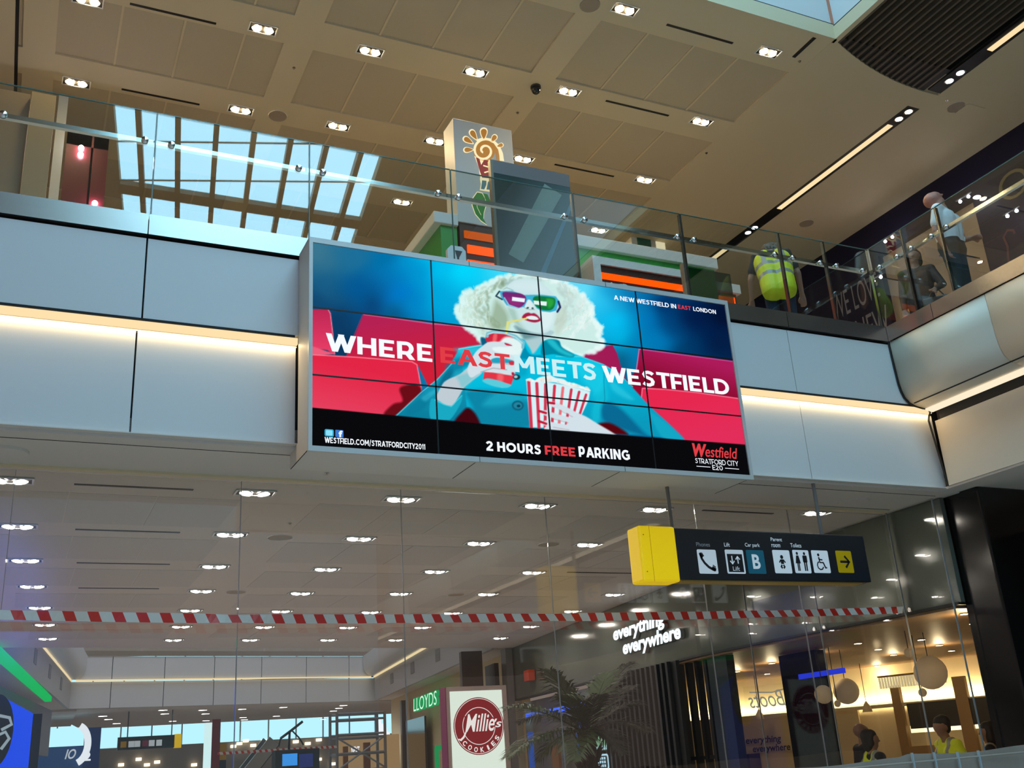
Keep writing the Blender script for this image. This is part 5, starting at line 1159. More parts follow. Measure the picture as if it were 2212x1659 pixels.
# slatted dark screens and posts below the fascia
DK = mat('dark_timber_slat', (0.012, 0.010, 0.011), .5)
def along(t, off=0.0, z=0.0): p = so-sd*t; return np.array([p[0]+nrm[0]*off, p[1]+nrm[1]*off, z])
ls = thing('slatted_screen', 'row of tall dark slats in front of the warm lit shop', 'screen', along(0.0))
for k in range(5):
    p = UX(1477+k*20, 1560, 9.30); MB().box((p[0], p[1]-.035, 0), (p[0]+.10, p[1]+.035, 2.86)).done('slat', DK, ls)
MB().bar(UX(1477, 1640, 9.35), UX(1557, 1634, 9.35), .04, .05).done('cross_rail', DK, ls)
pan = thing('louvred_hoarding', 'black louvred hoarding under the lit shop letters behind the palm', 'wall panel', along(2.5))
MB().prism([(0, 0), (3.6, 0), (3.6, 2.86), (0, 2.86)], along(0.55, .16), -sd, Z1, .06).done('panel', BLACK, pan)
for k in range(18): MB().obox(along(.75+k*.19, .20, 1.43), sd*.035, nrm*.03, Z1*1.43).done('louvre', DK, pan)
p = UX(1452, 1560, 9.26); o = MB().box((p[0], p[1]-.12, 0), (p[0]+.15, p[1]+.12, 2.86)).done('blue_pier', mat('dark_blue_pier', (0.006, 0.010, 0.035), .25)); tag(o, 'dark blue pier left of the warm lit shop window', 'pier')
p = UX(1562, 1560, 9.25); o = MB().box((p[0], p[1]-.26, 0), (p[0]+.14, p[1]+.2, 2.86)).done('grey_green_pier', mat('grey_green_pier', (0.035, 0.045, 0.040), .2)); tag(o, 'glossy dark grey pier right of the black slats', 'pier')
p = UX(1740, 1560, 10.4); o = MB().box((p[0], p[1]-.42, 0), (p[0]+.2, p[1]+.38, 2.82)).done('navy_pier', mat('navy_pier', (0.012, 0.014, 0.030), .2)); tag(o, 'wide navy pier between the two warm lit shop bays', 'pier')
p = UX(1775, 1455, 10.38); o = MB().box((p[0], p[1]-.45, p[2]-.035), (p[0]+.03, p[1]+.5, p[2]+.035)).done('blue_reflection_line', glow('blue_reflection_glow', (0.03, 0.06, 1.0), .8)); tag(o, 'blue reflected line across the navy pier', 'strip light')  # blue reflection on the pier, put in as a glowing bar
green = glow('green_reflection_strip', (0.02, 0.5, 0.12), .10)
# warm recessed lamps in the timber ceiling
k = 0
for x, y in sorted(((1592, 1450), (1667, 1432), (1720, 1440), (1853, 1389), (1897, 1402), (1758, 1411), (1930, 1414), (2029, 1393), (2055, 1405), (1895, 1438), (1534, 1463), (2107, 1423), (1990, 1381), (1657, 1455), (2084, 1325), (2103, 1346))):
    q = UZ(x, y, 2.826); t = thing('shop_downlight', '', 'ceiling light', q, 'warm downlights in the timber shop ceiling')
    t['label'] = f'small round warm downlight in the timber shop ceiling, {ORD[k]} from left'
    r = MB().disc(q, (0, 0, -1), .060, .010, 16).done('rim', REFL, t); MB().disc(q-Z1*.011, (0, 0, -1), .050, 0, 16).done('lamp', LAMPW, t); k += 1
    if k % 2 == 0:
        pl = bpy.data.lights.new('shop_lamp', 'POINT'); pl.energy = 13; pl.color = (1, .75, .42); pl.shadow_soft_size = .06
        po = bpy.data.objects.new('shop_lamp', pl); COL.objects.link(po); po.location = (q[0], q[1], 2.65); po.parent = None
# cove light on the back wall
def onw(x, y, off=0.0):
    A2 = A+wn*off; d = ray(x, y); return EYE+d*(((A2-EYE)@wn)/(d@wn))
WARMC = glow('cove_light', (1.0, .80, .42), 2.2)
MB_ = MB()
p, q = onw(1455, 1560, .10), onw(2140, 1500, .10)
zc_ = (p[2]+q[2])/2
lc = thing('cove_ledge', 'cream ledge with glowing cove light along the back wall of the shop', 'light ledge', ((p[0]+q[0])/2, (p[1]+q[1])/2, zc_))
MB().bar(p*np.array([1, 1, 0])+Z1*(zc_-.04)+wn*.02, q*np.array([1, 1, 0])+Z1*(zc_-.04)+wn*.02, .16, .06).done('ledge', CREAM, lc)
MB().bar(p*np.array([1, 1, 0])+Z1*(zc_+.01)-wn*.03, q*np.array([1, 1, 0])+Z1*(zc_+.01)-wn*.03, .05, .03).done('lamp', WARMC, lc)
cl_ = q-p; la = area('cove_lamp', tuple((p+q)/2*np.array([1, 1, 0])+Z1*(zc_+.03)-wn*.16), (float(np.linalg.norm(cl_)), .05), 75, (1.0, .78, .42), (PI-1.0, 0, math.atan2(cl_[1], cl_[0])))
pr_ = [onw(x, y, .10) for x, y in ((1463, 1615), (1722, 1600))]
es2 = thing('wall_lettering', 'dark everything everywhere lettering on the cream shop wall', 'sign', onw(1665, 1610, .09))
for body, tl, br_, bl in (('everything', (1613, 1591), (1692, 1603), (1613, 1607)), ('everywhere', (1628, 1611), (1711, 1618), (1628, 1625))):
    a, b, c = onw(*tl, .10), onw(*br_, .10), onw(*bl, .10); mb = MB(); ux = (b-a)*np.array([1, 1, 0]); w_ = np.linalg.norm(ux); ux /= w_
    text(mb, body, c+wn*.02, ux, Z1, w_, .085, 0, bold=.02, shear=.15, lift=.004, ref='x'); mb.done('lettering', CHAR, es2)
# dark upper opening and cabinet on the right part of the back wall
a, b, c = onw(1958, 1520, .13), onw(2148, 1502, .13), onw(1968, 1570, .13)
def wallbox(name, tl, br_, t_, m, parent=None, off=.11):
    p, q = onw(*tl, off), onw(*br_, off); d = (q-p)*np.array([1, 1, 0]); mbx = MB(); mbx.obox((p+q)/2*np.array([1, 1, 0])+Z1*(p[2]+q[2])/2+wn*t_/2, d/2, wn*t_/2, Z1*(p[2]-q[2])/2); return mbx.done(name, m, parent)
sh = thing('wall_cabinet', 'dark wall cabinet with a lit shelf below it at the back right of the shop', 'cabinet', onw(2050, 1600, .1))
wallbox('dark_front', (1962, 1520), (2150, 1562), .10, BLACK, sh); wallbox('lit_strip', (1968, 1568), (2150, 1571), .05, WARMC, sh)
wallbox('upright', (1945, 1480), (1956, 1640), .13, mat('oak_trim', (0.32, 0.19, .07), .5), sh)
wallbox('upright', (2086, 1460), (2096, 1640), .13, MATS['oak_trim'], sh)
wallbox('counter', (1970, 1612), (2080, 1650), .30, MATS['oak_trim'], sh)
wd2 = thing('dark_counter', 'dark brown counter below the wall lettering in the shop', 'counter', onw(1620, 1645, .3)); wallbox('body', (1594, 1630), (1650, 1690), .45, mat('dark_brown_counter', (.03, .02, .015), .5), wd2)
ss_ = thing('lit_shelf', 'row of lit cream shelf panels high in the right shop bay', 'shelf', onw(1970, 1470, .3))
p, q = onw(1897, 1462, .30), onw(2045, 1462, .30)
for i in range(24):
    if 14 <= i < 17: continue
    t0 = i/24; a = p*(1-t0)+q*t0; b = p*(1-t0-.025)+q*(t0+.025); zz0, zz1 = onw(1970, 1482, .3)[2], onw(1970, 1458, .3)[2]
    MB().obox((a+b)/2*np.array([1, 1, 0])+Z1*(zz0+zz1)/2, (b-a)*np.array([1, 1, 0])/2, wn*.02, Z1*(zz1-zz0)/2).done('panel', glow('lit_cream_panel', (1., .76, .42), .75), ss_)
MB().bar(p*np.array([1, 1, 0])+Z1*(zz1+.02), q*np.array([1, 1, 0])+Z1*(zz1+.02), .12, .03).done('rail', MATS['oak_trim'], ss_)
# paper globe lamps and pendants
PAP = mat('paper_lampshade', (0.55, 0.42, 0.27), .7, emit=.10, ecol=(1., .7, .4)); CORDM = CHAR
def globe(label, x, y, rad, dep):
    q = EYE+ray(x, y)*dep; t = thing('globe_lamp', label, 'pendant lamp', q, 'paper globe lamps in the shop')
    MB().ball(q, rad, 20).done('shade', PAP, t, True); MB().tube([q+Z1*rad*.98, (q[0], q[1], 2.84)], .006, 6).done('cord', CORDM, t)
for lab, x, y, r_, dep in (('largest paper globe lamp over the lit shelf', 2010, 1453, .21, 13.2), ('paper globe lamp left of the shelf, in front of the navy pier', 1779, 1500, .125, 14.2), ('darker large paper globe lamp right of the navy pier', 1828, 1493, .185, 14.9), ('small round paper lamp high in the right bay', 1963, 1410, .058, 12.9), ('small dark globe lamp under the largest one', 1993, 1496, .055, 13.4), ('tiny globe lamp below the darker large one', 1809, 1520, .047, 14.3)):
    globe(lab, x, y, r_, dep)
for lab, x, y, off in (('cone pendant lamp before the lettered cream wall', 1640, 1542, 1.0), ('cone pendant lamp beside the navy pier', 1719, 1535, 1.0), ('cone pendant lamp above the bald man', 1872, 1525, 1.0)):
    q = onw(x, y, off); t = thing('cone_pendant', lab, 'pendant lamp', q, 'cone pendant lamps in the shop')
    MB().tube([q-Z1*.10, q-Z1*.02, q+Z1*.08], [.085, .07, .012], 16, 0, True).done('shade', CREAM, t, True); MB().tube([q+Z1*.08, (q[0], q[1], 2.84)], .006, 6).done('cord', CORDM, t)
# reflection of a script sign, put in as glowing mirrored letters on a pane
bo = thing('reflected_logo', 'pale mirrored reflection of a script logo, built solid in the warm lit shop', 'sign', onw(1660, 1510, .6))
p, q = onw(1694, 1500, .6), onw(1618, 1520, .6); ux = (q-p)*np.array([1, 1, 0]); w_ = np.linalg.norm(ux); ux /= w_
mb = MB(); BOM = glow('reflected_script_glow', (0.62, 0.62, 0.52), .45)
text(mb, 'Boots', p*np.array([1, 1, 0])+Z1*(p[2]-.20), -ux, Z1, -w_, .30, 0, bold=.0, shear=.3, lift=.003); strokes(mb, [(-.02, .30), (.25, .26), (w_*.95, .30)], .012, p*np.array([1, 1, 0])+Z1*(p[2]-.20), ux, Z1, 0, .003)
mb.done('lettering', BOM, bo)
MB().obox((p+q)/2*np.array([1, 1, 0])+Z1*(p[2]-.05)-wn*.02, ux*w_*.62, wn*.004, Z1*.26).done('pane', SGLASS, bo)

# left of the slats: second shop with blue line, red box, cash sign
yq = lambda t, off, z=0.0: along(t, off, z)
s2 = thing('grey_shop_facade', 'grey glass shop front with a blue neon line behind the palm', 'shop front', along(7))
MB().prism([(0, 0), (4.9, 0), (4.9, 2.82), (0, 2.82)], along(4.3, -.25), -sd, Z1, .05).done('glass_wall', mat('grey_shop_glass', (0.20, 0.20, 0.185), .12), s2)
p, q = onf(1142, 1546), onf(1320, 1527); MB().bar(p+nrm*.05, np.array([q[0], q[1], p[2]])+nrm*.05, .03, .09).done('neon_line', glow('blue_neon_line', (.06, .16, 1.0), 1.1), s2)
p, q = onf(1150, 1570), onf(1148, 1659); MB().obox(np.array([p[0], p[1], 1.0])+nrm*.06, sd*.10, nrm*.03, Z1*1.15).done('blue_post', glow('blue_lit_post', (.03, .12, .55), .55), s2)
p = onf(1265, 1600); MB().obox(np.array([p[0], p[1], 1.0])+nrm*.06, sd*.22, nrm*.03, Z1*1.2).done('blue_post', MATS['blue_lit_post'], s2)
p = onf(1205, 1600); MB().obox(np.array([p[0], p[1], 1.0])+nrm*.05, sd*.2, nrm*.03, Z1*.85).done('brown_panel', mat('tan_brown_panel', (.22, .10, .04), .6), s2)
p = onf(1151, 1459); o = MB().obox(p+nrm*.08, sd*.16, nrm*.07, Z1*.11).done('red_box', mat('red_alarm_box', (.55, .05, .015), .4)); tag(o, 'small red alarm box on the grey shop fascia behind the palm', 'alarm box')
cs = thing('cash_sign', 'pale blue lit cash machine sign with the word cheque behind the palm', 'sign', onf(1328, 1628))
p = onf(1330, 1632); mb = MB(); OC = np.array([p[0], p[1], p[2]])+nrm*.26
for z0_, z1_ in ((-.22, .04),):
    flat(mb, rrect(-.30, z0_, .30, z1_, .06), OC, sd, Z1, 0, .002); flat(mb, rrect(-.25, z0_+.03, .25, z1_-.03, .04), OC, sd, Z1, 1, .004)
for i in range(4):
    for j in range(3): flat(mb, [(-.20+i*.10, -.17+j*.06), (-.13+i*.10, -.17+j*.06), (-.13+i*.10, -.13+j*.06), (-.20+i*.10, -.13+j*.06)], OC, sd, Z1, 0, .006)
flat(mb, rrect(-.32, .10, .32, .34, .10), OC, sd, Z1, 2, .002); text(mb, 'cheque', OC-sd*.30+Z1*.08, sd, Z1, .60, .13, 0, bold=.02, lift=.005)
mb.done('panel', [glow('pale_blue_lit', (.55, .85, 1.), .9), mat('dark_teal_panel', (.02, .07, .10), .4), glow('soft_green_lit', (.35, .65, .40), .55)], cs)

# totem with round cookie logo
ym = 14.0
M_ = lambda x, y: UY(x, y, ym)
a, b, c = M_(966, 1484), M_(1093, 1480), M_(958, 1487)
mz1 = (a[2]+b[2])/2; mx0, mx1 = a[0]-.02, b[0]; mw = mx1-mx0
ml = thing('lightbox_totem', 'tall lit white totem with a round red cookies logo', 'sign', ((mx0+mx1)/2, ym+.1, 0))
MB().box((mx0, ym, 0), (mx1, ym+.22, mz1)).done('frame', mat('dusty_pink_frame', (.42, .33, .31), .4), ml)
MB().box((mx0-.012, ym+.004, 0), (mx0+.001, ym+.22, mz1-.003)).done('side_panel', mat('plum_side', (.22, .03, .10), .4), ml)
fx0, fx1, fz1 = M_(971, 1494)[0], M_(1083, 1490)[0], (M_(971, 1494)[2]+M_(1083, 1490)[2])/2
MB().box((fx0, ym-.008, .4), (fx1, ym, fz1)).done('light_panel', glow('lit_white_panel', (.90, 1., .86), .93), ml)
cc = M_(1034, 1568); r_ = .335*mw/.82*1.0
r_ = (M_(1088, 1568)[0]-M_(979, 1568)[0])/2
DR = glow('lit_dark_red', (.24, .012, .018), .9); LW = glow('lit_lettering', (1., .93, .88), .95)
mb = MB(); OC = np.array([cc[0], ym-.008, cc[2]])
flat(mb, circ(0, 0, r_, 48), OC, X1, Z1, 0, .002); strokes(mb, circ(0, 0, r_*.955, 60), .004, OC, X1, Z1, 1, .004, True); strokes(mb, circ(0, 0, r_*.64, 60), .0045, OC, X1, Z1, 1, .004, True)
flat(mb, [(-r_*.62, -r_*.12), (r_*.9, -r_*.06), (r_*.92, r_*.24), (-r_*.55, r_*.36)], OC, X1, Z1, 0, .005)
text(mb, 'Millie', OC+X1*(-r_*.55)+Z1*(-r_*.20), X1, Z1, r_*1.18, r_*.62, 1, bold=.012, shear=.35, lift=.007)
text(mb, "'s", OC+X1*(r_*.62)+Z1*(-r_*.08), X1, Z1, r_*.30, r_*.30, 1, bold=.012, shear=.3, lift=.007)
strokes(mb, [(-r_*.50, -r_*.14), (-r_*.62, -r_*.36), (-r_*.74, -r_*.46), (-r_*.84, -r_*.42)], .014, OC, X1, Z1, 1, .007, wr=[.008, .014, .016, .006])
def ring(a0, a1, rr, hh):
    return lambda u, v: (math.cos(a0+(a1-a0)*u)*(rr-0+v), math.sin(a0+(a1-a0)*u)*(rr+v))
for i, ch in enumerate('COOKIES'):
    t_ = math.radians(-136+i*14.6*1.05*1.12); c0 = np.array([math.cos(t_), math.sin(t_)])*r_*.83; tx = np.array([-math.sin(t_), math.cos(t_)]); 
    ux_ = X1*tx[0]+Z1*tx[1]; uz_ = -(X1*math.cos(t_)+Z1*math.sin(t_))
    w_ = r_*(.07 if ch == 'I' else .145); text(mb, ch, OC+X1*c0[0]+Z1*c0[1]-ux_*w_/2-uz_*r_*.08, ux_, uz_, w_, r_*.17, 1, bold=.03, lift=.007)
mb.done('logo', [DR, LW], ml)

# palm in front of the shops
def palm():
    base = UY(1272, 1632, 10.3); t = thing('palm_tree', 'tall indoor palm with drooping green fronds right of the cookies totem', 'palm', (base[0], base[1], 0))
    crown = np.array([base[0], base[1], UY(1268, 1585, 10.3)[2]])
    mb = MB(); n = 26
    for i in range(n): 
        z0, z1 = crown[2]*i/n, crown[2]*(i+1)/n; mb.tube([(base[0], base[1], z0), (base[0], base[1], z1)], [.105, .085], 12)
    mb.done('trunk', mat('palm_bark', (.045, .022, .015), .9, noise=.5, nscale=25), t)
    mbf = MB(); rr = random.Random(3)
    for i in range(60):
        an = rr.uniform(0, 2*PI); z = crown[2]-rr.uniform(.02, .5); d = np.array([math.cos(an), math.sin(an), .9]); mbf.tube([(base[0]+.09*d[0], base[1]+.09*d[1], z), (base[0]+.16*d[0], base[1]+.16*d[1], z+.12)], [.016, .004], 5)
    mbf.done('bark_stub', MATS['palm_bark'], t)
    tips = [(1178, 1447, 10.1), (1315, 1452, 10.6), (1365, 1430, 10.9), (1085, 1528, 9.9), (1095, 1635, 9.8), (1120, 1560, 11.0), (1385, 1520, 10.2), (1400, 1580, 10.6), (1345, 1625, 9.7), (1165, 1640, 10.8), (1215, 1500, 9.6), (1300, 1500, 9.5), (1370, 1480, 11.2), (1240, 1640, 9.3)]
    GRN = [mat('palm_leaf', (.030, .072, .016), .5, noise=.3), mat('palm_leaf_dark', (.008, .014, .007), .55, noise=.3)]
    for k, (x, y, yy) in enumerate(tips):
        tip = UY(x, y, yy); c = crown+np.array([rr.uniform(-.03, .03), rr.uniform(-.03, .03), 0])
        v = tip-c; mid = c+v*.55+Z1*(.16 if v[2] > .2 else .24)
        P = [(1-s)**2*c+2*s*(1-s)*mid+s*s*tip for s in np.linspace(0, 1, 13)]
        mb = MB(); mb.tube(P, [.011*(1-.8*i/12) for i in range(13)], 5)
        L = sum(np.linalg.norm(P[i+1]-P[i]) for i in range(12)); side0 = np.cross(v, Z1); side0 /= np.linalg.norm(side0)
        for j in range(46):
            s = .10+.90*j/45; f = s*12; i = min(int(f), 11); p = P[i]*(1-(f-i))+P[i+1]*(f-i); d = P[i+1]-P[i]; d /= np.linalg.norm(d)
            ln = .34*min(1, L/.8)*(math.sin(PI*min(1, .12+s*.86))**.6)*rr.uniform(.8, 1.1)
            upv = np.cross(side0, d); 
            for sg in (-1, 1):
                u = d*.75+side0*sg*.75+upv*rr.uniform(.0, .3); u /= np.linalg.norm(u); w = np.cross(u, upv); w /= np.linalg.norm(w); w = w*.011
                e1 = p+u*ln*.55-Z1*.01; e2 = p+u*ln-Z1*(.05+.09*rr.random())*ln/.3
                mb.add([p-w*.5, p+w*.5, e1+w, e1-w, e2], [(0, 1, 2, 3), (3, 2, 4)])
        mb.done('frond', GRN[k % 3 == 2 or k in (2, 6, 7, 12)], t)
palm()

# ================================================================== right-hand run beyond the pier: green lettered chemist
def onr(x, y, off=0.0):                        # pixel on the right-hand shop line
    n = rn; p0 = onrun(0, off); d = ray(x, y); return EYE+d*(((p0-EYE)@n)/(d@n))
def runbox(name, tl, br_, t_, m, parent=None, off=0.0):
    p, q = onr(*tl, off), onr(*br_, off); z1_, z0_ = p[2], q[2]; d = (q-p)*np.array([1, 1, 0])
    mbx = MB(); mbx.obox((p+q)/2*np.array([1, 1, 0])+Z1*(z0_+z1_)/2-rn*t_/2*(1 if rn@(EYE-onrun(0)) < 0 else -1), d/2, rn*t_/2, Z1*(z1_-z0_)/2); return mbx.done(name, m, parent)
back = .35
mbx = MB(); mbx.obox(onrun(8.3, .75)+Z1*2.04, rd*8.4, rn*.1, Z1*2.04); struct(mbx.done('wall_shop_run', [STONE]))
cf = thing('chemist_shop', 'dark glass chemist front with green lit lettering, left of the cookies totem', 'shop front', onrun(9, .3))
for k in range(2):
    mbx = MB(); mbx.obox(onrun(11.2-k*5.4, .42)+Z1*1.55, rd*(1.7 if k == 0 else .0+.9), rn*.03, Z1*1.55); mbx.done('dark_glass', mat('chemist_glass', (.020, .026, .022), .1), cf)
MB().obox(onrun(13.0, .40)+Z1*1.9, rd*.13, rn*.08, Z1*1.9).done('post', mat('steel_grey', (.10, .10, .11), .4), cf)
gl = thing('lit_shop_sign', 'green lit LLOYDS letters on the dark chemist front', 'sign', onr(925, 1518, .3))
p, q, r = onr(900, 1537, .3), onr(951, 1525, .3), onr(900, 1508, .3); ux = (q-p)*np.array([1, 1, 0]); w_ = np.linalg.norm(ux); ux /= w_
mb = MB(); text(mb, 'LLOYDS', p, ux, Z1, w_, r[2]-p[2]-.02, 0, bold=-.005, lift=.10, shear=.1); mb.done('lettering', glow('letter_pale_green', (.65, 1., .72), 1.3), gl)
mb = MB(); text(mb, 'LLOYDS', p-Z1*.02, ux, Z1, w_, r[2]-p[2]+.02, 0, bold=.05, lift=.09, depth=.08, shear=.1); mb.done('letter_return', glow('letter_green', (.0, .42, .12), .8), gl)
gf = thing('cash_machine', 'cash machine with a bright green surround beside the cookies totem', 'cash machine', onr(950, 1630, .3))
p = onr(943, 1616, .3); q = onr(962, 1616, .3); mb = MB(); mb.obox(np.array([p[0], p[1], p[2]/2]), rd*.07, rn*.05, Z1*p[2]/2); mb.bar(p, np.array([q[0], q[1], p[2]]), .1, .14); mb.done('frame', glow('green_frame_lit', (.0, .35, .10), .8), gf)
ag = thing('letter_sign', 'white and navy letter sign above the cookies totem', 'sign', onr(1009, 1478, .3))
p = onr(1003, 1487, .3); mb = MB(); text(mb, 'A', p, ux, Z1, .55, .42, 0, bold=.03, lift=.06, depth=.05); mb.done('lettering', glow('letter_blue_white', (.55, .75, 1.), .8), ag)
o = runbox('brown_pier', (1036, 1408), (1056, 1700), .5, mat('brown_pier', (.10, .065, .05), .4), None, -.15); tag(o, 'brown stone pier right of the cookies totem', 'pier')
o = runbox('dark_alcove', (1056, 1440), (1092, 1700), .1, mat('dark_brown_alcove', (.018, .010, .008), .4), None, .1); tag(o, 'dark brown alcove behind the cookies totem', 'alcove')
bn = thing('lit_banner', 'bright white vertical shop lettering beside the scaffold tower', 'sign', onr(828, 1560, .2))
for k in range(5):
    p = onr(820+k*6, 1540+k*6, .2); MB().obox(np.array([p[0], p[1], 2.75-.12*k])+rn*0, rd*.12, rn*.04, Z1*(.62-.05*k)).done('letter', glow('banner_white', (.9, .93, 1.), 1.2), bn)

# scaffold tower
ysc = 31.0
G = lambda x, y: UY(x, y, ysc)
sx0, sx1 = G(728, 1600)[0], G(832, 1600)[0]; sz1 = G(780, 1538)[2]
sca = thing('scaffold_tower', 'grey metal scaffold tower standing in the far mall', 'scaffold', ((sx0+sx1)/2, ysc, 0))
SM = mat('scaffold_tube', (.30, .29, .31), .4, .5)
for x in (sx0, sx1):
    for y in (ysc, ysc+.75): MB().tube([(x, y, 0), (x, y, sz1)], .045, 8).done('upright', SM, sca)
for z in (sz1-.03, sz1-.20, sz1-.62, sz1-.72, sz1-1.15, sz1-1.62):
    for y in (ysc, ysc+.75): MB().tube([(sx0, y, z), (sx1, y, z)], .032, 8).done('ledger', SM, sca)
MB().box((sx0, ysc, sz1-1.20), (sx1, ysc+.75, sz1-1.15)).done('platform', SM, sca)
for s in ((sz1-1.6, sz1-.7), (sz1-.7, sz1-1.6)): MB().tube([(sx0, ysc, s[0]), (sx1, ysc, s[1])], .028, 6).done('brace', SM, sca)

# ================================================================== left and centre of the far mall
o = MB().bar(np.array([-.36, 19.4, 3.93]), np.array([.93, 30.6, 3.90]), .16, .13).done('green_strip_light', glow('green_neon', (.0, .62, .11), .8)); tag(o, 'bright green strip light under the left gallery', 'strip light')
SG = mat('bulkhead_grey', (.20, .20, .23), .6)  # plain grey of the bulkhead
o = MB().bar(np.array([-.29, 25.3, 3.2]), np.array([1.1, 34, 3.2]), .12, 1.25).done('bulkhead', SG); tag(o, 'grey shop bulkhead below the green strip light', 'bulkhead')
def far_light(nm, P, Q, m):
    return MB().bar(np.array(P), np.array(Q), .05, .05).done(nm, m)
for nm, P, Q, lab in (('strip_light', (GL0[0]-.02, GL0[1], 4.93), (GL1[0]-.02, GL1[1], 4.93), 'warm strip light along the far left gallery'), ('strip_light', (GR0[0], GR0[1], 4.93), (GR1[0], GR1[1], 4.93), 'warm strip light along the far right gallery'), ('strip_light', (1.9, 37.06, 4.94), (12.38, 38.79, 4.94), 'warm strip light across the far bridge')):
    tag(far_light(nm, P, Q, STRIP), lab, 'strip light', 'strip lights on the far galleries')
t = thing('glass_balustrade', 'glass railing along the top of the far bridge', 'balustrade', (7.1, 38, 5.88))
for i in range(5):
    a, b = i/5, (i+1)/5; P = np.array([1.76, 37.06, 0]); D = np.array([10.69, 1.77, 0]); MB().bar(P+D*(a+.004)+Z1*6.4, P+D*(b-.004)+Z1*6.4, .02, 1.04).done('glass_pane', BGLASS, t)
MB().bar(np.array([1.76, 37.1, 6.7]), np.array([12.45, 38.87, 6.7]), .05, .05).done('handrail', CHROME, t)
# blue shop block with a round logo
yb_ = 24.0
Bq = lambda x, y, yy=yb_: UY(x, y, yy)
a, b = Bq(8, 1506), Bq(72, 1541)
bl = thing('blue_shop_block', 'blue lit shop block with a dark round logo at the lower left', 'shop front', (a[0], yb_, 0))
BLU = glow('blue_lit_front', (.010, .075, .90), 1.0)
mb = MB(); mb.add([(a[0]-1.6, yb_, 0), (b[0], yb_, 0), (b[0], yb_, b[2]), (a[0], yb_, a[2]), (a[0]-1.6, yb_, a[2]+.25), (a[0]-1.6, yb_+.8, 0), (b[0], yb_+.8, 0), (b[0], yb_+.8, b[2]), (a[0], yb_+.8, a[2]), (a[0]-1.6, yb_+.8, a[2]+.25)], [(0, 1, 2, 3, 4), (9, 8, 7, 6, 5), (0, 5, 6, 1), (1, 6, 7, 2), (2, 7, 8, 3), (3, 8, 9, 4), (4, 9, 5, 0)])
mb.m[0] = 1; mb.done('body', [mat('blue_shell', (.02, .03, .10), .5), BLU], bl)
c = Bq(-12, 1580); mb = MB(); OC = np.array([c[0], yb_-.02, c[2]]); flat(mb, circ(0, 0, .34, 32, .72), OC, X1, Z1, 0, .01); strokes(mb, [(.05, .3), (.25, .25), (.30, .12), (.12, .02)], .03, OC, X1, Z1, 1, .02); strokes(mb, [(.02, -.1), (.2, -.02), (.28, -.15), (.15, -.35)], .03, OC, X1, Z1, 1, .02)
mb.done('logo', [mat('logo_dark', (.008, .008, .02), .3), glow('logo_pale', (.6, .75, .85), .5)], bl)
MB().box((Bq(72, 1550)[0], yb_, 0), (Bq(91, 1550)[0], yb_+.5, Bq(80, 1542)[2])).done('end_pier', mat('navy_end_pier', (.004, .006, .05), .3), bl)
# blue circle shop with the figure two
y2 = 40.0
Q2 = lambda x, y: UY(x, y, y2)
a, b = Q2(184, 1572), Q2(219, 1574)
o2 = thing('navy_shop_pier', 'navy lit pier with a white O ring and figure 2', 'shop front', ((a[0]+b[0])/2, y2, 0))
MB().box((a[0], y2, 0), (b[0], y2+.6, a[2])).done('body', mat('navy_front', (.006, .018, .06), .3, emit=.5, ecol=(.005, .02, .10)), o2)
MB().box((Q2(96, 1500)[0], y2+.2, 0), (a[0], y2+.5, Q2(140, 1612)[2])).done('side_front', mat('blue_grey_front', (.03, .06, .13), .3, emit=.4, ecol=(.02, .08, .25)), o2)
mb = MB(); c = Q2(166, 1608); strokes(mb, [(.40*math.cos(t_), .62*math.sin(t_)) for t_ in np.linspace(-1.3, 1.3, 16)], .11, (c[0]-.05, y2-.01, c[2]), X1, Z1, 0, .01); p = Q2(181, 1644); q = Q2(197, 1624); text(mb, '2', (p[0], y2-.01, p[2]), X1, Z1, q[0]-p[0], q[2]-p[2], 0, bold=.03, lift=.01)
mb.done('lettering', glow('letter_white', (.9, .95, 1.), 1.), o2)
p = Q2(140, 1640); mb = MB(); text(mb, 'IO', (p[0], y2+.18, p[2]), X1, Z1, .35, .32, 0, bold=.02, shear=.3, lift=.02); mb.done('small_lettering', glow('letter_dim', (.7, .75, .8), .7), o2)
# bright window strip of the left shops
MB().box((Q2(97, 1570)[0], y2+.22, Q2(100, 1618)[2]), (Q2(185, 1570)[0], y2+.26, Q2(100, 1574)[2])).done('bright_window', SKYG, o2)
# far hanging sign
yh = 39.5; H = lambda x, y: UY(x, y, yh)
a, b = H(255, 1593), H(376, 1617); hs = thing('hanging_sign', 'small far hanging direction sign with yellow right end', 'sign', ((a[0]+b[0])/2, yh, b[2]))
zt_, zb_ = a[2], b[2]+.04
MB().box((a[0], yh, zb_), (b[0], yh+.15, zt_)).done('body', INK, hs); MB().box((b[0], yh-.01, zb_-.02), (H(392, 1600)[0], yh+.16, zt_+.02)).done('end_cap', YEL, hs)
for i, (x0, m) in enumerate(((260, GOLD), (277, PALE), (290, PALE), (307, mat('icon_pink', (.35, .05, .12), .4)), (321, PALE), (337, PALE))):
    p = H(x0, 1614); MB().box((p[0], yh-.006, zb_+.08), (p[0]+.19, yh, zb_+.08+.20)).done('pictogram', m, hs)
for x in (277, 372): p = H(x, 1570); MB().tube([(p[0], yh+.07, zt_), (p[0], yh+.07, 4.075)], .02, 6).done('hanging_rod', mat('far_rod', (.08, .08, .09), .5), hs)
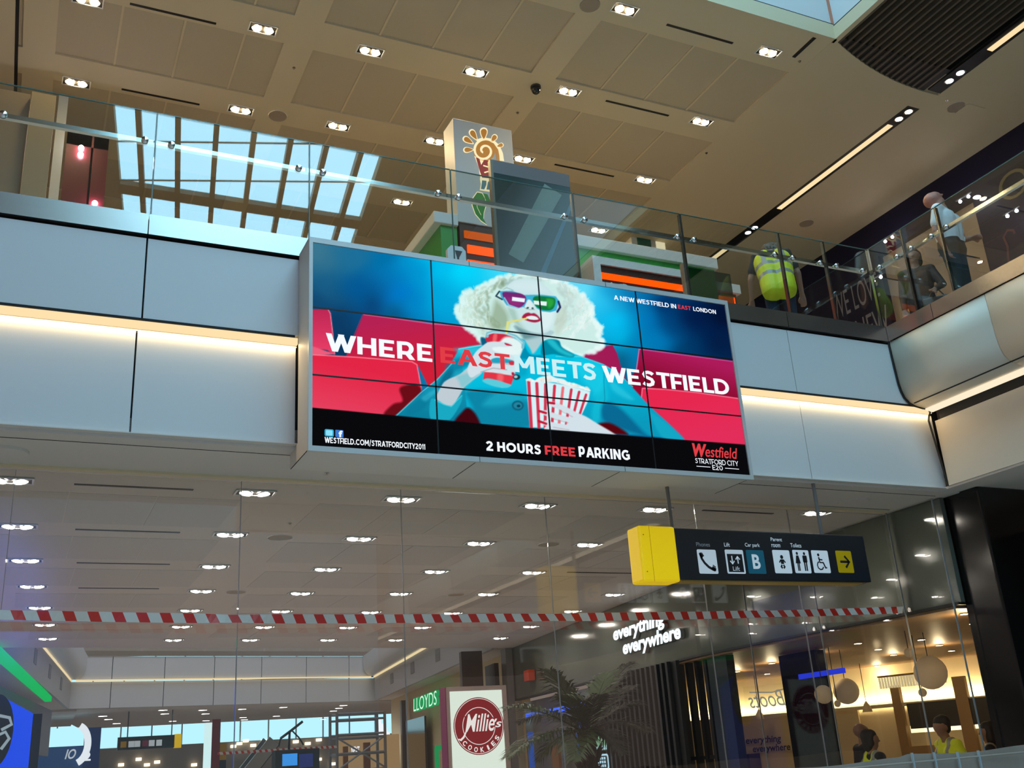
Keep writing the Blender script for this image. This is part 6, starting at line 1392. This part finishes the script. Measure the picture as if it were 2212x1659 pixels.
# red and yellow totems, monitor, boom
yt_ = 30.0; T = lambda x, y: UY(x, y, yt_)
rt = thing('red_totem', 'dark red totem with a white lit face in the far mall', 'sign', (T(471, 1600)[0], yt_, 0))
a, b, c = T(459, 1554), T(477, 1555), T(446, 1560); MB().box((a[0], yt_, 0), (b[0], yt_+.35, a[2])).done('red_side', mat('totem_red', (.22, .012, .016), .4), rt); MB().box((c[0], yt_+.02, 0), (a[0], yt_+.33, a[2]-.08)).done('lit_face', glow('lit_face_white', (.75, 1., 1.), 1.), rt)
yl = thing('yellow_totem', 'yellow and navy totem right of the dark red totem', 'sign', (T(488, 1640)[0], yt_+.6, 0))
a, b, c = T(479, 1603), T(497, 1603), T(480, 1641); MB().box((a[0], yt_+.5, c[2]), (b[0], yt_+.7, a[2])).done('yellow_top', mat('totem_yellow', (.60, .36, .005), .4), yl); MB().box((a[0], yt_+.5, 0), (b[0], yt_+.7, c[2])).done('navy_base', mat('totem_navy', (.01, .012, .04), .4), yl)
ymn = 27.0; N_ = lambda x, y: UY(x, y, ymn)
a, b = N_(595, 1620), N_(690, 1617); mo = thing('monitor_kiosk', 'black monitor kiosk with two blue lit screens in the far mall', 'kiosk', ((a[0]+b[0])/2, ymn, 0))
MB().box((a[0], ymn, 0), (b[0], ymn+.4, (a[2]+b[2])/2)).done('body', BLACK, mo)
p, q = N_(610, 1629), N_(642, 1653); MB().box((p[0], ymn-.01, q[2]), (q[0], ymn, p[2])).done('screen', glow('screen_blue_lit', (.05, .35, .95), .9), mo)
p, q = N_(646, 1629), N_(676, 1656); MB().box((p[0], ymn-.01, q[2]), (q[0], ymn, p[2])).done('screen', glow('screen_navy_lit', (.03, .04, .20), .6), mo)
bm2 = thing('camera_boom', 'black boom arm with thin legs above the monitor kiosk', 'boom arm', N_(630, 1600))
P = lambda x, y: N_(x, y)+np.array([0, .3, 0])
for nm, L_, r_ in (('arm', [(612, 1594), (636, 1576), (660, 1557)], .035), ('hook', [(612, 1594), (608, 1612)], .02), ('mast', [(632, 1578), (630, 1618)], .03), ('stay', [(636, 1576), (652, 1592), (662, 1608)], .02)):
    MB().tube([P(*t_) for t_ in L_], r_, 6).done(nm, BLACK, bm2)
es_ = thing('escalator', 'dark far escalator rising left of the monitor kiosk', 'escalator', UY(565, 1650, 45))
E_ = lambda x, y: UY(x, y, 45)
for dy_ in (0, 1.2):
    MB().bar(E_(538, 1668)+Y1*dy_, E_(592, 1600)+Y1*dy_, .12, .5).done('balustrade', mat('escalator_side', (.35, .36, .36), .3, .5), es_)
MB().bar(E_(545, 1672)+Y1*.6, E_(599, 1604)+Y1*.6, 1.1, .3).done('steps', CHAR, es_)
lw_ = thing('lit_shop_unit', 'tan lit shop front behind the scaffold tower', 'shop front', UY(790, 1650, 36))
a, b = UY(735, 1592, 36), UY(862, 1592, 36); MB().box((a[0], 36, 0), (b[0], 36.3, a[2])).done('wall', glow('tan_glow_wall', (.42, .26, .12), .7), lw_)  # the wall's lit look is put in as a glow
a, b = UY(760, 1613, 35.9), UY(778, 1627, 35.9); mb = MB(); text(mb, 'NEXT', (a[0], 35.97, b[2]), X1, Z1, b[0]-a[0], a[2]-b[2], 0, bold=.02, lift=.01); mb.done('lettering', MATS['banner_white'], lw_)
MB().box((UY(742, 1615, 35.9)[0], 35.9, 0), (UY(752, 1615, 35.9)[0], 36, UY(752, 1612, 35.9)[2])).done('door', mat('orange_brown_door', (.25, .09, .03), .4), lw_); MB().box((UY(786, 1615, 35.9)[0], 35.9, 0), (UY(800, 1615, 35.9)[0], 36, UY(752, 1606, 35.9)[2])).done('door', MATS['orange_brown_door'], lw_)
fs_ = [(505, 1612), (518, 1606), (532, 1600), (548, 1610), (571, 1600), (640, 1602), (666, 1606), (690, 1598), (300, 1640), (318, 1652), (340, 1646), (262, 1652), (420, 1652), (720, 1650), (590, 1612), (690, 1640)]
for i, (x, y) in enumerate(fs_):
    o = MB().box(UY(x, y, 71.4)-np.array([.16, .02, .09]), UY(x, y, 71.4)+np.array([.16, .29, .09])).done('shop_lamp', MATS.get('far_shop_glow') or glow('far_shop_glow', (1., .78, .5), 2.5)); tag(o, 'tiny warm shop light on the dim far end wall', 'lamp', 'tiny shop lights on the far end wall')
# far tape
ftp = [UY(x, y, z_) for x, y, z_ in ((470, 1628, 29.97), (600, 1620, 30.4), (728, 1613, 30.95))]
mb = MB(); nn_ = 40
for i in range(nn_):
    f0, f1 = i/nn_*2, (i+1)/nn_*2; g = lambda f: ftp[min(int(f), 1)]*(1-(f-min(int(f), 1)))+ftp[min(int(f), 1)+1]*(f-min(int(f), 1))
    mb.add([g(f0)-Z1*.035, g(f1)-Z1*.035, g(f1)+Z1*.035, g(f0)+Z1*.035], [(0, 1, 2, 3)])
tag(mb.done('barrier_tape', RW), 'distant red and white tape strung past the monitor kiosk', 'barrier tape')
# lamps under the far bridge
fproto = None
fl_pts = sorted([(222, 1546), (234, 1553), (252, 1562), (352, 1533), (356, 1541), (373, 1557), (438, 1533), (444, 1541), (445, 1556), (523, 1531), (525, 1549), (528, 1554), (597, 1546), (612, 1527), (720, 1535), (732, 1529), (698, 1553), (742, 1523)])
for i, (x, y) in enumerate(fl_pts):
    q = UZ(x, y, 4.0695); lab = f'tiny bright lamp under the far bridge, {ORD[i]} from left'
    if fproto is None:
        fproto = thing('far_downlight', lab, 'ceiling light', q, 'small lamps under the far bridge'); MB().disc(q, (0, 0, -1), .17, .02, 14).done('rim', REFL, fproto); MB().disc(q-Z1*.021, (0, 0, -1), .15, 0, 14).done('lamp', glow('far_lamp', (1., .92, .85), 14), fproto)
    else: dup(fproto, q, lab)

# unseen wall and blue lamp, added to tint the glass reflections blue
bp_ = thing('blue_tint_backdrop', 'added backdrop washed by a blue lamp behind the viewer, tinting the glass', 'display', (2, -8, 0))
MB().box((-5, -8.2, 0), (8.3, -8.0, 9.5)).done('panel', mat('pale_tint_backdrop', (.55, .55, .58), .7), bp_)
pl = bpy.data.lights.new('blue_tint_lamp', 'SPOT'); pl.energy = 1500; pl.spot_size = 2.5; pl.spot_blend = 1; pl.color = (.10, .22, 1.0); pl.shadow_soft_size = 0
po_ = bpy.data.objects.new('blue_tint_lamp', pl); COL.objects.link(po_); po_.location = (-1.3, -6.6, 5.6); po_.rotation_euler = (-PI/2, 0, 0)

# ================================================================== people
def capsules(bones, seg=14):
    mb = MB()
    for a, b, ra, rb, m in bones:
        a, b = np.array(a, float), np.array(b, float); d = b-a; L = np.linalg.norm(d)
        if L < 1e-4: mb.ball(a, ra, seg); continue
        d /= L; P, Rr = [], []
        for t in (-1, -.87, -.5, 0): P.append(a+d*ra*t); Rr.append(max(.0008, ra*math.sqrt(max(0, 1-t*t))))
        for t in (0, .5, .87, 1): P.append(b+d*rb*t); Rr.append(max(.0008, rb*math.sqrt(max(0, 1-t*t))))
        mb.tube(P, Rr, seg)
    return mb
def flesh(name, bones, mats, parent, vox=.011, smooth=4, hidden=()):
    """One continuous skin grown over the bones; each face takes the material of the bone nearest to it."""
    o = capsules(bones).done(name, mats, parent)
    r = o.modifiers.new('r', 'REMESH'); r.mode = 'VOXEL'; r.voxel_size = vox
    s = o.modifiers.new('s', 'SMOOTH'); s.iterations = smooth; s.factor = .5
    bpy.context.view_layer.update()
    me = bpy.data.meshes.new_from_object(o.evaluated_get(bpy.context.evaluated_depsgraph_get()))
    o.modifiers.clear(); old = o.data; o.data = me; bpy.data.meshes.remove(old); me.name = name
    me.materials.clear()
    for m in mats: me.materials.append(m)
    n = len(me.polygons); C_ = np.zeros(n*3); me.polygons.foreach_get('center', C_); C_ = C_.reshape(-1, 3)
    off = np.zeros(3); p = parent
    while p is not None: off = off+np.array(p.location); p = p.parent
    C_ = C_+off; best = np.full(n, 1e9); mi = np.zeros(n, np.int32)
    for a, b, ra, rb, m in bones:
        a, b = np.array(a, float), np.array(b, float); d = b-a; t = np.clip(((C_-a)@d)/(d@d+1e-9), 0, 1)
        ds = np.linalg.norm(C_-(a+t[:, None]*d), axis=1)-(ra+(rb-ra)*t); u = ds < best; best[u] = ds[u]; mi[u] = m
    me.polygons.foreach_set('material_index', mi); me.polygons.foreach_set('use_smooth', [True]*n); me.update()
    return o
SKIN = mat('skin', (.42, .22, .15), .5); SKINR = mat('ruddy_skin', (.46, .20, .14), .5); SKIND = mat('darker_skin_tone', (.30, .16, .11), .5)  # SKIND is a darker skin tone
def rotz_(p, a): c, s = math.cos(a), math.sin(a); return np.array([c*p[0]-s*p[1], s*p[0]+c*p[1], p[2]])
class Pose:
    """Joint positions of a standing adult, x to the person's right, y forward; then bent, turned and placed."""
    def __init__(s, h=1.75):
        k = h/1.75; s.k = k
        J = dict(pel=(0, 0, .95), waist=(0, 0, 1.08), chest=(0, .01, 1.30), neck=(0, 0, 1.47), skull=(0, .015, 1.635), jaw=(0, .045, 1.56), nose=(0, .118, 1.605))
        for n, sg in (('R', 1), ('L', -1)):
            J.update({'sh'+n: (.175*sg, 0, 1.41), 'el'+n: (.225*sg, -.02, 1.12), 'wr'+n: (.235*sg, .07, .88), 'hip'+n: (.09*sg, 0, .92), 'kn'+n: (.10*sg, .02, .50), 'an'+n: (.105*sg, -.02, .09), 'toe'+n: (.12*sg, .13, .035), 'ear'+n: (.078*sg, .0, 1.61), 'eye'+n: (.032*sg, .092, 1.635)})
        s.J = {a: np.array(b)*k for a, b in J.items()}; s.hd = {'R': None, 'L': None}
    def bend(s, ang, names, pivot):              # forward lean about the x axis
        pv = s.J[pivot].copy(); c, q = math.cos(ang), math.sin(ang)
        for n in names:
            v = s.J[n]-pv; s.J[n] = pv+np.array([v[0], c*v[1]+q*v[2], -q*v[1]+c*v[2]])
    def turn(s, ang, names, pivot):
        pv = s.J[pivot].copy()
        for n in names: s.J[n] = pv+rotz_(s.J[n]-pv, ang)
    UP = ['waist', 'chest', 'neck', 'skull', 'jaw', 'nose', 'shR', 'shL', 'elR', 'elL', 'wrR', 'wrL', 'earR', 'earL', 'eyeR', 'eyeL']
    HEAD = ['skull', 'jaw', 'nose', 'earR', 'earL', 'eyeR', 'eyeL']
    def place(s, loc, ang):
        for n in s.J: s.J[n] = np.array(loc)+rotz_(s.J[n], ang)
        s.ang = ang
def person(label, pose, loc, ang, skin, top, legs, shoe, hair, sleeve='short', hairlen=0, vest=None, bald=False, group=None, name='person', bulk=1.0, stripe=True, fingers=True, vlen=.1):
    pose.place(loc, ang); J = pose.J; k = pose.k
    t = thing(name, label, 'person', loc, group)
    R = rotz_(np.array([1, 0, 0]), ang); Fw = rotz_(np.array([0, 1, 0]), ang)
    mats = [skin, top, legs, shoe]; B = []
    add = lambda a, b, ra, rb, m: B.append((a, b, ra*k, rb*k, m))
    for sg in (-1, 1):
        add(J['pel']+R*.065*sg*k, J['waist']+R*.055*sg*k, .115*bulk, .105*bulk, 2); add(J['waist']+R*.055*sg*k, J['chest']+R*.075*sg*k, .115*bulk, .118*bulk, 1)
        add(J['chest']+R*.075*sg*k, J['chest']*.4+J['neck']*.6+R*.06*sg*k-Z1*.0, .115*bulk, .07, 1)
    add(J['shL'], J['shR'], .068, .068, 1); add(J['chest']*.15+J['neck']*.85, J['skull']*.45+J['jaw']*.25+J['neck']*.3, .058, .056, 0)
    add(J['skull']-(J['nose']-J['skull'])*.18, J['skull']+(J['nose']-J['skull'])*.10, .094, .088, 0); add(J['skull']*.4+J['jaw']*.6, J['jaw'], .068, .052, 0); add(J['nose']*.75+J['skull']*.25, J['nose'], .016, .013, 0)
    for n, sg in (('R', 1), ('L', -1)):
        add(J['ear'+n], J['ear'+n]+Z1*.03, .018, .02, 0)
        s_, e_, w_ = J['sh'+n], J['el'+n], J['wr'+n]
        if sleeve == 'short': add(s_, s_*.35+e_*.65, .062, .064, 1); add(s_*.4+e_*.6, e_, .046, .040, 0); add(e_, w_, .040, .027, 0)
        else: add(s_, e_, .060, .052, 1); add(e_, e_*.12+w_*.88, .050, .038, 1); add(e_*.2+w_*.8, w_, .028, .027, 0)
        d = w_-e_; d /= np.linalg.norm(d); side = np.cross(d, Fw); side = side/np.linalg.norm(side) if np.linalg.norm(side) > .1 else R; flat_ = np.cross(side, d)
        if fingers:
            for q in (-1, 1): add(w_+side*.012*q, w_+d*.075+side*.024*q, .020, .017, 0)
            for i, (o_, l_) in enumerate(((-.033, .062), (-.011, .074), (.011, .070), (.032, .055))):
                k0 = w_+d*.085+side*o_; k1 = k0+d*l_*.6+flat_*.010; k2 = k1+d*l_*.38+flat_*.026; add(k0, k1, .0095, .0088, 0); add(k1, k2, .0088, .0075, 0)
            th = w_+d*.03-side*.03; add(th, th+d*.035-side*.024, .012, .010, 0); add(th+d*.035-side*.024, th+d*.062-side*.022+flat_*.012, .010, .008, 0)
        h_, kn, an, to = (J[x+n] for x in ('hip', 'kn', 'an', 'toe'))
        add(h_, kn, .098, .066, 2); add(kn, an*.93+kn*.07, .066, .052, 2); add(an-Fw*.03*k-Z1*.03*k, to, .042, .036, 3)
    flesh('body', B, mats, t)
    for n in 'RL': MB().ball(J['eye'+n], .011, 8).done('eye', mat('eye_dark', (.02, .015, .012), .2), t)
    mb = J['skull']; hv = (J['nose']-J['skull']); hv /= np.linalg.norm(hv); upv = J['skull']-J['jaw']*.5-J['neck']*.5; upv /= np.linalg.norm(upv)
    if not bald:
        HB = [(mb-hv*.04+upv*.025, mb-hv*.005+upv*.040, .097*k, .086*k, 0), (mb-hv*.045, mb-hv*.05-upv*(.05+hairlen), .088*k, .075*k, 0)]
        for sg in (-1, 1): HB.append((mb+R*.05*sg-hv*.035+upv*.02, mb+R*.055*sg-hv*.045-upv*(.01+hairlen*.9), .055*k, .05*k, 0))
        flesh('hair', HB, [hair], t, .010, 3)
    if vest:
        HVm, ST = vest; VB = []
        for sg in (-1, 1):
            VB += [(J['pel']*(1+vlen)-J['waist']*vlen+R*.075*sg, J['waist']+R*.07*sg, (.128)*k, .138*k, 0), (J['waist']+R*.07*sg, J['chest']+R*.09*sg, .142*k, .140*k, 0), (J['chest']+R*.09*sg, J['chest']*.3+J['neck']*.7+R*.085*sg, .135*k, .082*k, 0)]
        o = flesh('hi_vis_vest', VB, [HVm, ST], t, .011, 5)
        if stripe:
            ax = J['neck']-J['pel']; axl = np.linalg.norm(ax); ax /= axl; me = o.data; n = len(me.polygons); C_ = np.zeros(n*3); me.polygons.foreach_get('center', C_); C_ = C_.reshape(-1, 3)+np.array(t.location)
            hgt = (C_-J['pel'])@ax/axl; lat = (C_-J['pel'])@R; bk = (C_-J['chest'])@(-Fw)
            st = ((hgt > .02) & (hgt < .13)) | ((hgt > .34) & (hgt < .45)) | ((hgt > .45) & (np.abs(np.abs(lat)-.115) < .028))
            me.polygons.foreach_set('material_index', st.astype(np.int32)); me.update()
    return t, J, R, Fw
HV = mat('hi_vis_yellow', (.62, .68, .015), .6, emit=.06, ecol=(.6, .75, .02)); HVO = mat('hi_vis_orange', (.60, .10, .02), .6); REF = mat('reflective_grey', (.28, .29, .28), .35)
DNAVY = mat('dark_tshirt', (.012, .014, .022), .8); JEAN = mat('blue_jeans', (.015, .035, .075), .8); SHOE = mat('black_shoe', (.01, .01, .01), .5); HBR = mat('brown_hair', (.07, .035, .018), .7); HBK = mat('dark_hair', (.012, .010, .010), .6)
SHIRT = mat('white_shirt', (.86, .88, .90), .7); TROU = mat('dark_trousers', (.012, .018, .024), .8)
# man in the yellow vest, leaning forward with his back to us
po = Pose(1.76); po.bend(.40, Pose.UP, 'pel'); po.bend(.75, Pose.HEAD, 'neck')
for n in 'RL': sg = 1 if n == 'R' else -1; po.J['el'+n] = po.J['sh'+n]+np.array([.10*sg, .02, -.27]); po.J['wr'+n] = po.J['el'+n]+np.array([.02*sg, .10, -.24])
L0 = UY(1712, 700, 8.42)
t, J, R, Fw = person('man in a yellow reflective vest bending forward with his back turned, behind the glass', po, (L0[0]-.12, 8.42, ZU), -.62, SKIN, DNAVY, JEAN, SHOE, HBR, 'short', vest=(HV, REF), vlen=1.25)
em = J['chest']*.45+J['neck']*.55; nb = np.cross(J['neck']-J['pel'], R); nb /= np.linalg.norm(nb); nb = nb if nb@Fw < 0 else -nb; uu = np.cross(R, nb); uu = uu if uu[2] > 0 else -uu
c0 = em+nb*.165; mb = MB(); strokes(mb, [(-.07, -.05), (.07, -.05), (.07, .05), (-.07, .05)], .006, c0, R, uu, 0, 0.0, True); strokes(mb, circ(0, 0, .07, 24), .005, c0, R, uu, 0, .0, True); text(mb, 'TM', c0-R*.05-uu*.03, R, uu, .10, .06, 0, bold=.03, lift=.001)
mb.done('emblem', CHAR, t)
# man in white
po = Pose(1.78)
po.bend(-.55, Pose.HEAD, 'neck'); po.turn(.25, Pose.HEAD, 'neck')
po.J['elL'] = po.J['shL']+np.array([-.05, .06, -.29]); po.J['wrL'] = po.J['elL']+np.array([.16, .16, -.10])
po.J['elR'] = po.J['shR']+np.array([.07, -.05, -.29]); po.J['wrR'] = po.J['elR']+np.array([-.01, .06, -.24])
L0 = UX(2055, 555, 9.2)
person('man in a white short sleeved shirt looking up behind the right glass railing', po, (9.22, L0[1]-.02, ZU), -2.80, SKINR, SHIRT, TROU, SHOE, HBR, 'short', bald=True, bulk=1.12)
# display figure with a bag in the shop opening
po = Pose(1.70); po.J['elL'] = po.J['shL']+np.array([-.10, .05, -.26]); po.J['wrL'] = po.J['elL']+np.array([.10, .18, -.12])
q = np.array([10.02, 8.36, ZU])
t, J, R, Fw = person('dark dressed display figure with handbag between the glass corner and the man in white', po, (q[0], q[1], ZU+.02), 2.25, SKIND, mat('rust_dress', (.05, .022, .014), .7), TROU, SHOE, HBK, 'long', .10, name='display_mannequin')
b = J['wrL']-Z1*.22; bg_ = thing('handbag', 'dark brown handbag hanging on the display figure arm', 'bag', b); MB().obox(b, R*.17, Fw*.06, Z1*.11).done('body', mat('brown_leather', (.035, .018, .012), .4), bg_, bevel=.02); MB().tube([b-R*.1+Z1*.1, J['wrL']-R*.03, J['wrL']+R*.03, b+R*.1+Z1*.1], .008, 6).done('strap', MATS['brown_leather'], bg_)
MB().disc((q[0], q[1], ZU), Z1, .25, .02, 24).done('floor_plate', CHAR, bpy.data.objects['display_mannequin'])
# people in the lower shop
def stand(x, y, h, dep): q = EYE+ray(x, y)*dep; return (q[0], q[1], 0)
po = Pose(1.80); person('bald man in a dark jacket standing behind the dark haired woman in the shop', po, stand(1858, 1575, 1.8, 13.9), -1.9, SKIND, DNAVY, TROU, SHOE, HBK, 'long', bald=True)
po = Pose(1.68); po.turn(-.6, Pose.HEAD, 'neck'); person('dark haired woman in a yellow vest in front of the bald man', po, stand(1878, 1590, 1.68, 12.9), -1.75, SKIND, DNAVY, TROU, SHOE, HBK, 'long', .05, (HV, REF))
po = Pose(1.80); po.bend(.18, Pose.UP, 'pel'); person('dark haired man in a yellow vest looking left in the lower shop', po, stand(2052, 1560, 1.8, 13.0), 1.35, SKIND, HV, TROU, SHOE, HBK, 'long', 0, (HV, REF))
po = Pose(1.68); person('person with long dark hair in an orange vest at the far right of the shop', po, stand(2136, 1588, 1.68, 12.9), .6, SKIND, DNAVY, TROU, SHOE, HBK, 'long', .12, (HVO, REF))
